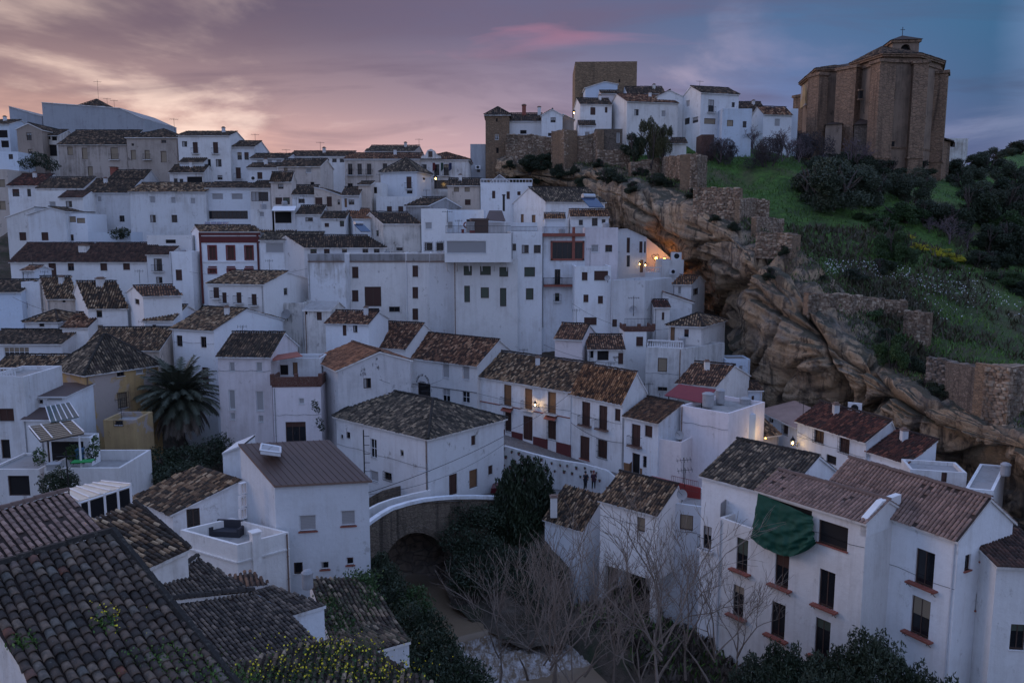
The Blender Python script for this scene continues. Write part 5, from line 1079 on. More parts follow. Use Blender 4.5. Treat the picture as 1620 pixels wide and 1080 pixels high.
def grass_mat():
    m, t, b = new_mat('grassy_slope'); p = pos(t); a = t.noise(p, 0.10, 5, 0.6, 0.4); c_ = t.noise(p, 1.2, 6, 0.7)
    c = t.ramp(a, [(0.34, (0.035, 0.075, 0.018)), (0.48, (0.085, 0.185, 0.030)), (0.56, (0.085, 0.125, 0.034)), (0.66, (0.13, 0.11, 0.06))])
    c = t.mix(t.m('MULTIPLY', t.ramp(c_, [(0.42, (0, 0, 0)), (0.62, (1, 1, 1))]), 0.6), c, (0.026, 0.040, 0.016))
    yy = t.a('ShaderNodeSeparateXYZ', ins={0: p}).outputs[1]; near = t.a('ShaderNodeMapRange', interpolation_type='SMOOTHSTEP', ins={0: t.m('ADD', yy, t.m('MULTIPLY', t.m('SUBTRACT', a, 0.5), 70.0)), 1: 118.0, 2: 92.0, 3: 0.0, 4: 0.6}).outputs[0]
    c = t.mix(near, c, t.ramp(c_, [(0.35, (0.028, 0.034, 0.016)), (0.6, (0.075, 0.060, 0.038))]))
    t.l.new(c, b.inputs['Base Color']); b.inputs['Roughness'].default_value = 1; bump(t, b, c_, 0.9, 0.5); return m
M['grass'] = grass_mat()
grid_mesh('grassy_hillside', HV, M['grass'], label='green slope above the rock')
# town terrain under the houses
gp = np.array([(x, y, z) for x, y, z in GP[:NTOWN]]); gp[:, 2] -= 2.0
def zriv(x, y): r = ray(x, y); return r
def Pz(x, y, z): r = ray(x, y); return r*(z/r.z)
RIVZ = -31.3
cl = [Pz(600, 870, RIVZ), Pz(645, 885, RIVZ), Pz(690, 912, RIVZ), Pz(727, 955, RIVZ), Pz(762, 1003, RIVZ), Pz(812, 1062, RIVZ-1.2), Pz(862, 1140, RIVZ-1.5), Pz(920, 1300, RIVZ-2), Pz(1000, 1600, RIVZ-2)]
xs = np.linspace(-150, 110, 210); ys = np.linspace(2, 270, 210); X, Y = np.meshgrid(xs, ys)
extra = np.array([(-140, 200, 6), (-60, 230, 6), (0, 230, 8), (60, 240, 8), (-130, 120, 0), (-60, 20, -26), (-14, 14, -22), (-25, 30, -24), (20, 20, -30), (60, 30, -30), (90, 60, -30), (10, 40, -31), (30, 45, -30), (-6, 38, -31), (-110, 60, -18), (-140, 30, -18), (100, 120, -30), (60, 110, -30), (45, 90, -30), (-12, 52, -31), (-3, 62, -30), (9, 61, -31.5), (14, 62, -31.5)], float)
gp = np.vstack([gp, extra])
num = np.zeros(X.shape); den = np.zeros(X.shape)
for gx, gy, gz in gp:
    wq = 1.0/((X-gx)**2+(Y-gy)**2+4.0)**1.6; num += wq*gz; den += wq
ZT = num/den
dist = np.full(X.shape, 1e9)
for a, b in zip(cl, cl[1:]):
    L2 = (b.x-a.x)**2+(b.y-a.y)**2; t = np.clip(((X-a.x)*(b.x-a.x)+(Y-a.y)*(b.y-a.y))/L2, 0, 1); dist = np.minimum(dist, np.hypot(X-a.x-t*(b.x-a.x), Y-a.y-t*(b.y-a.y)))
ZC = RIVZ-3.4+np.clip((dist-4.2)/2.5, 0, 1)*3.9+np.maximum(0, dist-7.5)*0.6
ZT = np.minimum(ZT, ZC)
for i in range(ZT.shape[0]):
    for j in range(ZT.shape[1]):
        ZT[i, j] += noise.noise(Vector((X[i, j]*0.35, Y[i, j]*0.35, 0)))*0.35
def ground_mat():
    m, t, b = new_mat('earth_and_weeds'); p = pos(t); a = t.noise(p, 0.4, 6, 0.65)
    c = t.ramp(a, [(0.36, (0.026, 0.034, 0.015)), (0.50, (0.06, 0.047, 0.034)), (0.66, (0.115, 0.088, 0.065))])
    t.l.new(c, b.inputs['Base Color']); b.inputs['Roughness'].default_value = 1; bump(t, b, t.noise(p, 2.5, 6, 0.7), 0.9, 0.3); return m
M['earth'] = ground_mat()
grid_mesh('ground', np.stack([X, Y, ZT], -1), M['earth'])
mb = MB(); mb.poly([Vector(v) for v in ((-3000, -500, -37), (3000, -500, -37), (3000, 4000, -37), (-3000, 4000, -37))]); o = mb.build('far_ground', M['grass']); o['kind'] = 'structure'
def tz(x, y):
    i = int(np.clip((y-2)/(268/209), 0, 208)); j = int(np.clip((x+150)/(260/209), 0, 208)); return float(ZT[i, j])
# river with a small weir
def water_mat(name, foam):
    m, t, b = new_mat(name); p = pos(t); c = t.mix(t.noise(p, 0.5, 4), (0.155, 0.11, 0.07), (0.21, 0.15, 0.10))
    if foam:
        fo = t.ramp(t.noise(t.mapv(p, (1.2, 0.35, 1)), 2.2, 8, 0.75, 0.6), [(0.44, (0, 0, 0)), (0.62, (1, 1, 1))]); c = t.mix(t.m('MULTIPLY', fo, 0.75), c, (0.62, 0.60, 0.60))
    t.l.new(c, b.inputs['Base Color']); b.inputs['Roughness'].default_value = 0.28 if not foam else 0.35; b.inputs['IOR'].default_value = 1.33
    bump(t, b, t.noise(p, 2.2 if not foam else 4, 4, 0.6), 0.25 if not foam else 0.8, 0.10 if not foam else 0.3); return m
def strip(cpts, wd, zs, nu=10, jit=0.0):
    rows = []
    for k, c in enumerate(cpts):
        a = cpts[max(0, k-1)]; b = cpts[min(len(cpts)-1, k+1)]; d = (b-a); d.z = 0; d.normalize(); n = Vector((-d.y, d.x, 0))
        rows.append([(c.x+n.x*wd*(i/nu-0.5)*2, c.y+n.y*wd*(i/nu-0.5)*2, zs[k]+(random.uniform(-jit, jit))) for i in range(nu+1)])
    return np.array(rows)
FP = catmull(np.array([[tuple(p) for p in cl]]*2), 160, 2)[0]; fp = [Vector(q) for q in FP]
k4 = int(np.argmin([(p-cl[4]).length for p in fp])); kf = k4+26
zs_ = [RIVZ+0.12 if k < k4 else RIVZ-0.15 if k == k4 else RIVZ-0.7 if k == k4+1 else RIVZ-1.0 for k in range(len(fp))]
SV = strip(fp, 5.6, zs_, 30); r_ = np.random.default_rng(2); sv = SV[k4:kf+1]; sv[..., 2] += r_.normal(0, .07, sv.shape[:2])
grid_mesh('river', SV[:k4+1], water_mat('muddy_water', False), label='brown river above the weir')
grid_mesh('river', sv, water_mat('foaming_water', True), label='white foaming water just below the weir')
grid_mesh('river', SV[kf:], water_mat('dim_water', False), label='brown river below the weir')
# lower road, bridge, street
def sheet(name, back, front, mat, up=0.0, n=24, kind='structure'):
    G_ = np.array([[tuple(P(*q)) for q in back], [tuple((P(*a)+P(*b))/2) for a, b in zip(back, front)], [tuple(P(*q)) for q in front]]); G_[..., 2] += up
    V = catmull(G_, n, 6); return grid_mesh(name, V, mat, kind=kind)
sheet('road', [(560, 812, 67), (620, 800, 69), (690, 782, 71), (780, 774, 76), (880, 771, 76.5), (1010, 780, 74)], [(560, 850, 61.5), (622, 806, 64.2), (690, 794, 66.8), (782, 791, 70), (880, 789, 70.5), (1010, 800, 69)], M['pave'])
b1 = HS['row1']; b2 = HS['row2']
sheet('street', [(757, 680, 91), (800, 687, 87.5), (903, 722, 81.5), (985, 748, 77), (1040, 758, 74.5)], [(757, 704, 82), (800, 711, 78.5), (880, 732, 75.8), (965, 752, 74), (1040, 768, 72)], M['pave'])
def ribbon_wall(name, label, cat, pts, th, mat, z0=None, parent=None):
    """pts (x, ytop, d, ybottom)"""
    t = [P(a, b, c) for a, b, c, e_ in pts]; bt = [Vector((p.x, p.y, zat(q[3], q[2]))) for p, q in zip(t, pts)]; m = MB()
    off = []
    for i, p in enumerate(t):
        a = t[max(0, i-1)]; b = t[min(len(t)-1, i+1)]; d = b-a; d.z = 0; d.normalize(); n = Vector((-d.y, d.x, 0)); off.append(n*th)
    for i in range(len(t)-1):
        m.poly([bt[i], bt[i+1], t[i+1], t[i]]); m.poly([t[i], t[i+1], t[i+1]+off[i+1], t[i]+off[i]]); m.poly([t[i]+off[i], t[i+1]+off[i+1], bt[i+1]+off[i+1], bt[i]+off[i]])
    m.poly([bt[0], t[0], t[0]+off[0], bt[0]+off[0]]); k = len(t)-1; m.poly([t[k], bt[k], bt[k]+off[k], t[k]+off[k]])
    o = m.build(name, M[mat], parent)
    if label: o['label'] = label; o['category'] = cat
    return o, t, bt
ribbon_wall('retaining_wall', 'white parapet wall hung with flower pots between the upper street and lower road', 'wall', [(797, 705, 78, 790), (840, 717, 76.8, 790), (880, 727, 75.6, 786), (925, 734, 74.6, 784), (960, 744, 73.8, 784), (975, 757, 73.4, 784), (985, 772, 73, 784)], 0.35, 'white')
ribbon_wall('ramp_wall', 'white ramp wall between the bridge and the corner house', 'wall', [(575, 810, 64.5, 850), (600, 797, 65.6, 830), (622, 789, 66.5, 815), (650, 782, 67, 808), (681, 775, 67.4, 800)], 0.3, 'white')
# bridge
bt_pts = [(575, 836, 61.6), (590, 824, 62.3), (606, 813, 63.2), (622, 804, 64.2), (645, 797, 65.2), (670, 791, 66.2), (695, 788, 67.2), (720, 786.5, 68.2), (750, 786, 69.2), (785, 787, 70.4)]
BRt = thing('stone_bridge', 'old stone arch bridge with whitewashed coping over the brown river', 'bridge', P(680, 900, 66))
cols = []
for (x0, y0, d0), (x1, y1, d1) in zip(bt_pts, bt_pts[1:]):
    for k in range(5): f = k/5; cols.append((x0+(x1-x0)*f, y0+(y1-y0)*f, d0+(d1-d0)*f))
cols.append(bt_pts[-1]); m = MB(); mo = MB()
def archy(x):
    u = (x-660)/62.0; return None if abs(u) >= 1 else 930-88*math.sqrt(1-u*u)
off = Vector((-0.35, 1, 0)).normalized()*5.0
prev = None
for x, y, d in cols:
    a = P(x, y, d); yb_ = archy(x); zb_ = zat(yb_, d) if yb_ else -34.5; b = Vector((a.x, a.y, max(-34.5, zb_))); cur = (a, b, yb_ is not None)
    if prev:
        m.poly([prev[1], b, a, prev[0]]); m.poly([prev[1]+off, b+off, a+off, prev[0]+off]); mo.poly([prev[1], b, b+off, prev[1]+off])
    prev = cur
m.v += []; br = m.build('arch_wall', M['bridge'], BRt); mo.build('soffit', M['bridge'], BRt)
m = MB()
av = [(x, archy(x)) for x in np.linspace(599, 721, 24)]
dar = lambda x: np.interp(x, [p[0] for p in bt_pts], [p[2] for p in bt_pts])
for (x0, y0), (x1, y1) in zip(av, av[1:]):
    d0, d1 = dar(x0)-0.14, dar(x1)-0.14; cxx, cyy = 660, 930
    q = [P(x0, y0 or 930, d0), P(x1, y1 or 930, d1), P(cxx+(x1-cxx)*1.12, cyy+((y1 or 930)-cyy)*1.12, d1), P(cxx+(x0-cxx)*1.12, cyy+((y0 or 930)-cyy)*1.12, d0)]; q = [q[0]+(q[1]-q[0])*0.04, q[1], q[2], q[3]+(q[2]-q[3])*0.04]
    mm = MB(); mm.poly(q); bk = [p+off*0.06 for p in q]
    for i in range(4): j = (i+1) % 4; mm.poly([q[i], bk[i], bk[j], q[j]])
    mm.build('arch_stone', M['bridge'], BRt)
o, _, _ = ribbon_wall('coping', None, None, [(x, y-2, d-0.08, y+3) for x, y, d in bt_pts], 0.45, 'white', parent=BRt)
# rock bank seen through and beside the arch
def bank(name, rows_, nu, nv, mat, amp, label=None):
    V = catmull(np.array([[tuple(P(*q)) for q in r] for r in rows_]), nu, nv); N = normals(V); f = V.reshape(-1, 3); g = N.reshape(-1, 3)
    for i in range(len(f)):
        v = Vector(f[i]); k = noise.noise(v*0.5)*amp+noise.noise(v*1.5)*amp*0.4; f[i] = f[i]+g[i]*k
    return grid_mesh(name, f.reshape(V.shape), mat, smooth=False, label=label)
M['bankrock'] = masonry('river_bank_rock', (0.16, 0.115, 0.085), (0.09, 0.07, 0.055), (0.05, 0.04, 0.035), 0.9, 0.7)
bank('rock_bank', [[(580, 832, 65.5), (630, 834, 67.5), (690, 832, 70), (760, 832, 72)], [(580, 865, 65), (630, 865, 67), (690, 870, 69), (760, 872, 71)], [(580, 915, 64), (630, 903, 66), (690, 915, 67.5), (760, 935, 69)]], 60, 40, M['bankrock'], 0.9, 'rock seen through the bridge arch')
bank('rock_bank', [[(690, 792, 69.6), (740, 790, 70.6), (790, 790, 71.5), (850, 790, 74), (900, 800, 73)], [(700, 850, 68.5), (740, 850, 69), (800, 850, 69.5), (850, 860, 68), (900, 870, 68)], [(705, 920, 66), (740, 930, 64.5), (800, 930, 63), (850, 950, 62), (900, 960, 62)], [(715, 960, 63), (760, 990, 60), (800, 1010, 58.5), (850, 1020, 58), (900, 1020, 58)]], 80, 70, M['earth'], 0.8, 'weedy bank below the road')

hv = HV.reshape(-1, 3); hcx = hv[:, 1]*CP-hv[:, 2]*SP; HPX = CX+FPX*hv[:, 0]/hcx; HPY = CY-FPX*(hv[:, 2]*CP+hv[:, 1]*SP)/hcx
cvf = CV.reshape(-1, 3); ccx = cvf[:, 1]*CP-cvf[:, 2]*SP; CPX_ = CX+FPX*cvf[:, 0]/ccx; CPY_ = CY-FPX*(cvf[:, 2]*CP+cvf[:, 1]*SP)/ccx
def hd(x, y):
    c = np.hypot(HPX-x, HPY-y); i = int(np.argmin(c)); c2 = np.hypot(CPX_-x, CPY_-y); j = np.where(c2 < 5)[0]
    a = hv[i, 1]; b = cvf[j, 1].min() if len(j) else 1e9; return min(a, b)-0.7
stone_wall('long low stone wall climbing to the square buttress', [(998, 257, 272, hd(998, 272)), (1045, 249, 276, hd(1045, 276)), (1090, 244, 290, hd(1090, 290))])
stone_wall('square stone buttress at the end of the long castle wall', [(1092, 244, 296, hd(1092, 296)), (1104, 243, 296, hd(1104, 296)), (1119, 246, 296, hd(1119, 296))], th=2.5)
stone_wall('broad drystone terrace wall under the square buttress', [(1097, 296, 330, hd(1097, 330)), (1135, 296, 336, hd(1135, 336)), (1172, 297, 340, hd(1172, 340))], th=1.0)
stone_wall('second drystone terrace wall descending the grassy edge', [(1172, 315, 345, hd(1172, 345)), (1196, 314, 348, hd(1196, 348)), (1218, 316, 348, hd(1218, 348))])
stone_wall('third short drystone terrace wall', [(1198, 343, 362, hd(1198, 362)), (1241, 346, 364, hd(1241, 364))])
stone_wall('fourth drystone wall forming a small square platform', [(1196, 367, 392, hd(1196, 392)), (1230, 368, 396, hd(1230, 396)), (1254, 371, 396, hd(1254, 396))], th=2)
stone_wall('long thin drystone wall half way up the grass slope', [(1280, 463, 484, hd(1280, 484)), (1350, 466, 486, hd(1350, 486)), (1400, 473, 492, hd(1400, 492)), (1437, 476, 500, hd(1437, 500))], mat='stone')
stone_wall('narrow drystone pier at the end of the long slope wall', [(1430, 491, 520, hd(1430, 520)), (1452, 493, 535, hd(1452, 535)), (1472, 494, 545, hd(1472, 545))])
stone_wall('dark overgrown drystone wall near the right edge', [(1466, 564, 600, hd(1466, 600)), (1510, 571, 612, hd(1510, 612)), (1560, 580, 640, hd(1560, 640))], mat='dstone')
stone_wall('big squared drystone bastion at the right frame edge', [(1558, 579, 650, hd(1558, 650)), (1600, 581, 655, hd(1600, 655)), (1700, 590, 665, hd(1700, 665))], th=3)
# ================================================================== foreground roofs
def plane3(a, b, c):
    A_, B_, C_ = P(*a), P(*b), P(*c); n = (B_-A_).cross(C_-A_).normalized()
    if n.z < 0: n = -n
    return A_, n
def near_roof(label, pl, poly, eave, tile, pw, tl, drop=5.0, caps=(), name='tiled_house', wall='white2', cat='house', nseg=4, jit=1.0, hgt=0.42, thick=0.16, moss=True, singles=0):
    p0, n = pl; W3 = [hit(x, y, p0, n) for x, y in poly]
    root = thing(name, label, cat, (sum(W3, Vector())/len(W3)).to_tuple()[:2]+(min(p.z for p in W3)-drop,))
    e0, e1 = hit(eave[0][0], eave[0][1], p0, n), hit(eave[1][0], eave[1][1], p0, n); eu = (e1-e0).normalized(); up = n.cross(eu)
    if up.z < 0: up = -up
    c = sum(W3, Vector())/len(W3); mb = MB(); In = [c+(p-c)*0.965-n*0.12 for p in W3]
    k = len(In)
    zlow = min(p.z for p in W3)-drop
    for i in range(k):
        a, b = In[i], In[(i+1) % k]; mb.poly([Vector((a.x, a.y, zlow)), Vector((b.x, b.y, zlow)), b, a])
    mb.build('wall', M[wall], root)
    mb = MB(); slab_poly(mb, W3, thick); ro = mb.build('roof', [SLAB, EDGE], root)
    if singles:
        singles_roof(ro, e0, eu, up, n, W3, T[tile], pw, tl, singles)
    else: tile_sheet(ro, e0, e1, up, [p+n*0.02 for p in W3], T[tile], pw, tl, nseg, jit, hgt)
    if caps:
        mb = MB()
        for a, b in caps: ridge_row(mb, hit(*a, p0, n)+n*0.05, hit(*b, p0, n)+n*0.05, 0.14)
        q = mb.build('ridge_caps', T[tile], ro)
        q['kind'] = 'stuff'
    return root, p0, n, eu, up
def tile_obj_mesh(pw, tl, seed, mat):
    ns = 6; v = []; f = []
    r = pw*0.46
    for y, sc, lf in ((-tl*0.56, 1.05, 0.035), (-tl*0.15, 0.98, 0.02), (tl*0.56, 0.84, 0.0)):
        for i in range(ns+1):
            a = math.pi*i/ns; v.append((-math.cos(a)*r*sc, y, math.sin(a)*r*0.92*sc+lf))
    k = ns+1
    for j in range(2):
        for i in range(ns): f.append((j*k+i, j*k+i+1, (j+1)*k+i+1, (j+1)*k+i))
    v += [(x*0.86, y+0.0, z*0.86) for x, y, z in v[:k]]
    for i in range(ns): f.append((i, 3*k+i, 3*k+i+1, i+1))
    me = bpy.data.meshes.new('tile'); me.from_pydata(v, [], f); me.polygons.foreach_set('use_smooth', [True]*(2*ns)+[False]*ns); me.materials.append(mat)
    return me
def big_tile_mat():
    m, t, b = new_mat('weathered_barrel_tile'); p = pos(t); r = t.a('ShaderNodeObjectInfo').outputs['Random']
    c = t.ramp(r, [(0.0, (0.035, 0.027, 0.023)), (0.35, (0.075, 0.054, 0.043)), (0.65, (0.13, 0.088, 0.065)), (0.88, (0.21, 0.155, 0.115)), (0.96, (0.14, 0.13, 0.115)), (1.0, (0.20, 0.07, 0.042))])
    k = t.ramp(t.noise(p, 3.5, 8, 0.75), [(0.42, (0, 0, 0)), (0.60, (1, 1, 1))]); c = t.mix(t.m('MULTIPLY', k, 0.75), c, (0.030, 0.028, 0.026))
    l = t.ramp(t.noise(p, 14, 5, 0.7), [(0.58, (0, 0, 0)), (0.66, (1, 1, 1))]); c = t.mix(t.m('MULTIPLY', l, 0.35), c, (0.24, 0.23, 0.20))
    t.l.new(c, b.inputs['Base Color']); b.inputs['Roughness'].default_value = 0.9; bump(t, b, t.noise(p, 18, 5, 0.7), 0.6, 0.02); return m
M['bigtile'] = big_tile_mat()
from mathutils import Matrix
def singles_roof(ro, e0, eu, up, n, W3, mat, pw, tl, cnt):
    off = origin_of(ro); pts = [((p-e0).dot(eu), (p-e0).dot(up)) for p in W3]; k = len(pts)
    area = sum(pts[i][0]*pts[(i+1) % k][1]-pts[(i+1) % k][0]*pts[i][1] for i in range(k)); sg = 1 if area > 0 else -1
    L_ = []
    us = [q[0] for q in pts]; vs = [q[1] for q in pts]
    u = min(us)+pw/2
    while u < max(us):
        v = min(vs)+tl/2+random.uniform(-.1, .1); wig = random.uniform(-.02, .02)
        while v < max(vs):
            if all(sg*((pts[(i+1) % k][0]-pts[i][0])*(v-pts[i][1])-(pts[(i+1) % k][1]-pts[i][1])*(u-pts[i][0])) > 0.04 for i in range(k)):
                L_.append((u+wig+random.gauss(0, .008), v+random.gauss(0, .018)))
            v += tl*0.93
        u += pw
    me = [tile_obj_mesh(pw, tl, s, M['bigtile']) for s in range(1)]
    chan = []
    items = []
    for (u, v) in L_:
        w3 = e0+eu*u+up*v; x, y = proj(w3); vis = -60 < x < 1680 and -60 < y < 1110; items.append((not vis, w3.length, u, v, w3))
    items.sort(key=lambda q: (q[0], q[1]))
    rest = MB()
    for i, (nv, ds, u, v, w3) in enumerate(items):
        rt = random.gauss(0, 0.03); ti = random.gauss(0, 0.02); xa = eu*math.cos(rt)+up*math.sin(rt); ya = up*math.cos(rt)-eu*math.sin(rt); za = n+ya*ti; s = random.uniform(0.95, 1.06)
        mt = Matrix((xa*s, ya*s, za*s)).transposed().to_4x4(); mt.translation = w3-off+n*(0.03+random.uniform(0, .02))
        if i < cnt:
            o = bpy.data.objects.new('tile', me[0]); o.matrix_local = mt; link(o, ro); o.matrix_local = mt
        else:
            b = len(rest.v); rest.v += [tuple(mt @ q.co+off) for q in me[0].vertices]; rest.f += [tuple(b+j for j in pl.vertices) for pl in me[0].polygons]; rest.mi += [0]*len(me[0].polygons)
    q = rest.build('roof_tiles', T['grey'], ro)
    if q:
        q['kind'] = 'stuff'; ul = q.data.uv_layers.new(name='UVMap'); npol = len(me[0].polygons)
        lt = len(q.data.loops); per = lt//max(1, len(q.data.polygons)//npol); rv = np.repeat(RNG.random((lt//per, 2)), per, axis=0); ul.data.foreach_set('uv', rv.ravel().astype(np.float32))
R1_, R0_ = P(178, 842, 24), P(-60, 912, 21); vv = P(370, 1080, 20.5)-R1_
pl1 = (R1_, (R0_-R1_).cross(vv).normalized()*(1 if (R0_-R1_).cross(vv).z > 0 else -1))
def px_(v): x, y = proj(v); return (x, y)
e1_, e0_ = R1_+vv*1.30, R0_+vv*1.30
near_roof('big mossy barrel-tiled roof filling the lower left corner', pl1, [px_(R0_), px_(R1_), px_(e1_), px_(e0_)], (px_(e0_), px_(e1_)), 'grey', 0.265, 0.33, singles=300, caps=[(px_(R0_), px_(R1_)), (px_(R1_), px_(e1_))], drop=2.0)
near_roof('neat pinkish-brown modern tiled roof at the left edge', plane3((-30, 816, 30.3), (107, 778, 33), (162, 838, 31.2)), [(-60, 824), (107, 778), (166, 842), (60, 880), (-60, 920)], ((-60, 908), (162, 842)), 'mauve', 0.27, 0.36, jit=0.2, hgt=0.25, caps=[((-60, 824), (107, 778))])
near_roof('dark old tiled roof between the modern roof and the walled terrace', plane3((150, 824, 36.3), (212, 796, 38.5), (299, 868, 35.8)), [(146, 825), (213, 795), (300, 869), (226, 903)], ((226, 903), (300, 869)), 'old', 0.27, 0.4, caps=[((213, 795), (300, 869))])
near_roof('small light brown tiled roof sliver beside the old dark roof', plane3((226, 908, 35), (300, 880, 37.5), (245, 940, 34.2)), [(228, 908), (312, 880), (250, 930), (240, 925)], ((240, 928), (270, 915)), 'mauve', 0.27, 0.36, jit=0.3)
near_roof('lilac-grey shallow tiled roof with dark hip caps', plane3((312, 882, 38), (244, 930, 34), (398, 934, 36.5)), [(312, 881), (400, 936), (266, 950), (244, 928)], ((266, 950), (400, 936)), 'grey2', 0.22, 0.3, jit=0.4, caps=[((312, 881), (244, 928)), ((266, 949), (400, 935))])
near_roof('small orange-brown tile strip behind the lilac-grey roof', plane3((357, 913, 41), (398, 905, 42), (410, 928, 40)), [(352, 914), (398, 906), (425, 925), (385, 928)], ((385, 928), (425, 925)), 'brownwarm', 0.26, 0.36)
near_roof('wide dark grey tiled roof in front of the walled terrace', plane3((268, 951, 33.8), (400, 937, 36.5), (345, 1085, 29.5)), [(268, 951), (400, 937), (463, 973), (500, 1012), (440, 1075), (345, 1098)], ((345, 1085), (480, 1045)), 'grey2', 0.22, 0.30, jit=0.5, wall='white')
near_roof('upper right piece of the dark grey foreground roof beside the flue pipe', plane3((268, 951, 33.8), (400, 937, 36.5), (345, 1085, 29.5)), [(398, 934), (430, 925), (516, 957), (463, 973)], ((463, 973), (516, 957)), 'grey2', 0.22, 0.30, jit=0.5, wall='white')
0 and h('white stub wall facing the river roof beside the wide grey roof', (463, 973), 515, 35.5, 1012, 'flat', L=2.5, pp=0.1, wall='white', foot=2, name='white_annex')
near_roof('mossy old tiled roof sloping to the river trees', plane3((500, 912, 44), (590, 930, 44.5), (520, 1010, 38)), [(488, 915), (560, 913), (592, 932), (648, 1010), (522, 1012)], ((520, 1012), (648, 1010)), 'moss', 0.27, 0.42, jit=1.6)
near_roof('white-walled lean-to with ragged tiles overhanging the river trees', plane3((590, 1000, 39.5), (646, 1012, 39), (560, 1025, 37)), [(512, 985), (600, 985), (650, 1014), (560, 1040)], ((560, 1040), (650, 1014)), 'moss', 0.27, 0.42, jit=1.6, wall='white')
near_roof('overgrown old tiled roof with yellow flowering weeds at bottom', plane3((380, 1060, 29), (520, 1005, 32), (690, 1085, 29)), [(300, 1100), (352, 1058), (520, 1010), (590, 1026), (700, 1090), (700, 1130), (300, 1130)], ((300, 1130), (700, 1130)), 'moss', 0.28, 0.42, jit=1.4)
0 and h('white gable wall under the ragged river-side tiles', (588, 1025), 640, 37.5, 1055, 'flat', L=3, pp=0.1, wall='white', foot=3, name='white_annex')
# ================================================================== fittings on the houses
def fpt(H, x, y, f='F'):
    o_, n_ = {'F': (H['pA'], Vector((-H['e'].y, H['e'].x, 0))), 'R': (H['pA']+H['e']*H['w'], Vector((H['n'].y, -H['n'].x, 0))), 'L': (H['pA'], Vector((H['n'].y, -H['n'].x, 0)))}[f]
    return hit(x, y, o_, n_)
def railing(parent, pts, hgt, mat='iron', step=0.16, r=0.014, name='railing', posts=None):
    m = MB(); Z = Vector((0, 0, 1))
    for a, b in zip(pts, pts[1:]):
        a, b = Vector(a), Vector(b)
        m.bar(a+Z*hgt, b+Z*hgt, r*1.6); m.bar(a+Z*0.08, b+Z*0.08, r*1.3); n = max(1, int((b-a).length/step))
        for i in range(n+1): p = a+(b-a)*(i/n); m.bar(p, p+Z*hgt, r)
    return m.build(name, M[mat], parent)
def balustrade(parent, a, b, hgt=0.9, step=0.22, name='balustrade'):
    a, b = Vector(a), Vector(b); Z = Vector((0, 0, 1)); m = MB(); e = (b-a); e.z = 0; ln = e.length; e.normalize(); n = Vector((-e.y, e.x, 0))
    m.box(a, e, n, Z, (0, -0.1, hgt-0.12), (ln, 0.1, hgt)); m.box(a, e, n, Z, (0, -0.1, 0), (ln, 0.1, 0.1)); root = m.build(name, M['wframe'], parent)
    k = int(ln/step)
    for i in range(k+1):
        p = a+e*(ln*i/k); q = MB(); q.lathe(p, [(0.05, 0.1), (0.075, 0.3), (0.035, 0.55), (0.05, hgt-0.12)], 6); q.build('baluster', M['wframe'], root)
def top_rail(H, x0, x1, hgt, off=0.0, mat='iron', **k):
    y = proj(H['pA'])[1]; a = fpt(H, x0, y); b = fpt(H, x1, y); a.z = b.z = H['pA'].z+off; nn = Vector((-H['e'].y, H['e'].x, 0))*0.1
    return railing(H['root'], [a+nn, b+nn], hgt, mat, **k)
def slab_px(H, x0, x1, y0, y1, thick, mat, name, f='F', parent=None, proud=0.003):
    a = fpt(H, x0, (y0+y1)/2, f); b = fpt(H, x1, (y0+y1)/2, f); t = fpt(H, (x0+x1)/2, y0, f); c = fpt(H, (x0+x1)/2, y1, f)
    e = b-a; e.z = 0; ln = e.length; e.normalize(); out = Vector((e.y, -e.x, 0)); m = MB(); o = Vector((a.x, a.y, c.z))
    m.box(o, e, out, Vector((0, 0, 1)), (0, -0.02, 0), (ln, thick, t.z-c.z)); return m.build(name, M[mat] if isinstance(mat, str) else mat, parent or H['root'])
# red trimmed house
rh = HS['redh']
for x0, x1, y0, y1, nm in ((317.5, 320.5, 368, 480, 'pilaster'), (408, 411, 368, 480, 'pilaster'), (316, 412, 366, 372, 'red_cornice'), (317, 411, 374, 384, 'red_frieze'), (330, 343, 421, 423, 'red_band'), (359, 372, 421, 423, 'red_band'), (388, 401, 421, 423, 'red_band')):
    slab_px(rh, x0, x1, y0, y1, 0.16 if 'fr' not in nm else 0.08, 'red', nm)
slab_px(rh, 320.6, 407.8, 413, 415, 0.1, 'wframe', 'white_band')
# solar panel
sp = thing('solar_collector', 'dark blue solar panel lying on the roof of the red-trimmed house', 'solar panel', P(341, 366, 115.5))
m = MB(); a, b, c, d_ = P(323, 366, 115), P(362, 363, 115), P(361, 351, 118), P(324, 351, 118)
m.poly([a, b, c, d_]); m.poly([x-Vector((0, 0, .12)) for x in (d_, c, b, a)]); m.build('glass', M['panel'], sp)
m = MB()
for i in range(5): f = i/4; m.bar(a+(b-a)*f, d_+(c-d_)*f, 0.05)
m.bar(a, b, .05); m.bar(d_, c, .05); m.build('frame', M['steel'], sp)
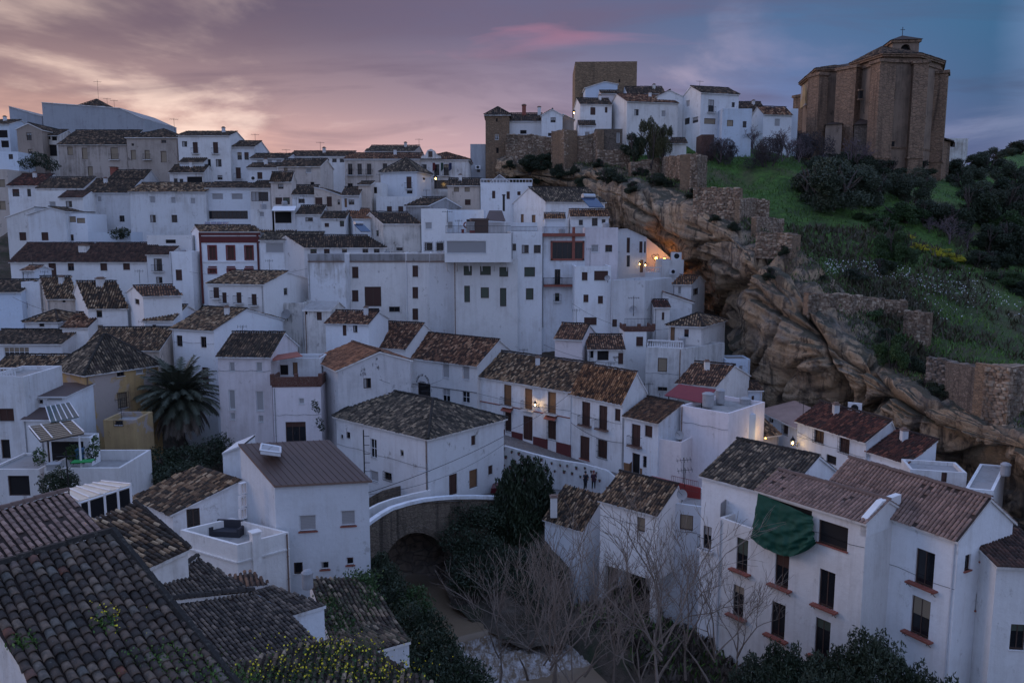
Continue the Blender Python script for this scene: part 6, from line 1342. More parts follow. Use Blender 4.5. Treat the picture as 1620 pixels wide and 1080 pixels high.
# railings on terraces
top_rail(HS['proj'], 705, 768, 0.9); top_rail(HS['proj'], 770, 808, 0.9); top_rail(HS['setb'], 809, 850, 0.6); top_rail(HS['logg'], 858, 924, 1.1)
hg = HS['logg']; slab_px(hg, 855, 925, 369, 374, 0.5, 'terra', 'terrace_edge'); slab_px(hg, 905, 909.5, 359, 412, 0.2, 'terra', 'brown_pillar')
for q in ((872, 924, 409, 412), (872, 924, 381, 383.5), (871, 874, 381, 412), (921.5, 924.5, 381, 412)): slab_px(hg, *q, 0.12, 'terra', 'brown_trim')
slab_px(hg, 860, 907, 450, 453, 0.9, 'terra', 'balcony'); 
a, b = fpt(hg, 860, 450), fpt(hg, 907, 450); o_ = hg['out']*0.85; railing(hg['root'], [a, a+o_, b+o_, b], 0.9)
slab_px(HS['museum'], 0, 1, 0, 1, .01, 'iron', 'x') if False else None
# cement parapet panels on the great block
for k_, x0, x1 in (('great', 546, 641), ('greatw', 487, 545), ('bay', 642, 680), ('blank', 680, 716)):
    H = HS[k_]; slab_px(H, x0, x1, 401.5, 412.5, 0.05, 'grey', 'cement_parapet'); slab_px(H, x0, x1, 412.8, 414.5, 0.14, 'trim', 'string_course')
# brackets below the projecting storey
pj = HS['proj']
m = MB(); a = fpt(pj, 703.5, 415); b = fpt(pj, 808.5, 415)
m.poly([a, b, b+pj['n']*2, a+pj['n']*2]); m.build('underside', M['white2'], pj['root'])
for x in (706, 722, 742, 762, 782, 802):
    a = fpt(pj, x, 414.8); m = MB(); m.bar(a+pj['n']*0.1, a+pj['n']*2.0-Vector((0, 0, 1.2)), 0.07); m.build('bracket', M['white2'], pj['root'])
# balustrades
lw = HS['leftw']; a = fpt(lw, -5, 629); b = fpt(lw, 26, 629); a.z = b.z = lw['pA'].z; balustrade(lw['root'], a+lw['n']*.1, b+lw['n']*.1, 0.8)
gt = HS['grayt']; a, b = gt['pA']+gt['n']*.15+gt['e']*0.1, gt['pA']+gt['e']*gt['w']+gt['n']*.15; balustrade(gt['root'], a, b, 0.85, 0.25)
an_ = HS['annex']; a = fpt(an_, 422, 482); b = fpt(an_, 444, 482); a.z = b.z = an_['pA'].z; balustrade(an_['root'], a+an_['n']*.1, b+an_['n']*.1, 0.9)
ba = HS['balus']; a, b = ba['pA']+ba['n']*.1, ba['pA']+ba['e']*ba['w']+ba['n']*.1; railing(ba['root'], [a, b], 0.6, 'wframe', 0.5, 0.04)
# brick parapets with posts
def brick_terrace(H, x0, x1, hgt, key=None, back=3.0):
    a = fpt(H, x0, proj(H['pA'])[1]); b = fpt(H, x1, proj(H['pA'])[1]); z = H['pA'].z; a.z = b.z = z-0.02; e = (b-a).normalized(); n = Vector((-e.y, e.x, 0)); Z = Vector((0, 0, 1)); ln = (b-a).length; m = MB()
    m.box(a, e, n, Z, (-0.05, -0.06, 0), (ln+0.05, 0.14, hgt)); m.box(a, e, n, Z, (-0.06, 0.14, 0), (0.12, back, hgt)); m.box(a, e, n, Z, (ln-0.12, 0.14, 0), (ln+0.06, back, hgt)); br_ = m.build('brick_parapet', M['brick'], H['root'])
    for f in (0, 0.5, 1): q = MB(); q.box(a+e*ln*f, e, n, Z, (-0.18, -0.12, hgt*0.2), (0.18, 0.22, hgt+0.3)); q.build('brick_post', M['brick'], br_)
brick_terrace(HS['brickr'], 431, 507, 1.0); brick_terrace(HS['brickt'], 988, 1034, 0.6, back=4)
bt = HS['brickt']; a = bt['pA']+Vector((0, 0, 0.6)); railing(bt['root'], [a, a+bt['e']*bt['w']*1.2], 0.9)
def canopy(label, pts, mat, posts, name='canopy', cat='canopy', thick=0.06, ridges=0, cols='wframe', pr=0.05):
    """pts four (x,y,d) corners; posts (x,y,d,height)"""
    c = [P(*p) for p in pts]; root = thing(name, label, cat, (sum(c, Vector())/4)-Vector((0, 0, 2)))
    m = MB(); m.poly(c); m.poly([p-Vector((0, 0, thick)) for p in c[::-1]])
    for i in range(4): j = (i+1) % 4; m.poly([c[i], c[i]-Vector((0, 0, thick)), c[j]-Vector((0, 0, thick)), c[j]])
    m.build('sheet', M[mat], root)
    if ridges:
        for i in range(ridges+1):
            f = i/ridges; m = MB(); m.bar(c[0]+(c[1]-c[0])*f+Vector((0, 0, .04)), c[3]+(c[2]-c[3])*f+Vector((0, 0, .04)), 0.045); m.build('rib', M[cols], root)
    for x, y, d, hh in posts:
        p = P(x, y, d); m = MB(); m.bar(p, p-Vector((0, 0, hh)), pr); m.build('post', M[cols], root)
    return root
canopy('rust-red awning over the brick-walled roof terrace', [(431, 570, 78.5), (479, 563, 78.5), (470, 556, 80.5), (432, 562, 80.5)], 'terra', [], name='awning', cat='awning')
canopy('crimson awning shading a rooftop beside the cement tanks', [(1051, 625, 77), (1112, 637, 74.5), (1133, 616, 77.5), (1074, 607, 80)], 'awning', [(1058, 627, 77, 2.2), (1110, 637, 74.6, 2.2)], name='awning', cat='awning', cols='iron')
canopy('pale blue canopy over the dark porch at centre left', [(430, 333, 115.5), (466, 333, 115.5), (469, 326, 117.5), (433, 326, 117.5)], 'wframe', [(434, 333, 115.6, 3), (465, 333, 115.6, 3)], name='awning', cat='awning')
canopy('yellow domed awning on the great white block terrace', [(530, 409, 107), (582, 407, 107), (575, 402, 108.5), (538, 402, 108.5)], 'canvas', [], name='awning', cat='awning')
canopy('grey-brown gazebo cover with warm light beneath', [(768, 348, 108), (800, 350, 108), (794, 333, 112), (774, 333, 112)], 'brownmetal', [(770, 348, 108, 2), (799, 350, 108, 2)], name='gazebo', cat='gazebo')
canopy('brown slatted pergola on white posts above the left patio', [(64, 699, 62.5), (133, 686, 62.5), (113, 667, 66), (46, 677, 66)], 'glassroof', [(79, 698, 62.6, 2.8), (125, 688, 62.6, 2.8)], ridges=0, pr=0.09, name='pergola', cat='pergola')
c4 = [P(64, 699, 62.5), P(133, 686, 62.5), P(113, 667, 66), P(46, 677, 66)]; pr_ = [o for o in bpy.data.objects if o.name.startswith('pergola')][0]
for i in range(9):
    f = i/8; a, b = c4[0]+(c4[3]-c4[0])*f, c4[1]+(c4[2]-c4[1])*f; d_ = (b-a).normalized(); q = (c4[3]-c4[0]).normalized()
    m = MB(); m.box(a+Vector((0, 0, .06)), d_, q, Vector((0, 0, 1)), (0, -0.1, 0), ((b-a).length, 0.1, 0.08)); m.build('slat', M['tan'], pr_)
for f in (0.0, 0.28, 0.72, 1.0):
    a, b = c4[0]+(c4[1]-c4[0])*f, c4[3]+(c4[2]-c4[3])*f; m = MB(); m.bar(a+Vector((0, 0, .2)), b+Vector((0, 0, .2)), 0.06); m.build('beam', M['wframe'], pr_)
canopy('greenish glass lean-to roof above the pergola', [(80, 668, 65.8), (125, 659, 65.8), (110, 636, 69), (72, 643, 69)], 'panelg', [], ridges=5, name='glass_roof', cat='glass roof')
# conservatory with cream roof sheets
cs_ = canopy('white framed glass veranda with cream sheet roof in the left foreground', [(125, 792, 41), (207, 766, 41.5), (160, 761, 46), (95, 775, 45.5)], 'poly', [(126, 793, 41, 2.2), (140, 788, 41.1, 2.2), (165, 780, 41.2, 2.3), (186, 773, 41.3, 2.3), (206, 767, 41.5, 2.4)], ridges=5, name='veranda', cat='veranda', pr=0.07)
m = MB(); a, b = P(126, 794, 41), P(206, 768, 41.5); m.poly([a-Vector((0, 0, 2.3)), b-Vector((0, 0, 2.4)), b, a]); m.build('glazing', M['glass'], cs_)
m = MB()
for dz in (0.05, 1.2): m.bar(a-Vector((0, 0, dz)), b-Vector((0, 0, dz)), 0.06)
m.build('frame', M['wframe'], cs_)
# green tarpaulin
tp = []
NX, NY = 46, 30
bg_ = HS['big']
for j in range(NY+1):
    row = []
    for i in range(NX+1):
        u, v = i/NX, j/NY
        xt, yt = 1204+(1290-1204)*u, 778+(815-778)*u; xb = 1196+(1297-1196)*u; yb_ = 848+24*math.sin(math.pi*min(1, u*0.95))+8*u
        x, y = xt+(xb-xt)*v, yt+(yb_-yt)*v
        p = fpt(bg_, x, y); fold = 0.10*math.sin((v-0.30*math.sin(math.pi*u)*(1-u*.4)+.25*u)*21+noise.noise(Vector((u*3, v*3, 2)))*3)*(.3+u)+noise.noise(Vector((u*4, v*4, 0)))*0.16+noise.noise(Vector((u*13, v*9, 3)))*0.12+.07*math.sin((v+.2*u)*48+noise.noise(Vector((u*5, v*5, 8)))*5)*u+.05*math.sin(u*30)*(1-v)
        row.append(tuple(p+bg_['out']*(0.30+fold*(0.25+v)+0.25*v)))
    tp.append(row)
tp = np.array(tp); o = grid_mesh('tarpaulin', tp, M['tarp'], kind='x'); del o['kind']; tag(o, 'sagging dark green tarpaulin hung over the unfinished loggia', 'tarpaulin')
# slanted cement wall and cables of the unfinished terrace
b3 = HS['bigt']; m = MB(); a = P(1140, 797, b3['d']+0.3); b = P(1168, 773, b3['d']+3.6); c = P(1208, 768, b3['d']+4.0); zz = b3['pA'].z-0.9
qd = [Vector((a.x, a.y, zz)), Vector((b.x, b.y, zz)), Vector((c.x, c.y, zz))]; t3 = [a, b, c]; dv = Vector((0.1, 0.25, 0))
for i in range(2): m.poly([qd[i], qd[i+1], t3[i+1], t3[i]]); m.poly([t3[i], t3[i+1], t3[i+1]+dv, t3[i]+dv]); m.poly([qd[i+1]+dv, qd[i]+dv, t3[i]+dv, t3[i+1]+dv])
m.build('slanted_parapet', M['grey'], b3['root'])
# raised white end wall of the tarpaulin building
B_ = HS['big']; m = MB(); o = B_['pA']+B_['e']*B_['w']; n_ = B_['n']; sr_ = Vector((n_.y, -n_.x, 0)).normalized(); L_ = B_['L']; zt_ = zat(790, (o+n_*L_*.55).y)-o.z
pf = [(0, -1.0), (0, .15), (L_*.42, zt_), (L_, zt_), (L_, -1.0)]
fa = [o+n_*s+Vector((0, 0, t))+sr_*.03 for s, t in pf]; fb = [p-sr_*.38 for p in fa]; m.poly(fa); m.poly(fb[::-1])
for i in range(5): j = (i+1) % 5; m.poly([fa[i], fb[i], fb[j], fa[j]])
m.build('end_wall', M['white'], B_['root'])
# skylight on metal roof, white lattice by terrace
mt_ = HS['metal']; sk = thing('skylight', 'white framed skylight hatch on the ribbed brown metal roof', 'skylight', P(427, 718, 56))
m = MB(); a, b, c, d_ = P(412, 718, 55.2), P(444, 722, 55.2), P(444, 713, 56.6), P(414, 708, 56.6); up3 = Vector((0, 0, .3)); m.poly([a+up3, b+up3, c+up3, d_+up3]); m.build('pane', M['shut'], sk)
m = MB(); 
for p, q in ((a, b), (b, c), (c, d_), (d_, a)): m.bar(p+up3, q+up3, 0.07); m.poly([p, q, q+up3, p+up3])
m.build('frame', M['wframe'], sk)
wt = HS['wterr']
# post, moulding and coping of the walled terrace
Z = Vector((0, 0, 1)); o = wt['pA']; m = MB(); q_ = fpt(wt, 404, 850); s_ = (q_-o).dot(wt['e']); m.box(o+wt['e']*s_, wt['e'], wt['out'], Z, (-.28, -.3, -6), (.28, .22, .55)); m.box(o+wt['e']*s_, wt['e'], wt['out'], Z, (-.36, -.38, .55), (.36, .30, .66)); m.build('corner_post', M['white'], wt['root'])
m = MB(); m.box(o-Z*1.25, wt['e'], wt['out'], Z, (-.02, 0, 0), (wt['w'], .1, .1)); sl = Vector((wt['n'].y, -wt['n'].x, 0)).normalized(); m.box(o-Z*1.25, wt['n'], -sl, Z, (0, 0, 0), (wt['L'], .1, .1)); m.build('moulding', M['white'], wt['root'])
# wicker sofa and mat
fl = wt['pA'].z-0.9; sc_ = P(357, 846, 49.5)
def on_z(x, y, z): r = ray(x, y); return r*(z/r.z)
q4 = [on_z(*p, fl+0.015) for p in ((350, 858), (374, 862), (402, 850), (380, 846))]
m = MB(); m.poly(q4); m.poly([p-Vector((0, 0, 0.012)) for p in q4[::-1]]); o = m.build('floor_mat', M['turf']); tag(o, 'green mat on the white walled roof terrace', 'mat')
sa, sb = on_z(336, 848, fl), on_z(376, 850, fl); e = (sb-sa); e.z = 0; e.normalize(); n = Vector((-e.y, e.x, 0)); Z = Vector((0, 0, 1)); so_ = thing('sofa', 'dark wicker sofa against the wall of the white roof terrace', 'sofa', (sa+sb)/2)
ln = (sb-sa).length
for nm, a, b in (('seat', (0, -0.1, 0), (ln, 0.75, 0.42)), ('backrest', (0, 0.75, 0), (ln, 0.95, 0.95)), ('armrest', (-0.18, -0.1, 0), (0, 0.95, 0.65)), ('armrest', (ln, -0.1, 0), (ln+0.18, 0.95, 0.65))):
    m = MB(); m.box(sa, e, n, Z, a, b); m.build(nm, M['sofa'], so_)
lat = thing('lattice_screen', 'white lattice stack of square openings beside the terrace house', 'lattice', P(388, 830, 50.5))
for i, (y0, y1) in enumerate(((765, 783), (786, 803), (806, 822))):
    m = MB(); a, b = P(381, (y0+y1)/2, 54), P(391, (y0+y1)/2, 54.4); zt, zb_ = zat(y0, 54), zat(y1, 54); e = (b-a); e.z = 0; ln = e.length; e.normalize(); nn = Vector((-e.y, e.x, 0)); o = Vector((a.x, a.y, zb_)); H_ = zt-zb_
    for p, q in (((0, 0, 0), (0.06, .3, H_)), ((ln-0.06, 0, 0), (ln, .3, H_)), ((0.06, 0, 0), (ln-0.06, .3, 0.06)), ((0.06, 0, H_-0.06), (ln-0.06, .3, H_)), ((ln/2-.03, 0, .06), (ln/2+.03, .3, H_-.06))): m.box(o, e, nn, Z, p, q)
    m.build('lattice_box', M['wframe'], lat)
# flat red terrace floor & rails behind the pillar house
ribbon_wall('red_terrace_wall', 'bright red terrace wall with railing behind the pillar house', 'wall', [(1030, 753, 67, 775), (1070, 763, 65.5, 790), (1108, 772, 64.5, 797)], 0.2, 'redfloor')
rr_ = railing(None, [P(1062, 770, 65), P(1104, 780, 63.8)], 1.0, 'rframe'); tag(rr_, 'red iron railing in front of the bright red terrace wall', 'railing')
# pillars of the pillar house
ph = HS['pillar']; Z = Vector((0, 0, 1))
for i, (s, t) in enumerate(((0.25, 0.25), (ph['w']-0.28, 0.25), (ph['w']*0.55, 3.4), (ph['w']-0.28, ph['L']-0.4), (0.25, ph['L']-0.5))):
    o = ph['O']+ph['e']*s+ph['n']*t; o.z = -33.2; m = MB(); m.box(o, ph['e'], ph['n'], Z, (-0.28, -0.25, 0), (0.28, 0.25, ph['zb']+33.2-0.01)); m.build('pillar', M['white2'], ph['root'])
m = MB(); o = ph['O']; m.box(o, ph['e'], ph['n'], Z, (0.0, 0.02, -0.12), (ph['w'], ph['L'], -0.004)); m.build('floor_slab', M['white2'], ph['root'])
h('recessed white basement wall under the pillar house', (985, 868), 1070, 68.5, 960, 'flat', L=1, yaw=-12, wall='dirty', pp=0.1, wins=[(993, 872, 12, 24, 'w')])
# canopies, tanks, heaters, dishes, aerials
def tank(x, y, d, r, hh, label):
    p = P(x, y, d); t = thing('water_tank', label, 'water tank', p); m = MB(); m.lathe(p, [(r*0.9, 0), (r, 0.1), (r, hh-0.12), (r*1.08, hh-0.1), (r*1.08, hh)], 14); m.build('barrel', M['tank'], t, smooth=False)
    m = MB(); m.lathe(p+Vector((0, 0, hh)), [(r*1.1, 0.0), (r*0.7, 0.12), (0.05, 0.18)], 14); m.build('lid', M['tank'], t)
tank(1120, 643, 74.2, 0.55, 1.25, 'cement water tank nearest the crimson awning'); tank(1139, 638, 76, 0.42, 1.3, 'middle slim cement water tank on the rooftop'); tank(1178, 650, 76.5, 0.5, 1.25, 'cement water tank farthest right beside the gabled house')
tank(487, 930, 41, 0.30, 0.9, 'tall cement flue pipe standing among the dark foreground roofs')
tank(1590, 752, 60, 0.35, 0.9, 'small pale chimney pot at the right edge under the rock')
def heater(x, y, d, label, s=1.0, yaw=0.3):
    p = P(x, y, d); t = thing('solar_water_heater', label, 'water heater', p); e = Vector((math.cos(yaw), math.sin(yaw), 0)); n = Vector((-e.y, e.x, 0)); Z = Vector((0, 0, 1))
    m = MB(); m.bar(p+Z*1.1*s-e*0.7*s+n*.6*s, p+Z*1.1*s+e*0.7*s+n*.6*s, 0.26*s, 10); m.build('drum', M['steel'], t)
    m = MB(); a = p-e*0.9*s-n*0.9*s; q = [a, a+e*1.8*s, p+e*0.9*s+n*.5*s+Z*.95*s, p-e*0.9*s+n*.5*s+Z*.95*s]; m.poly(q); m.poly([v-Z*.08 for v in q[::-1]]); m.build('panel', M['panel'], t)
    m = MB(); [m.bar(p+e*k*s+n*.5*s, p+e*k*s+n*.5*s+Z*1.0*s, .03) for k in (-.7, .7)]; m.build('stand', M['steel'], t)
heater(936, 328, 112, 'solar water heater on the roof under the cliff', 1.4, 0.5); heater(572, 366, 111, 'slanting solar collector on the terrace behind the great white block', 1.0, 0.9)
def dish(x, y, d, r, label, face=(-0.3, -1, 0.35), mat='tank'):
    p = P(x, y, d); f = Vector(face).normalized(); a = f.orthogonal().normalized(); b = f.cross(a); t = thing('satellite_dish', label, 'satellite dish', p-Vector((0, 0, r)))
    m = MB(); rings = [(0, 0), (0.4, 0.03), (0.75, 0.10), (1, 0.19)]; prev = None
    for rr, hh in rings:
        cur = [p+(a*math.cos(k*math.pi/7)+b*math.sin(k*math.pi/7))*r*rr+f*hh*r for k in range(14)]
        if prev:
            for k in range(14): m.poly([prev[k], prev[(k+1) % 14], cur[(k+1) % 14], cur[k]]) if rr > .41 else m.poly([prev[k], cur[(k+1) % 14], cur[k]])
        prev = cur
    m.build('reflector', M[mat], t); m = MB(); m.bar(p-b*r, p+f*r*0.9, 0.02); m.bar(p, p-f*0.3-Vector((0, 0, r*1.3)), 0.04); m.build('arm', M['iron'], t)
dish(453, 497, 99.3, 0.62, 'big grey satellite dish on the white annex'); dish(961, 440, 98, 0.36, 'small satellite dish beside the wide brown window')
dish(1075, 688, 71.5, 0.42, 'satellite dish on the rosy blank wall'); dish(1079, 782, 61.5, 0.42, 'satellite dish at the gable of the pillar house'); dish(1002, 490, 96.5, 0.5, 'satellite dish above the brick terrace')
def aerial(x, y, d, hh, label):
    p = P(x, y, d); t = thing('tv_aerial', label, 'aerial', p); m = MB(); m.bar(p, p+Vector((0, 0, hh)), 0.03); m.build('mast', M['iron'], t)
    m = MB(); top = p+Vector((0, 0, hh*0.9)); m.bar(top-Vector((0.7, 0.2, 0)), top+Vector((0.7, 0.2, 0)), 0.022)
    for k in range(5): c = top+Vector((-0.6+0.3*k, -.17+.085*k, 0)); m.bar(c-Vector((0, .3, 0.12)), c+Vector((0, .3, .12)), 0.018)
    m.build('boom', M['iron'], t)
for q in ((156, 160, 172, 4.3, 'tall thin mast on the huge crest building'), (170, 168, 170, 1.6, 'television aerial right of the mast on the crest building'), (181, 170, 170, 1.5, 'rightmost television aerial on the crest building'),
          (276, 207, 146, 2.2, 'aerial mast at the left end of the two-balcony house'), (404, 226, 148, 1.6, 'television aerial on the white skyline house'), (507, 240, 150, 1.8, 'television aerial over the low skyline building'),
          (453, 247, 145, 1.2, 'television aerial over the three-windowed house'), (663, 233, 155, 1.6, 'whip aerial behind the town hall'), (1107, 137, 150, 1.0, 'aerial on the tall castle-hill house'), (1081, 763, 66, 2.2, 'television aerial against the rosy wall'),
          (1002, 500, 94, 2.4, 'television aerial on the brick terrace'), (708, 352, 109, 1.6, 'thin aerial before the plain white cube house'), (533, 350, 112, 1.4, 'aerial above the low cottages at centre left'), (1083, 770, 64, 1.6, 'low aerial beside the bright red terrace')): aerial(*q)
def acunit(x, y, d, label, yaw=0.0, s=0.9):
    p = P(x, y, d); e = Vector((math.cos(yaw), math.sin(yaw), 0)); n = Vector((-e.y, e.x, 0)); Z = Vector((0, 0, 1)); t = thing('air_conditioner', label, 'air conditioner', p)
    m = MB(); m.box(p, e, n, Z, (-.5*s, -.18, 0), (.5*s, .18, .75*s)); m.build('case', M['wframe'], t); m = MB()
    c = p+Z*.38*s-n*.185; pts = [c+e*math.cos(k*math.pi/6)*.27*s+Z*math.sin(k*math.pi/6)*.27*s for k in range(12)]; m.poly(pts); pp2 = [v-n*.02 for v in pts]; m.poly(pp2[::-1]); m.build('fan', M['iron'], t)
acunit(1070, 411, 112.5, 'air conditioner on top of the lit cave terrace block', 0, 1.4); acunit(1352, 652, 78.5, 'air conditioner on the deep red-brown roof', -0.5, 1.3); acunit(756, 268, 151.5, 'air conditioner on the tall narrow pale house', 0, 1.0); acunit(401, 286, 127, 'white air conditioner box on the beige house', 0, 1.0)
acunit(1064, 434, 111.4, 'small dark wall unit on the block beside the cave terrace', 0.2, 1.0)
# stove flue on the curved terrace
p = P(797, 334, 111); m = MB(); m.bar(p, p+Vector((0, 0, 2.1)), 0.16, 8); m.bar(p+Vector((0, 0, 2.1)), p+Vector((0, 0, 2.25)), 0.24, 8); o = m.build('stove_flue', M['iron']); tag(o, 'dark stove flue beside the gazebo cover', 'flue')
# clutter of the roof terrace at centre
def clutter(label, name, cat, x, y, d, sx, sy, sz, mat, yaw=0.2):
    p = P(x, y, d); e = Vector((math.cos(yaw), math.sin(yaw), 0)); n = Vector((-e.y, e.x, 0)); m = MB(); Z = Vector((0, 0, 1))
    m.box(p, e, n, Z, (-sx/2, -sy/2, 0), (sx/2, sy/2, sz*.85)); m.box(p, e, n, Z, (-sx/2-.04, -sy/2-.04, sz*.85), (sx/2+.04, sy/2+.04, sz)); o = m.build(name, M[mat]); tag(o, label, cat); return o
clutter('dark storage shed on the cluttered roof terrace', 'storage_shed', 'shed', 758, 369, 105, 2.2, 1.6, 1.9, 'frame'); clutter('pale cabinet on the cluttered roof terrace', 'cabinet', 'cabinet', 744, 368, 104, 1.0, .7, 1.4, 'grey')
clutter('red crate on the cluttered roof terrace', 'crate', 'crate', 747, 369, 101.6, .6, .4, .35, 'rframe'); clutter('small red box by the terrace railing', 'crate', 'crate', 732, 369, 101.4, .3, .3, .5, 'rframe')
clutter('grey gas bottle box on the left patio', 'storage_box', 'box', 86, 742, 61, .9, .7, .5, 'tank'); clutter('bright blue barrel-box on the left patio', 'storage_box', 'box', 127, 724, 64, .5, .5, .8, 'bluepaint'); clutter('bright green mat heap on the left patio', 'floor_mat', 'mat', 131, 730, 62.5, 1.5, .8, .08, 'brightgreen')
# wheel ring
p = P(738, 356, 104); m = MB()
for k in range(12): a0, a1 = k*math.pi/6, (k+1)*math.pi/6; m.bar(p+Vector((math.cos(a0)*.35, 0, math.sin(a0)*.35)), p+Vector((math.cos(a1)*.35, 0, math.sin(a1)*.35)), .09)
o = m.build('life_ring', M['rframe']); tag(o, 'dark red ring hanging on the roof terrace', 'ring')
# rooftop things at right
bl_ = HS['wing']
# ================================================================== street details
r1 = HS['row1']; r2 = HS['row2']; ms = HS['museum']
def dado_(H, x0, x1, yt0, yb0, mat, name):
    a, b = fpt(H, x0, yt0[0]), fpt(H, x1, yt0[1]); c, d_ = fpt(H, x0, yb0[0]), fpt(H, x1, yb0[1]); m = MB(); o = H['out']*0.03; q = [c+o, d_+o, b+o, a+o]; m.poly(q); m.poly([p-H['out']*.05 for p in q[::-1]])
    for i in range(4): j = (i+1) % 4; m.poly([q[i], q[i]-H['out']*.05, q[j]-H['out']*.05, q[j]])
    m.build(name, M[mat], H['root'])
xs_ = [757, 798.5, 809.5, 827.0, 843.5, 866.5, 880, 903]
for i in range(0, 8, 2):
    x0, x1 = xs_[i], xs_[i+1]; f = lambda x: (679+(x-798)*0.235, 692+(x-798)*0.27); dado_(r1, x0, x1, (f(x0)[0], f(x1)[0]), (f(x0)[1]+6, f(x1)[1]+6), 'red', 'red_dado')
for x0, x1 in ((759, 902),):
    a, b = fpt(r1, x0, 634), fpt(r1, x1, 661); m = MB(); m.bar(a+r1['out']*.05, b+r1['out']*.05, 0.06); m.build('string_course', M['terra'], r1['root'])
for x, y in ((804, 649), (873, 662)):
    a = fpt(r1, x, y); m = MB(); e = r1['e']; q = [a-e*.75+r1['out']*.5, a+e*.75+r1['out']*.5, a+e*.75+Vector((0, 0, .35)), a-e*.75+Vector((0, 0, .35))]; m.poly(q); m.poly([p-Vector((0, 0, .07)) for p in q[::-1]]); m.build('tiled_hood', M['terra'], r1['root'])
r3 = HS['row3']
dado_(r3, 987, 999, (731, 734), (748, 752), 'wood', 'wood_dado'); dado_(r3, 1012.5, 1016, (740, 741), (757, 758), 'wood', 'wood_dado')
a = fpt(r3, 999.5, 733); m = MB(); Z = Vector((0, 0, 1)); m.box(a-Z*1.0+r3['out']*.02, (r3['e']*.4+r3['out']*.9).normalized(), r3['n'], Z, (0, 0, -0.9), (0.85, .05, 1.2)); m.build('open_door_leaf', M['wood'], r3['root'])
def wall_lamp(x, y, d, outv, label, power, size=1.0, gold=True):
    p = P(x, y, d); t = thing('wall_lamp', label, 'lamp', p-Vector((0, 0, 0.5))); o = Vector(outv).normalized(); Z = Vector((0, 0, 1)); s = size
    m = MB(); m.bar(p, p+o*.7*s, .025*s); m.bar(p-Z*.35*s, p+o*.5*s, .02*s); m.bar(p-Z*.4*s, p+Z*.1*s, .03*s); m.build('bracket', M['iron'], t)
    c = p+o*.7*s; m = MB(); m.lathe(c+Z*.32*s, [(.26*s, 0), (.20*s, .10*s), (.05*s, .28*s), (.02*s, .4*s)], 6); m.bar(c-Z*.12*s, c-Z*.05*s, .12*s, 6)
    for k in range(6): an = k*math.pi/3; m.bar(c-Z*.08*s+Vector((math.cos(an)*.11*s, math.sin(an)*.11*s, 0)), c+Z*.32*s+Vector((math.cos(an)*.2*s, math.sin(an)*.2*s, 0)), .012*s)
    m.build('lantern_frame', M['iron'], t); m = MB(); m.lathe(c-Z*.02*s, [(.05*s, 0), (.07*s, .12*s), (.04*s, .22*s)], 6); m.build('bulb', M['lampg'], t)
    ld = bpy.data.lights.new('lamp_light', 'POINT'); ld.energy = power; ld.color = (1, .62, .25); ld.shadow_soft_size = .08; lo = bpy.data.objects.new('lamp_light', ld); lo.location = (c+o*0.1+Z*.05)-origin_of(t); link(lo, t)
pw_ = fpt(r1, 852, 640); wall_lamp(852, 640, pw_.y-0.02, r1['out'], 'lit black lantern between the brown balcony doors of the long row house', 26, 0.8)
al = HS['alley']; pa = fpt(al, 1264, 697); wall_lamp(1262, 700, pa.y-0.05, (-0.9, -0.6, 0), 'lit black lantern on the corner of the grilled-window house', 30, 1.1)
sq = HS['square']; ps = P(683, 283, 134); wall_lamp(683, 284, 134, (0.7, -0.5, 0), 'small lit lamp beside the square pyramid-roofed house', 22, 1.2)
cv_ = HS['cave']; wall_lamp(1018.5, 420, 118.6, (0.2, -1, 0), 'small lit lamp right of the cave house doorway', 12, 0.9); wall_lamp(1011.5, 418, 118.6, (-.1, -1, 0), 'small lit lamp left of the cave house doorway', 5, 0.7)
wall_lamp(906, 181, 151.5, (0.2, -1, 0), 'faint lit street lamp between the castle houses', 8, 1.2)
def glow(x, y, d, power, col, r=0.12, label=None, name='light_bulb', size=0.12):
    p = P(x, y, d); m = MB(); m.lathe(p, [(size*.4, 0), (size, size*.8), (size*.5, size*1.8)], 8); o = m.build(name, M['lampg2']); tag(o, label, 'lamp')
    ld = bpy.data.lights.new('lamp_light', 'POINT'); ld.energy = power; ld.color = col; ld.shadow_soft_size = r; lo = bpy.data.objects.new('lamp_light', ld); lo.location = (0, -0.25, 0.35); link(lo, o)
glow(1038, 411, 119.5, 20, (1, .42, .08), label='glowing orange bulb inside the heart ornament', size=.22); glow(1051, 412, 119.6, 14, (1, .45, .1), label='glowing orange lamp behind the air-conditioned block', size=.2)
glow(795, 348, 111.5, 40, (1, .7, .25), label='warm bulb under the gazebo cover', size=.12); glow(1211, 694, 73.5, 26, (1, .7, .3), label='warm alley lamp lighting the end wall', size=.07)
# heart ornament and cave terrace
m = MB(); hc = P(1037, 407, 119); prevp = None
for k in range(25):
    t_ = 2*math.pi*k/24; hx = 16*math.sin(t_)**3; hy = 13*math.cos(t_)-5*math.cos(2*t_)-2*math.cos(3*t_)-math.cos(4*t_); q = hc+Vector((hx*.033, 0, hy*.036))
    if prevp: m.bar(prevp, q, .055)
    prevp = q
m.bar(hc-Vector((0, 0, .6)), hc-Vector((0, 0, 2.2)), .05); o = m.build('heart_ornament', M['frame']); tag(o, 'dark heart-shaped ornament on the lit cave terrace', 'ornament')
h('white terrace deck with balustrade in front of the lit cave wall', (1020, 432), 1048, 113, 455, 'flat', L=5, pp=0.05, yaw=-16, wall='white', key='deck'); dk_ = HS['deck']; balustrade(dk_['root'], dk_['pA']+dk_['n']*.1, dk_['pA']+dk_['e']*dk_['w']+dk_['n']*.1, .85, .25)
h('rosy plastered cave back wall glowing from the terrace lamps', (1023, 383), 1058, 121, 440, prof=[(1023, 377), (1040, 390), (1060, 408)], tile=None, L=4, wall='pink')
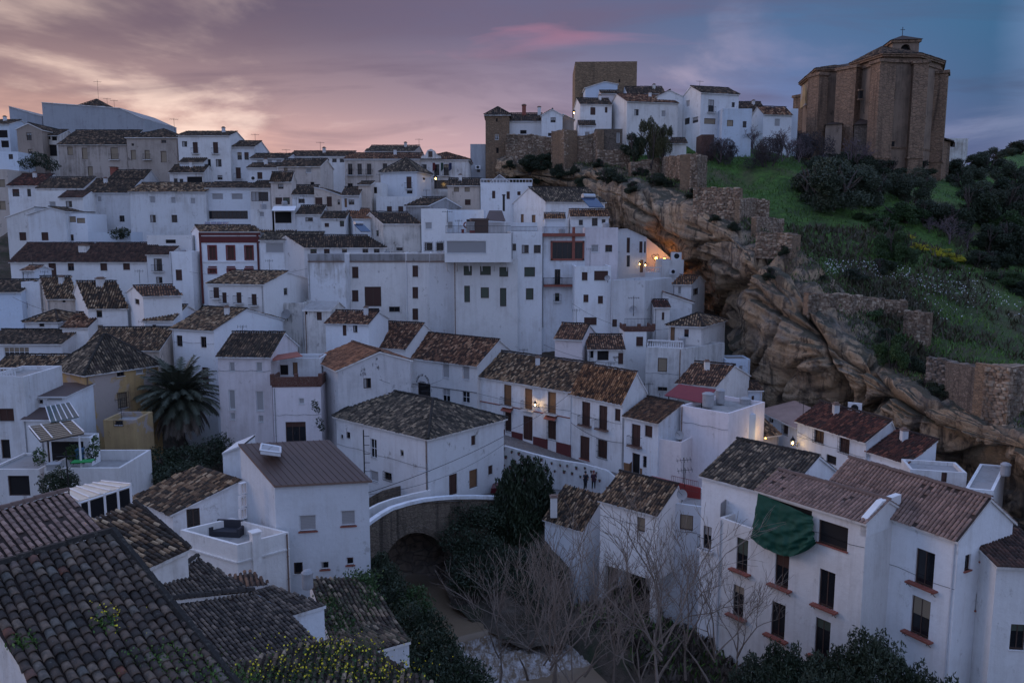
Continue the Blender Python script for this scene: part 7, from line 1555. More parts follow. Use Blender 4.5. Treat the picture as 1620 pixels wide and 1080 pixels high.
# lettering over the archway
fc_ = ms['e']; cen = fpt(ms, 669, 606); ow = ms['out']*.02
mus = ms['root']
def letter(ch, posn, ang, size, parent):
    cu = bpy.data.curves.new('letter', 'FONT'); cu.body = ch; cu.size = size; cu.align_x = 'CENTER'; cu.extrude = 0.01; tmp = bpy.data.objects.new('tmp', cu); SC.collection.objects.link(tmp)
    bpy.context.view_layer.update(); me = bpy.data.meshes.new_from_object(tmp.evaluated_get(bpy.context.evaluated_depsgraph_get())); bpy.data.objects.remove(tmp)
    me.name = 'letter'; me.materials.clear(); me.materials.append(M['iron']); o = bpy.data.objects.new('letter', me)
    ca, sa_ = math.cos(ang), math.sin(ang); X_ = fc_*ca+Vector((0, 0, 1))*sa_; Y_ = Vector((0, 0, 1))*ca-fc_*sa_; mt = Matrix((X_, Y_, ms['out'])).transposed().to_4x4(); mt.translation = posn-origin_of(parent); link(o, parent); o.matrix_local = mt
txt = 'MUSEO DE PUEBLO'; R_ = 0.88
for i, ch in enumerate(txt):
    if ch == ' ': continue
    th = math.pi*(0.97-0.94*i/(len(txt)-1)); letter(ch, cen+fc_*math.cos(th)*R_+Vector((0, 0, 1))*math.sin(th)*R_+ow, th-math.pi/2, 0.34, mus)
for i, ch in enumerate('SETENIL'): letter(ch, cen+fc_*(-0.48+0.16*i)+Vector((0, 0, 0.05))+ow, 0, 0.26, mus)
m = MB(); a, b = fpt(ms, 650, 606.5), fpt(ms, 755, 621); m.bar(a+ms['out']*.06, b+ms['out']*.06, .03); m.build('cable', M['iron'], mus)
# flower pots on the parapet wall
pot_me = None; rwt = [P(797, 705, 78), P(840, 717, 76.8), P(880, 727, 75.6), P(925, 734, 74.6), P(960, 744, 73.8)]
pm = MB(); pm.lathe((0, 0, 0), [(.07, 0), (.11, .02), (.14, .22), (.16, .24), (.16, .28)], 8); pot = pm.build('flower_pot', M['potc'])
pl_ = MB(); 
for k in range(14):
    a = random.uniform(0, 6.28); v = Vector((math.cos(a), math.sin(a), random.uniform(.2, 1.2)))*.16; s_ = Vector((-v.y, v.x, 0.02))*.5; pl_.poly([Vector((0, 0, .26)), Vector((0, 0, .26))+v*.6+s_, Vector((0, 0, .26))+v*1.3, Vector((0, 0, .26))+v*.6-s_])
leafp = pl_.build('plant', M['potleaf'], None); leafp.location = (0, 0, .2); leafp.parent = pot
tag(pot, 'small flower pot hung on the white parapet wall by the street', 'flower pot', 'flower pots on the white parapet wall')
first = True
for row in range(3):
    for k in range(13):
        f = (k+0.5*(row % 2)+random.uniform(-.2, .2))/13*3.9; i = min(3, max(0, int(f))); g = min(1, max(0, f-i)); p = rwt[i]+(rwt[i+1]-rwt[i])*g; n = Vector(((rwt[i+1]-rwt[i]).y, -(rwt[i+1]-rwt[i]).x, 0)).normalized()
        if n.y > 0: n = -n
        if row == 2 and k > 5: continue
        loc = p+n*.16-Vector((0, 0, .55+row*.75+random.uniform(-.1, .1)))
        sc_ = random.uniform(.6, 1.0)
        if first: pot.location = loc; first = False; continue
        o = pot.copy(); link(o); o.location = loc; o.scale = (sc_, sc_, sc_); q = leafp.copy(); link(q, o)
# ================================================================== vegetation
LM = {'olive': leaf_mat('olive_leaves', (0.025, 0.036, 0.020), (0.075, 0.098, 0.060), (0.13, 0.15, 0.10)), 'dark': leaf_mat('dark_leaves', (0.010, 0.018, 0.008), (0.032, 0.050, 0.022), (0.055, 0.08, 0.03)),
      'green': leaf_mat('green_leaves', (0.014, 0.035, 0.008), (0.045, 0.095, 0.022), (0.075, 0.14, 0.035)), 'dry': leaf_mat('dry_grass', (0.035, 0.035, 0.018), (0.085, 0.070, 0.042), (0.14, 0.115, 0.07)),
      'yellow': leaf_mat('yellow_gorse', (0.20, 0.20, 0.015), (0.60, 0.52, 0.02), (0.80, 0.68, 0.03)), 'petal': leaf_mat('yellow_petals', (0.62, 0.52, 0.01), (0.75, 0.62, 0.02)), 'white': leaf_mat('white_petals', (0.5, 0.5, 0.5), (0.75, 0.75, 0.75)),
      'grassb': leaf_mat('grass_blades', (0.035, 0.075, 0.015), (0.085, 0.18, 0.028), (0.15, 0.23, 0.05)), 'palm': leaf_mat('palm_leaflets', (0.030, 0.038, 0.026), (0.075, 0.085, 0.058), (0.12, 0.12, 0.085)), 'deadpalm': leaf_mat('dry_palm', (0.07, 0.055, 0.045), (0.17, 0.14, 0.115), (0.24, 0.20, 0.16)),
      'dry2': leaf_mat('dead_undergrowth', (0.030, 0.024, 0.020), (0.085, 0.065, 0.052), (0.15, 0.12, 0.10)), 'twiggy': leaf_mat('twiggy_mass', (0.030, 0.024, 0.028), (0.075, 0.060, 0.066), (0.13, 0.105, 0.11)), 'autumn': leaf_mat('olive_yellow_leaves', (0.03, 0.035, 0.015), (0.10, 0.095, 0.035), (0.16, 0.14, 0.05))}
M['bark'] = simple('grey_bark', (0.185, 0.145, 0.118), 0.9, 0, 0.35, 6); M['dbark'] = simple('dark_bark', (0.07, 0.055, 0.05), 0.9, 0, 0.35, 4); M['twig'] = simple('purple_twigs', (0.14, 0.105, 0.115), 0.9, 0, 0.3, 4)
def leaves_np(blobs, n, size, seed=1, upright=0.0):
    """blobs: (x,y,z,rx,ry,rz); returns verts, quads, uv"""
    r = np.random.default_rng(seed); w = np.array([b[3]*b[5]+b[3]*b[4] for b in blobs]); w = w/w.sum(); k = r.choice(len(blobs), n, p=w); B = np.array(blobs)[k]
    d = r.normal(size=(n, 3)); d /= np.linalg.norm(d, axis=1)[:, None]; rad = (0.55+0.5*r.random(n)**0.6)*(1+0.16*np.sin(d[:, 0]*7+d[:, 2]*9+k))
    c = B[:, :3]+d*B[:, 3:6]*rad[:, None]
    a = r.normal(size=(n, 3)); a[:, 2] += upright*3; a /= np.linalg.norm(a, axis=1)[:, None]; b = np.cross(a, r.normal(size=(n, 3))); b /= np.linalg.norm(b, axis=1)[:, None]+1e-9
    s = size*(0.6+0.8*r.random(n))[:, None]; a = a*s*(1+upright); b = b*s*0.5
    v = np.stack([c-a*0.5, c+b*0.5, c+a*0.5, c-b*0.5], 1).reshape(-1, 3); q = np.arange(n*4).reshape(n, 4)
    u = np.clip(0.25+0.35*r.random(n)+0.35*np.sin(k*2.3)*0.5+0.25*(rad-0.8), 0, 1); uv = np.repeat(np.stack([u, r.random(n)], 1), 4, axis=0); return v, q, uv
def limb(m, p, d, ln, r, depth, spread=0.5, up=0.25, seg=3, rng=random, mi=0, minr=0.012, kids=(2, 3)):
    q = p
    for s in range(seg):
        d2 = (d+Vector((rng.gauss(0, .12), rng.gauss(0, .12), rng.gauss(0, .08)+up*0.15))).normalized(); q2 = q+d2*(ln/seg); r2 = r*(1-0.42*(s+1)/seg) if depth else r*(1-0.8*(s+1)/seg)
        m.bar(q, q2, max(minr, r*(1-0.42*s/seg)), 4 if r < .08 else 6, max(minr*0.7, r2), mi); 
        if depth and s >= 1:
            a = rng.uniform(0, 6.28); o = d2.orthogonal().normalized(); o2 = d2.cross(o); dd = (d2+(o*math.cos(a)+o2*math.sin(a))*spread*1.3+Vector((0, 0, up))).normalized()
            limb(m, q2, dd, ln*rng.uniform(.45, .65), r2*0.5, depth-1, spread, up, seg, rng, mi, minr, kids)
        q, d = q2, d2
    if depth:
        for k in range(rng.randint(*kids)):
            a = rng.uniform(0, 6.28); o = d.orthogonal().normalized(); o2 = d.cross(o); dd = (d+(o*math.cos(a)+o2*math.sin(a))*spread+Vector((0, 0, up))).normalized()
            limb(m, q, dd, ln*rng.uniform(.6, .85), r*0.58, depth-1, spread, up, seg, rng, mi, minr, kids)
def copy_tree(o, parent=None):
    c = o.copy(); SC.collection.objects.link(c)
    if parent is not None: c.parent = parent
    for ch in list(o.children): copy_tree(ch, c)
    return c
def bush_proto(kind, seed, n=2600, size=0.17, flat=0.8):
    r = random.Random(seed); bl = []
    for k in range(17): a = r.uniform(0, 6.28); q = r.uniform(.1, .80); z = r.uniform(.12, 1.2-.55*q)*flat; bl.append((math.cos(a)*q, math.sin(a)*q, z, r.uniform(.16, .36), r.uniform(.16, .36), r.uniform(.14, .30)*flat))
    v, q, uv = leaves_np(bl, n, size, seed); t = bpy.data.objects.new('bush', None); SC.collection.objects.link(t)
    np_mesh('crown', v, q, LM[kind], t, uv=uv)
    m = MB(); rg = random.Random(seed)
    for k in range(4): limb(m, Vector((0, 0, -.3)), Vector((rg.uniform(-.6, .6), rg.uniform(-.6, .6), 1)).normalized(), .8, .05, 1, .5, .2, 3, rg)
    m.build('trunk', M['dbark'], t); return t
def bare_proto(seed, depth=3, name='bare_tree', mat='bark', ln=2.4, r=.13, spread=.5, up=.3, minr=.014, kids=(2, 3)):
    rg = random.Random(seed); t = bpy.data.objects.new(name, None); SC.collection.objects.link(t); m = MB(); limb(m, Vector((0, 0, -.5)), Vector((rg.uniform(-.12, .12), rg.uniform(-.12, .12), 1)).normalized(), ln, r, 0, seg=3, rng=rg)
    top = Vector(m.v[-1]); m2 = MB(); m.build('trunk', M[mat], t)
    for k in range(3): a = k*2.1+rg.random(); limb(m2, Vector((0, 0, ln*.55+.25*k)), Vector((math.cos(a)*.45, math.sin(a)*.45, 1)).normalized(), ln*.9, r*.6, depth, spread, up, 3, rg, 0, minr, kids)
    limb(m2, Vector((0, 0, ln*.8)), Vector((0, 0, 1)), ln*.9, r*.6, depth, spread*.8, up, 3, rg, 0, minr, kids)
    b = m2.build('branches', M[mat], t); return t
protos = {}
def place(kind, loc, w, hgt, label, cat='bush', group=None, yaw=None, name=None):
    pr = protos[kind]; lst, st = pr['l'], pr
    i = st['n'] % len(lst); st['n'] += 1; o = lst[i] if not st['used'][i] else copy_tree(lst[i]); 
    st['used'][i] = True; o.location = loc; o.scale = (w, w, hgt); o.rotation_euler = (0, 0, yaw if yaw is not None else random.uniform(0, 6.28)); o['label'] = label; o['category'] = cat
    if group: o['group'] = group
    elif 'group' in o: del o['group']
    if name: o.name = name
    return o
def reg(kind, lst): protos[kind] = {'l': lst, 'n': 0, 'used': [False]*len(lst)}
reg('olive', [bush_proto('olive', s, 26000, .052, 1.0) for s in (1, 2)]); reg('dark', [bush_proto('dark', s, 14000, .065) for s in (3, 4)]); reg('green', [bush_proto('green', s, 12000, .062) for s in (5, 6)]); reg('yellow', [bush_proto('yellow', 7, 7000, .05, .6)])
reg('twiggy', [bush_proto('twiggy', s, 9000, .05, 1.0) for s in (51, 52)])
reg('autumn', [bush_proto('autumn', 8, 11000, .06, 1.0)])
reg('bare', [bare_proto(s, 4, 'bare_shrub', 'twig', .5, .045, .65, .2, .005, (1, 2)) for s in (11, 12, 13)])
def hill_at(x, y): i = int(np.argmin((HPX-x)**2+(HPY-y)**2)); return Vector(hv[i])
def rock_at(x, y):
    c = (CPX_-x)**2+(CPY_-y)**2; k = np.where(c < c.min()+9)[0]; i = k[np.argmin(cvf[k, 1])]; return Vector(cvf[i])
LMK = [(1411, 90, 'the church belfry'), (1487, 245, 'the church annex'), (1385, 230, 'the middle church buttress'), (1285, 200, 'the left church bay'), (1230, 195, 'the white house beside the church'), (1166, 215, 'the flat white extension'), (1105, 268, 'the square stone buttress'), (1135, 315, 'the broad drystone wall'), (1195, 330, 'the second drystone wall'), (1225, 380, 'the square drystone platform'),
       (1310, 290, 'the huge olive crown'), (1360, 478, 'the long slope wall'), (1452, 515, 'the narrow drystone pier'), (1510, 590, 'the overgrown drystone wall'), (1600, 610, 'the squared bastion'), (1412, 545, 'the bright cliff bush'), (1485, 400, 'the yellow gorse'), (1515, 228, 'the distant farmhouse'), (893, 230, 'the rough bastion'), (830, 235, 'the ragged castle wall'), (790, 220, 'the stone tower'), (965, 222, 'the dark ruin'), (1040, 260, 'the long castle wall'),
       (1570, 300, 'the wooded slope'), (1600, 400, 'the dim right-hand slope'), (825, 780, 'the tall dark tree'), (656, 880, 'the bridge arch'), (740, 790, 'the bridge parapet'), (893, 880, 'the riverside house'), (1000, 870, 'the pillar house'), (1086, 826, 'the straw-blinded window'), (1150, 850, 'the mossy-roofed house'), (720, 1000, 'the weir'), (560, 895, 'the red-silled windows'), (600, 1040, 'the ragged roof'), (640, 1010, 'the roof corner above the river'),
       (1237, 930, 'the middle shelf window'), (1308, 960, 'the right shelf window'), (1170, 950, 'the left shelf window'), (1370, 1000, 'the corner of the tarpaulin building'), (1456, 990, 'the lower wide window'), (1010, 500, 'the brick terrace'), (1100, 450, 'the cave cottage'), (1050, 380, 'the lit cave terrace')]
USED = {}
SHORT = {'leafless shrubs beside the castle houses': 'purplish twiggy shrub', 'leafless trees against the church wall': 'spindly leafless tree', 'dark bushes on the slope right of the olive trees': 'rounded bush', 'leafless thicket above the gorse': 'grey-purple leafless thicket', 'yellow gorse clumps': 'bright yellow gorse clump', 'low green bushes below the olives': 'low fresh green bush', 'scrub growing on the cliff ledges': 'dark cliff scrub'}
def auto_label(base, x, y):
    c = sorted(LMK, key=lambda l: math.hypot(l[0]-x, l[1]-y))
    for l in c[:6]:
        dx_, dy_ = x-l[0], y-l[1]; a = abs(dx_); b = abs(dy_); r_ = math.hypot(dx_, dy_)
        hz = 'right of' if dx_ > 0 else 'left of'; vt = 'above' if dy_ < 0 else 'below'
        dr = hz if b < a*.45 else vt if a < b*.45 else vt+' and '+hz
        s = base+' '+('close ' if r_ < 32 else '' if r_ < 62 else 'well ')+dr+' '+l[2]
        if s not in USED: USED[s] = 1; return s
    for l in c[:4]:
        s = base+' somewhat beyond '+l[2]
        if s not in USED: USED[s] = 1; return s
    return base
def hbush(kind, x, yb, wpx, hpx, label, group=None, at=hill_at, cat='bush', name=None):
    if group: label = auto_label(SHORT.get(group, label), x, yb-hpx/2)
    p = at(x, yb); s = p.y/FPX; hs = {'bare': 2.0, 'olive': 1.35, 'autumn': 1.35}.get(kind, 1.15); ws = {'bare': 1.6}.get(kind, 2.0)
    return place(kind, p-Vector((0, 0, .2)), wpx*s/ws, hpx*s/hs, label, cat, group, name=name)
hbush('olive', 1310, 328, 150, 90, 'huge dark olive-green tree crown in front of the church', cat='tree', name='olive_tree')
hbush('olive', 1262, 310, 80, 55, 'rounded olive bush left of the huge olive crown'); hbush('olive', 1370, 322, 90, 70, 'olive bush merging into the right of the huge olive crown')
for x, y, w_, h_ in ((1140, 262, 60, 45), (1175, 262, 70, 60), (1205, 266, 60, 60), (1235, 262, 60, 60), (1262, 262, 60, 50), (1155, 240, 40, 30), (1225, 235, 50, 35), (1290, 235, 60, 45), (1250, 228, 45, 35), (1130, 250, 50, 40), (1160, 262, 60, 50), (1190, 250, 60, 55), (1215, 258, 60, 50), (1245, 255, 60, 50), (1272, 250, 50, 45), (1300, 255, 50, 40)): hbush('bare', x, y, w_, h_, 'purplish leafless shrub between the castle houses and the church', 'leafless shrubs beside the castle houses', name='bare_shrub')
for x, y, w_, h_ in ((1140, 258, 60, 36), (1175, 262, 70, 44), (1212, 262, 70, 46), (1248, 262, 70, 46), (1285, 262, 70, 50), (1160, 245, 50, 32), (1228, 242, 60, 36), (1262, 240, 60, 40), (1300, 245, 60, 40)):
    hbush('twiggy', x, y, w_, h_, 'dense purplish twiggy shrub', 'leafless shrubs beside the castle houses', name='twiggy_shrub')
for x, y, w_, h_ in ((1318, 235, 60, 70), (1350, 240, 60, 60), (1382, 245, 50, 55)): hbush('bare', x, y, w_, h_, 'spindly leafless tree against the church wall', 'leafless trees against the church wall', cat='tree', name='bare_tree')
hbush('dark', 1195, 225, 22, 35, 'small dark cypress-like bush beside the flat white extension')
gr1 = 'dark bushes on the slope right of the olive trees'
for x, y, w_, h_, k in ((1420, 268, 60, 32, 'olive'), (1450, 280, 60, 36, 'dark'), (1400, 292, 55, 45, 'olive'), (1440, 318, 80, 60, 'olive'), (1480, 300, 70, 50, 'dark'), (1505, 335, 75, 70, 'olive'), (1540, 350, 80, 66, 'dark'), (1478, 350, 60, 40, 'olive'),
                         (1530, 300, 60, 45, 'olive'), (1570, 312, 60, 50, 'dark'), (1605, 300, 70, 50, 'olive'), (1510, 268, 60, 34, 'dark'), (1555, 272, 60, 36, 'olive'), (1595, 268, 60, 36, 'dark'), (1540, 245, 50, 24, 'dark'), (1575, 243, 50, 22, 'olive'), (1610, 243, 50, 24, 'dark'),
                         (1590, 350, 70, 60, 'dark'), (1625, 345, 70, 60, 'olive'), (1560, 395, 70, 50, 'dark'), (1600, 400, 80, 60, 'dark'), (1635, 420, 70, 60, 'dark'), (1590, 445, 60, 30, 'green'), (1640, 300, 60, 60, 'dark'), (1660, 260, 80, 40, 'dark'), (1490, 420, 50, 20, 'green')):
    hbush(k, x, y, w_, h_, 'rounded dark bush on the slope below and right of the church', gr1)
for x, y, w_, h_ in ((1500, 395, 75, 60), (1530, 400, 60, 45), (1470, 372, 40, 30)): hbush('bare', x, y, w_, h_, 'grey-purple leafless thicket above the yellow gorse', 'leafless thicket above the gorse', name='bare_shrub')
hbush('green', 1410, 408, 55, 60, 'broad-leaved blue-green bush left of the yellow gorse'); hbush('green', 1432, 420, 50, 45, 'lower broad-leaved bush touching the yellow gorse')
for x, y, w_, h_ in ((1455, 392, 40, 18), (1480, 405, 50, 22), (1510, 415, 55, 22), (1435, 378, 26, 14)): hbush('yellow', x, y, w_, h_, 'bright yellow flowering gorse on the slope', 'yellow gorse clumps')
for x, y, w_, h_ in ((1360, 345, 30, 14), (1385, 350, 40, 18), (1420, 345, 40, 20)): hbush('green', x, y, w_, h_, 'low fresh green bush below the olive crown', 'low green bushes below the olives')
hbush('green', 1412, 580, 62, 68, 'thick bright green bush clinging to the cliff', at=rock_at); hbush('dark', 1448, 590, 44, 38, 'dark bush on the cliff right of the bright green one', at=rock_at); hbush('green', 1375, 505, 60, 30, 'leafy green patch at the left of the long slope wall')
for x, y, w_, h_, k in ((1330, 268, 60, 34, 'olive'), (1362, 272, 60, 34, 'dark'), (1290, 268, 50, 26, 'olive'), (1400, 276, 60, 34, 'dark'), (1300, 300, 90, 50, 'dark'), (1345, 300, 80, 50, 'olive'), (1235, 300, 50, 34, 'olive'), (1385, 285, 60, 36, 'dark'), (1470, 320, 90, 60, 'olive'), (1430, 355, 70, 40, 'green'), (1395, 365, 60, 24, 'green'), (1460, 350, 70, 40, 'dark'), (1500, 365, 70, 50, 'dark'), (1555, 335, 80, 55, 'olive'), (1585, 320, 70, 45, 'dark'), (1615, 330, 60, 50, 'dark'), (1520, 320, 60, 40, 'green'), (1610, 375, 80, 50, 'green'), (1570, 365, 70, 50, 'green'), (1540, 420, 60, 30, 'dark'), (1580, 425, 60, 30, 'dark'), (1620, 470, 60, 30, 'dark'), (1395, 430, 50, 26, 'dark'), (1350, 440, 50, 20, 'dark')):
    hbush(k, x, y, w_, h_, 'rounded bush', gr1)
gr2 = 'scrub growing on the cliff ledges'
for x, y, w_, h_ in ((1300, 440, 30, 10), (1405, 535, 50, 24), (1215, 440, 30, 22), (1255, 380, 26, 20), (1095, 310, 30, 20), (1040, 290, 40, 22), (1000, 300, 36, 20), (960, 285, 44, 26), (920, 300, 30, 24), (885, 280, 34, 24), (870, 262, 50, 30), (840, 268, 50, 28), (805, 262, 24, 14), (815, 285, 30, 16), (850, 290, 26, 14), (905, 275, 22, 16), (945, 262, 26, 16), (980, 285, 26, 14), (1015, 275, 30, 16), (1060, 292, 26, 12), (1130, 345, 26, 12), (1160, 360, 24, 16), (1240, 400, 24, 18), (1500, 620, 60, 24), (1560, 640, 60, 30), (1470, 610, 40, 24)):
    hbush('dark', x, y, w_, h_, 'dark scrub growing on a cliff ledge', gr2, at=rock_at)
p = P(1030, 250, 138); place('autumn', p, 2.6, 6.2, 'tall yellow-tinged leafy tree before the castle houses', 'tree', name='broadleaf_tree'); p = P(1003, 250, 139); place('dark', p, 2.4, 4.2, 'dark shrub at the foot of the rosy gable'); p = P(1050, 249, 138.5); place('autumn', p, 2.0, 5.0, 'shorter leafy tree right of the tall castle tree', 'tree', name='broadleaf_tree')
# grass blades, dry tufts and daisies
def scatter(name, label, mask, n, size, mat, seed, upright=1.2, flat=False, base=None, lift=0.0):
    r = np.random.default_rng(seed); src = hv if base is None else base; idx = np.where(mask)[0]; k = r.choice(idx, n); c = src[k]+r.normal(0, .35, (n, 3))*np.array([1, 1, .1]); c[:, 2] += lift
    if flat: a = r.normal(size=(n, 3))*np.array([1, 1, .4]); b = np.cross(a, r.normal(size=(n, 3)))
    else: a = r.normal(size=(n, 3))*.45; a[:, 2] = 1; b = r.normal(size=(n, 3)); b[:, 2] = 0; b *= .22
    a /= np.linalg.norm(a, axis=1)[:, None]; b /= np.linalg.norm(b, axis=1)[:, None]+1e-9; s = size*(.5+r.random(n))[:, None]
    wv = 0.16 if not flat else .9
    v = np.stack([c-b*s*wv, c+b*s*wv, c+a*s+b*s*wv*.3, c+a*s-b*s*wv*.3], 1).reshape(-1, 3); u = r.random(n)*.6+.4*np.clip((noise_v(c)+1)/2, 0, 1); uv = np.repeat(np.stack([u, r.random(n)], 1), 4, axis=0)
    o = np_mesh(name, v, np.arange(n*4).reshape(n, 4), mat, None, uv=uv); tag(o, label, None, None, 'stuff')
def noise_v(c): return np.sin(c[:, 0]*.35+1.3*np.sin(c[:, 1]*.21))*np.cos(c[:, 1]*.27+c[:, 0]*.1)
cm_ = (CPX_ > 900) & (np.arange(len(cvf)) < 520*24)
vis = (HPX > 850) & (HPX < 1700) & (HPY > 200); nn_ = noise_v(hv)
scatter('grass', 'short green grass covering the slope', vis & (nn_ > -.6) & (HPY < 420), 30000, .40, LM['grassb'], 3); scatter('dry_grass', 'dry brown tufts among the grass', vis & (HPY > 360) & (hv[:, 1] < 125) & (nn_ < .35), 24000, .6, LM['dry'], 4); scatter('grass', 'patches of green grass on the lower slope', vis & (HPY > 380) & (nn_ > 0), 16000, .4, LM['grassb'], 14)
scatter('ledge_grass', 'grass tufts on the upper ledges of the cliff', cm_, 9000, .34, LM['dry'], 21, base=cvf, lift=.05); scatter('ledge_grass', 'green weeds on the upper ledges of the cliff', cm_, 7000, .30, LM['grassb'], 22, base=cvf, lift=.05)
def near_line(pts, r_):
    best = np.full(len(HPX), 1e9)
    for (x0, y0), (x1, y1) in zip(pts, pts[1:]): L2 = (x1-x0)**2+(y1-y0)**2; t = np.clip(((HPX-x0)*(x1-x0)+(HPY-y0)*(y1-y0))/L2, 0, 1); best = np.minimum(best, np.hypot(HPX-x0-t*(x1-x0), HPY-y0-t*(y1-y0)))
    return best < r_
scatter('white_daisies', 'drifts of white daisies across the slope', near_line([(1310, 425), (1420, 432), (1480, 455), (1560, 470), (1620, 495)], 12), 900, .11, LM['white'], 5, flat=True, lift=.35)
scatter('white_daisies', 'thin scatter of white daisies on the lower slope', near_line([(1440, 470), (1520, 470), (1560, 450)], 40), 350, .09, LM['white'], 6, flat=True, lift=.35)
# palm
pc = P(284, 628, 79.5); pt_ = thing('palm_tree', 'big drooping date palm beside the yellow house', 'palm tree', Vector((pc.x, pc.y, pc.z-7)))
m = MB(); m.bar(Vector((pc.x, pc.y, pc.z-8)), pc, .38, 10, .3); m.build('trunk', M['dbark'], pt_)
def frond(a, el, ln, droop, dead, rg):
    v = []; q = []; p = pc.copy(); d = Vector((math.cos(a)*math.cos(el), math.sin(a)*math.cos(el), math.sin(el))); n = 13; st = ln/n; side0 = Vector((-math.sin(a), math.cos(a), 0)); pts = [p.copy()]
    for i in range(n): d = (d+Vector((0, 0, -droop*(0.4+i/n)))).normalized(); p = p+d*st; pts.append(p.copy())
    for i in range(1, n):
        dd = (pts[i+1]-pts[i-1]).normalized()
        for s in (-1, 1):
            for j in (0, .25, .5, .75):
                b = pts[i]+(pts[i+1]-pts[i])*j; L_ = .85*math.sin(math.pi*(.12+.8*i/n))*(.8+.4*rg.random()); t = (side0*s*.85+dd*.75+Vector((0, 0, -.35-.5*dead+rg.uniform(-.15, .15)))).normalized(); w = dd.cross(t).normalized()*.0+dd*.06
                k = len(v); v += [tuple(b-w), tuple(b+w), tuple(b+t*L_+w*.2), tuple(b+t*L_-w*.2)]; q.append((k, k+1, k+2, k+3))
    for i in range(n):
        for w in (side0*.035, Vector((0, 0, .035))): k = len(v); v += [tuple(pts[i]-w), tuple(pts[i]+w), tuple(pts[i+1]+w*.8), tuple(pts[i+1]-w*.8)]; q.append((k, k+1, k+2, k+3))
    return v, q
rg = random.Random(5)
for i in range(150):
    dead = i >= 100; a = i*2.399; el = (1.3-1.5*(i/100)) if not dead else rg.uniform(-.9, -.35); v, q = frond(a, el+rg.uniform(-.1, .1), rg.uniform(4.0, 5.0) if not dead else rg.uniform(3.6, 4.8), rg.uniform(.085, .125) if not dead else .15, dead, rg)
    u = rg.uniform(.2, 1); np_mesh('frond', v, q, LM['deadpalm' if dead else 'palm'], pt_, uv=np.repeat(np.clip(np.random.default_rng(i).random((len(q), 2))*.5+u*.5, 0, 1), 4, axis=0))
# riverside trees
def foliage(label, name, cat, blobs, n, size, mat, seed, trunk=True, upright=0.0, stems=None):
    B = []
    for x, y, d, rx, rz in blobs: p = P(x, y, d); B.append((p.x, p.y, p.z, rx, rx*.8, rz))
    zmin = min(b[2]-b[5] for b in B); c = Vector((sum(b[0] for b in B)/len(B), sum(b[1] for b in B)/len(B), zmin)); t = thing(name, label, cat, c)
    v, q, uv = leaves_np(B, n, size, seed, upright); np_mesh('crown', v, q, LM[mat], t, uv=uv)
    if trunk:
        m = MB(); rg = random.Random(seed)
        for b in B: m.bar((c.x+rg.uniform(-.3, .3), c.y+rg.uniform(-.3, .3), zmin-.8), (b[0], b[1], b[2]+b[5]*.4), .10, 5, .03)
        m.build('trunk', M['dbark'], t)
    return t
foliage('tall dark cypress-like tree beside the white parapet wall', 'evergreen_tree', 'tree', [(800, 800, 70.5, 1.1, 3.0), (815, 775, 70.5, .9, 2.6), (830, 765, 70.5, .9, 2.6), (845, 768, 70.5, .9, 2.6), (860, 775, 70.5, .8, 2.2), (850, 810, 70, 1.4, 2.8), (822, 815, 70, 1.5, 2.8), (872, 800, 70, .7, 1.8), (790, 825, 69.5, 1.0, 2.2), (835, 850, 69, 1.6, 2.2)], 15000, .26, 'dark', 31, upright=.9)
gr3 = 'shadowy ivy and scrub on the bank under the road'
for i, (x, y, r_) in enumerate(((735, 815, 1.6), (770, 815, 1.4), (725, 850, 1.6), (765, 860, 1.8), (740, 890, 1.6), (790, 880, 1.8), (840, 885, 1.7), (775, 915, 1.6), (820, 925, 1.6), (850, 940, 1.4), (870, 900, 1.2), (735, 920, 1.0))):
    d = 68.5-(y-810)*0.05; foliage(auto_label('dark tangle of ivy', x, y), 'ivy_bush', 'bush', [(x, y, d, r_, r_*.8), (x+12, y+8, d-.3, r_*.7, r_*.6), (x-12, y+5, d-.2, r_*.7, r_*.7)], 1500, .20, 'dark', 60+i, trunk=False)['group'] = gr3
gr4 = 'dark bushes along the left river bank'
for i, (x, y, d, r_, k) in enumerate(((612, 925, 53, 1.3, 'dark'), (628, 955, 51, 1.4, 'dark'), (655, 960, 51, 1.3, 'green'), (600, 900, 55, .9, 'dark'), (648, 990, 48, 1.5, 'dark'), (680, 1000, 48, 1.3, 'dark'), (665, 1040, 45, 1.6, 'dark'), (700, 1035, 45, 1.2, 'dark'), (710, 1065, 43, 1.5, 'dark'), (745, 1078, 42, 1.2, 'dark'), (640, 1070, 42, 1.5, 'dark'), (690, 1085, 41, 1.4, 'dark'), (575, 935, 50, .8, 'green'))):
    foliage(auto_label('dense dark riverbank bush', x, y), 'riverside_bush', 'bush', [(x, y, d, r_, r_*1.1), (x+14, y+12, d-.5, r_*.6, r_*.7), (x-10, y+14, d-.5, r_*.7, r_*.8), (x+4, y-14, d, r_*.6, r_*.7)], 2600, .16, k, 90+i, upright=.4)['group'] = gr4
gr5 = 'dark evergreen bushes below the tarpaulin building'
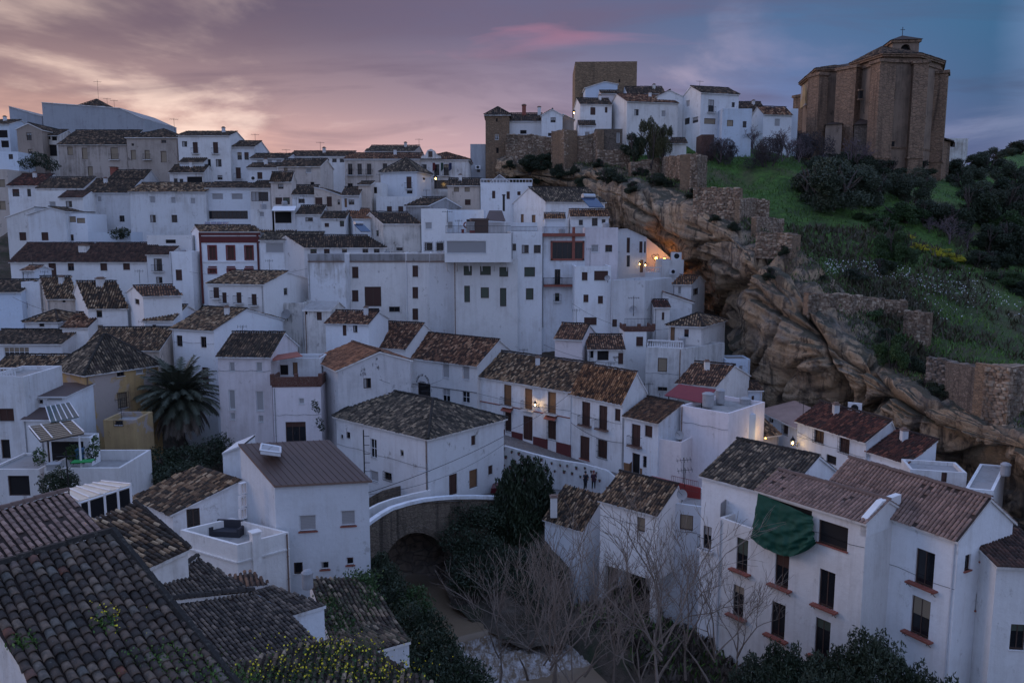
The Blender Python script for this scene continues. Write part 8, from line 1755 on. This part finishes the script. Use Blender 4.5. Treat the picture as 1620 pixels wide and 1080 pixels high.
for i, (x, y, d, r_) in enumerate(((1200, 1050, 45, 1.1), (1235, 1035, 44.5, 1.2), (1265, 1055, 44, 1.2), (1300, 1050, 43.5, 1.2), (1335, 1045, 43, 1.3), (1370, 1020, 42.5, 1.4), (1395, 1040, 42, 1.5), (1430, 1070, 41, 1.4), (1225, 1075, 43, 1.3), (1290, 1085, 42, 1.3), (1350, 1080, 41.5, 1.4), (1480, 1090, 40, 1.3), (1175, 1075, 45, 1.0))):
    foliage(auto_label('dark evergreen bush', x, y), 'evergreen_bush', 'bush', [(x, y+14, d, r_*.85, r_*.8), (x+14, y+22, d-.3, r_*.6, r_*.7), (x-12, y+4, d, r_*.45, r_*.9), (x+22, y+4, d, r_*.35, r_*.8)], 2600, .15, 'dark' if i % 3 else 'olive', 130+i, upright=.5)['group'] = gr5
foliage('round orange tree with glossy leaves below the left patio wall', 'orange_tree', 'tree', [(82, 765, 58, 1.0, .8), (98, 758, 58, 1.0, .9), (112, 765, 58, .7, .7)], 3200, .17, 'dark', 171)
foliage('garden shrubbery under the palm', 'shrubbery', 'bush', [(300, 725, 74, 2.2, 1.3), (250, 730, 73, 2.0, 1.3), (335, 715, 75, 1.6, 1.4), (220, 745, 70, 1.6, 1.2), (285, 750, 68, 2.2, 1.0), (350, 705, 76, 1.2, 1.2)], 9000, .22, 'dark', 172)
foliage('shrub on the white garden wall below the half beige house', 'garden_shrub', 'bush', [(185, 370, 119, 1.0, .8), (197, 368, 119, .8, .8)], 700, .28, 'dark', 173, trunk=False)
foliage('ivy and trees left of the long beige house', 'garden_shrub', 'bush', [(45, 258, 143, 1.6, 1.0), (62, 252, 144, 1.8, 1.2), (80, 262, 143, 1.5, 1.0)], 1800, .32, 'dark', 174, trunk=False)
foliage('pot plants and bamboo on the left patio', 'potted_plants', 'plant', [(62, 722, 61.5, .5, .7), (118, 718, 64, .7, .8), (145, 715, 64, .5, .8), (152, 702, 63, .3, .8)], 1300, .2, 'green', 175, trunk=False)
foliage('small green trees between the red brick flats and the lane wall', 'garden_shrub', 'bush', [(205, 735, 68, .8, .8), (196, 722, 68, .5, .7)], 500, .2, 'green', 176, trunk=False)
for x, y in ((498, 640), (505, 668)): foliage('weeds sprouting from the drainpipe wall at ' + ('upper' if y < 650 else 'lower') + ' level beside the brick terrace', 'wall_weed', 'plant', [(x, y, 76, .35, .5), (x+4, y+8, 76, .3, .4)], 260, .16, 'dark', y, trunk=False)
# bare riverside trees
reg('poplar', [bare_proto(s, 3, 'bare_tree', 'bark', 3.3, .095, .60, .28, .010, (2, 2)) for s in (21, 22, 23, 24)])
gr6 = 'leafless riverside trees with pale upright twigs'
for i, (x, y, d, s) in enumerate(((790, 1075, 49, 1.05), (835, 1065, 50, 1.15), (880, 1095, 47, 1.25), (925, 1060, 51, 1.1), (975, 1090, 47, 1.15), (1035, 1075, 48, 1.3), (1085, 1065, 50, 1.15), (1130, 1085, 46, 1.1), (1165, 1070, 48, .9), (1045, 1100, 44, 1.55), (870, 1110, 44, 1.4), (905, 1130, 43, 1.0), (1010, 1130, 43, 1.05), (860, 1045, 54, .85))):
    place('poplar', P(x, y, d), s*.95, s*.80, auto_label('leafless pale-twigged tree', x, y-110), 'tree', gr6)
# undergrowth stuff on the banks
bx = np.stack([X.ravel(), Y.ravel(), ZT.ravel()], 1); bcx = bx[:, 1]*CP-bx[:, 2]*SP; BX = CX+FPX*bx[:, 0]/bcx; BY = CY-FPX*(bx[:, 2]*CP+bx[:, 1]*SP)/bcx
mk = (BX > 560) & (BX < 1420) & (BY > 800) & (BY < 1250) & (dist.ravel() > 7.5)
scatter('undergrowth', 'brown dead undergrowth on the river bank', mk, 26000, .55, LM['dry2'], 8, base=bx, lift=-.1); scatter('undergrowth', 'green weeds on the river bank', mk, 9000, .4, LM['grassb'], 9, base=bx)
# weeds with yellow flowers on the foreground roofs
def roof_weeds(name, label, pl, pts, n, size, mat, seed, h0=0.0, h1=.5, flat=False):
    r = np.random.default_rng(seed); C_ = []
    for k in range(n):
        x, y, sx, sy = pts[r.integers(len(pts))]; xx, yy = r.normal(x, sx), r.normal(y, sy); q = hit(xx, yy, pl[0], pl[1])
        if q is not None: C_.append(q+pl[1]*(h0+(h1-h0)*r.random()))
    c = np.array([tuple(v) for v in C_]); n = len(c); a = r.normal(size=(n, 3)); a[:, 2] = np.abs(a[:, 2])+(0 if flat else 1.0); a /= np.linalg.norm(a, axis=1)[:, None]; b = np.cross(a, r.normal(size=(n, 3))); b /= np.linalg.norm(b, axis=1)[:, None]
    s = size*(.6+.8*r.random(n))[:, None]; v = np.stack([c-a*s*.5, c+b*s*(.3 if not flat else .5), c+a*s*.5, c-b*s*(.3 if not flat else .5)], 1).reshape(-1, 3); uv = np.repeat(r.random((n, 2)), 4, axis=0)
    o = np_mesh(name, v, np.arange(n*4).reshape(n, 4), mat, None, uv=uv); tag(o, label, None, None, 'stuff')
plw = plane3((380, 1060, 29), (520, 1005, 32), (690, 1085, 29)); wp = [(480, 1055, 45, 16), (560, 1060, 50, 14), (600, 1075, 40, 10), (430, 1075, 40, 10), (540, 1030, 40, 8)]
roof_weeds('roof_weeds', 'green weeds on the overgrown roof', plw, wp, 2000, .12, LM['green'], 1, 0, .3); roof_weeds('yellow_flowers', 'yellow mustard flowers on the overgrown roof', plw, wp, 420, .08, LM['petal'], 2, .25, .5, True)
roof_weeds('roof_weeds', 'weeds growing in the big barrel-tiled roof', pl1, [(165, 985, 10, 8), (300, 1060, 40, 12), (250, 1040, 30, 12), (360, 1075, 25, 8), (40, 1020, 12, 6)], 1500, .09, LM['grassb'], 3, 0, .2); roof_weeds('yellow_flowers', 'few yellow flowers on the big barrel-tiled roof', pl1, [(165, 975, 14, 9), (185, 990, 20, 10)], 40, .05, LM['petal'], 4, .15, .3, True)
plm = plane3((500, 912, 44), (590, 930, 44.5), (520, 1010, 38)); roof_weeds('roof_weeds', 'moss and weeds on the river-side roof', plm, [(570, 915, 14, 6), (585, 945, 8, 14), (540, 990, 16, 12), (520, 960, 10, 10)], 1800, .14, LM['green'], 5, 0, .3)
# ================================================================== people
def person(label, x, y, hgt, coat, legs, hat, turn, point=False, d=None):
    foot = P(x, y, d); t = thing('person', label, 'person', foot); s = hgt/1.72; ca, sa_ = math.cos(turn), math.sin(turn)
    def L(p): return Vector((p[0]*ca-p[1]*sa_, p[0]*sa_+p[1]*ca, p[2]))*s
    def skin(name, vs, es, rad, mat, parent):
        me = bpy.data.meshes.new(name); me.from_pydata([tuple(L(v)) for v in vs], es, []); me.materials.append(mat); o = bpy.data.objects.new(name, me); link(o, parent); md = o.modifiers.new('Skin', 'SKIN'); me_sk = me.skin_vertices[0].data if me.skin_vertices else None
        if me_sk:
            for i, r in enumerate(rad): me_sk[i].radius = (r*s, r*s)
            me_sk[0].use_root = True
        sb = o.modifiers.new('Sub', 'SUBSURF'); sb.levels = sb.render_levels = 1; return o
    arm = [(-.45, -.35, 1.30), (-.62, -.55, 1.32)] if point else [(-.25, -.05, 1.08), (-.22, -.18, .88)]
    V_ = [(0, 0, .95), (0, 0, 1.2), (0, 0, 1.42), (0, .01, 1.52), (0, -.01, 1.66), (-.19, 0, 1.40), arm[0], arm[1], (.19, 0, 1.40), (.25, .02, 1.10), (.22, -.15, .88), (-.10, 0, .90), (-.12, -.05, .48), (-.13, 0, .06), (-.13, -.13, .03), (.10, 0, .90), (.13, .06, .48), (.14, .10, .06), (.14, -.03, .03)]
    E_ = [(0, 1), (1, 2), (2, 3), (3, 4), (2, 5), (5, 6), (6, 7), (2, 8), (8, 9), (9, 10), (0, 11), (11, 12), (12, 13), (13, 14), (0, 15), (15, 16), (16, 17), (17, 18)]
    R_ = [.14, .13, .13, .05, .10, .065, .05, .04, .065, .05, .04, .09, .065, .045, .04, .09, .065, .045, .04]
    b = skin('body', V_, E_, R_, M['skin'], t)
    skin('coat', [V_[i] for i in (0, 1, 2, 5, 6, 8, 9)]+[(0, 0, .78)], [(7, 0), (0, 1), (1, 2), (2, 3), (3, 4), (2, 5), (5, 6)], [.19, .17, .17, .095, .075, .095, .075, .19], coat, t)
    skin('trousers', [V_[i] for i in (0, 11, 12, 13, 15, 16, 17)], [(0, 1), (1, 2), (2, 3), (0, 4), (4, 5), (5, 6)], [.15, .11, .08, .065, .11, .08, .065], legs, t)
    m = MB(); c = foot+L((0, .01, 1.66)); m.lathe(c, [(.115*s, -.02*s), (.12*s, .04*s), (.09*s, .12*s), (.03*s, .155*s)], 10); m.build('hat' if hat else 'hair', M['rframe'] if hat else M['iron'], t)
    m = MB(); f = L((0, -.105, 1.645)); m.bar(foot+f, foot+f*1.0+L((0, -.03, -.015)), .014*s); 
    for sx in (-.035, .035): m.bar(foot+L((sx, -.095, 1.675)), foot+L((sx, -.105, 1.675)), .011*s)
    m.build('face_features', M['frame'], t)
M['skin'] = simple('skin', (0.35, 0.20, 0.14), 0.6); M['coatn'] = simple('dark_coat', (0.012, 0.014, 0.022), 0.9); M['coatp'] = simple('plum_coat', (0.035, 0.012, 0.025), 0.9); M['trou'] = simple('dark_trousers', (0.01, 0.011, 0.014), 0.9)
person('person in a dark coat pointing left on the lower road', 926, 774, 1.72, M['coatn'], M['trou'], False, 0.5, True, 72.6)
person('person in a plum coat and red cap standing on the lower road', 939, 773.5, 1.74, M['coatp'], M['trou'], True, 0.1, False, 72.4)
# car
cp_ = P(778, 780, 73.5); ct = thing('parked_car', 'maroon car half hidden by the dark tree on the lower road', 'car', cp_); yaw = -0.10; e = Vector((math.cos(yaw), math.sin(yaw), 0)); n = Vector((-e.y, e.x, 0)); Z = Vector((0, 0, 1))
M['maroon'] = simple('maroon_paint', (0.10, 0.010, 0.015), 0.3)
prof_ = [(0, .35), (.05, .75), (.9, .9), (1.5, 1.38), (3.0, 1.42), (3.7, .98), (4.1, .9), (4.15, .35)]; m = MB()
for s0, s1 in zip(prof_, prof_[1:]):
    yi = lambda z: .85 if z < 1.0 else .68
    m.poly([cp_+e*s0[0]-n*yi(s0[1])+Z*s0[1], cp_+e*s1[0]-n*yi(s1[1])+Z*s1[1], cp_+e*s1[0]+n*yi(s1[1])+Z*s1[1], cp_+e*s0[0]+n*yi(s0[1])+Z*s0[1]])
    for sg_ in (-1, 1): m.poly([cp_+e*s0[0]+n*sg_*.85+Z*.3, cp_+e*s1[0]+n*sg_*.85+Z*.3, cp_+e*s1[0]+n*sg_*yi(s1[1])+Z*s1[1], cp_+e*s0[0]+n*sg_*yi(s0[1])+Z*s0[1]])
m.poly([cp_+e*x+n*y+Z*.3 for x, y in ((0, -.85), (0, .85), (4.15, .85), (4.15, -.85))]); m.build('body', M['maroon'], ct)
for sg_ in (-1, 1):
    m = MB(); m.poly([cp_+e*x+n*sg_*y+Z*z for x, y, z in ((1.15, .835, 1.0), (3.4, .835, 1.0), (2.9, .72, 1.34), (1.6, .72, 1.34))]); m.build('side_window', M['glass'], ct)
    for wx in (.8, 3.3): m = MB(); c = cp_+e*wx+n*sg_*.8+Z*.32; m.bar(c, c+n*sg_*.12, .32, 14); w_ = m.build('wheel', M['iron'], ct); m = MB(); m.bar(c+n*sg_*.12, c+n*sg_*.13, .18, 10); m.build('rim', M['steel'], w_)
m = MB(); m.poly([cp_+e*x+n*y+Z*z for x, y, z in ((.93, -.66, .93), (.93, .66, .93), (1.46, .6, 1.36), (1.46, -.6, 1.36))]); m.build('windscreen', M['glass'], ct)
# overhead cables and poles
def cable(label, a, b, sag, r=.018, name='overhead_cable'):
    a, b = P(*a), P(*b); c = [a+(b-a)*(i/16)-Vector((0, 0, sag*4*(i/16)*(1-i/16))) for i in range(17)]; m = MB()
    for p, q in zip(c, c[1:]): m.bar(p, q, r, 3)
    o = m.build(name, M['iron']); tag(o, label, 'cable')
cable('thick cable crossing the corner house towards the row house', (583, 779, 52.5), (797, 690, 73), .3, .03); cable('thin cable beneath the thick one before the corner house', (583, 782, 52.5), (800, 700, 73), .9); cable('cable from the row house lamp down to the corner house', (902, 622, 81.5), (800, 682, 74), .4, .02)
cable('cable sagging across the red-trimmed house to the great white block', (300, 430, 110), (486, 425, 103.5), .8); cable('cable slung over the ochre house roof', (40, 565, 78), (228, 540, 90), 1.0); cable('wire from the palm garden to the rosy tall house', (250, 600, 78), (344, 590, 78.5), .6)
cable('cable looping along the street row fronts', (903, 668, 80.5), (985, 700, 75.5), .5, .025); cable('upper cable on the museum-lettered house front', (756, 622, 89), (903, 650, 80.8), .2, .02); cable('wire crossing before the ruined courtyard house', (860, 545, 86), (988, 575, 85), .5)
cable('cable over the dish house and brick terrace', (905, 480, 97), (1058, 520, 90), 1.2); cable('wire spanning the left terraces under the maroon roof', (20, 470, 99), (139, 500, 94), .6); cable('cable from the mouldy gabled house to the museum-lettered house', (600, 600, 76), (700, 600, 90), .8)
cable('thin wire above the alley lamp', (1262, 683, 73.5), (1370, 733, 67), .1, .02)
m = MB(); p = P(676, 775, 66.8); m.bar(p, p+Vector((0, 0, 2.4)), .05, 5); m.bar(p+Vector((-.8, 0, 1.7)), p+Vector((.3, 0, 1.7)), .03); o = m.build('wall_post', M['steel']); tag(o, 'short metal post on the ramp wall at the house corner', 'post')
m = MB(); p = P(577, 765, 60); m.bar(p, p+Vector((0, 0, 4.3)), .05, 5)
for k in range(5): m.bar(p+Vector((-.0, 0, 1.0+k*.7)), p+Vector((.45, 0, 1.0+k*.7)), .025)
o = m.build('ladder_mast', M['iron']); tag(o, 'dark stepped mast behind the metal-roofed house', 'mast')
m = MB(); p = P(110, 790, 40); m.bar(p, p+Vector((0, 0, 2.6)), .035, 5); m.bar(p+Vector((-.5, 0, 2.3)), p+Vector((.5, 0, 2.35)), .03); o = m.build('aerial_mast', M['iron']); tag(o, 'thin aerial mast rising in front of the left patio', 'mast')
# flags at the town hall
for i, (x, c_) in enumerate(((686, (0.12, .02, .02)), (699, (.03, .06, .04)), (712, (.02, .03, .08)))):
    p = P(x, 262, 139.5); mt = simple('flag_cloth', c_, .8); f = thing('flag', ('red and yellow', 'green and white', 'blue')[i]+' flag hanging before the town hall balcony', 'flag', p-Vector((0, 0, 1.5))); m = MB(); m.bar(p-Vector((0, -.6, 1.2)), p+Vector((-.2, 0, .6)), .03); m.build('pole', M['steel'], f)
    m = MB(); a = p+Vector((-.2, 0, .5)); 
    for k in range(4): m.poly([a+Vector((k*.12, .05*(-1)**k, 0)), a+Vector(((k+1)*.12, -.05*(-1)**k, -.05)), a+Vector(((k+1)*.12, -.05*(-1)**k, -1.4+.1*k)), a+Vector((k*.12, .05*(-1)**k, -1.5+.1*k))])
    m.build('cloth', mt, f)
# curved gable of the town hall
TH_ = TH; m = MB(); yy = P(681, 250, 140.2); pr = [(665, 251), (667, 247), (672, 246), (674, 242), (676, 238), (682, 235.5), (688, 239), (690, 243), (693, 246), (697, 247), (698, 251)]
f = [P(x, y, 140.4) for x, y in pr]; bk = [p+Vector((0, .6, 0)) for p in f]; m.poly(f); m.poly(bk[::-1]); 
for i in range(len(f)): j = (i+1) % len(f); m.poly([f[i], bk[i], bk[j], f[j]])
g_ = m.build('curved_gable', M['white2'], TH['root']); m = MB(); a = P(681, 246.5, 140.3); m.wbox((a.x-.35, a.y-.05, a.z-.2), (a.x+.35, a.y+.2, a.z+.75)); m.build('gable_window', M['frame'], g_)
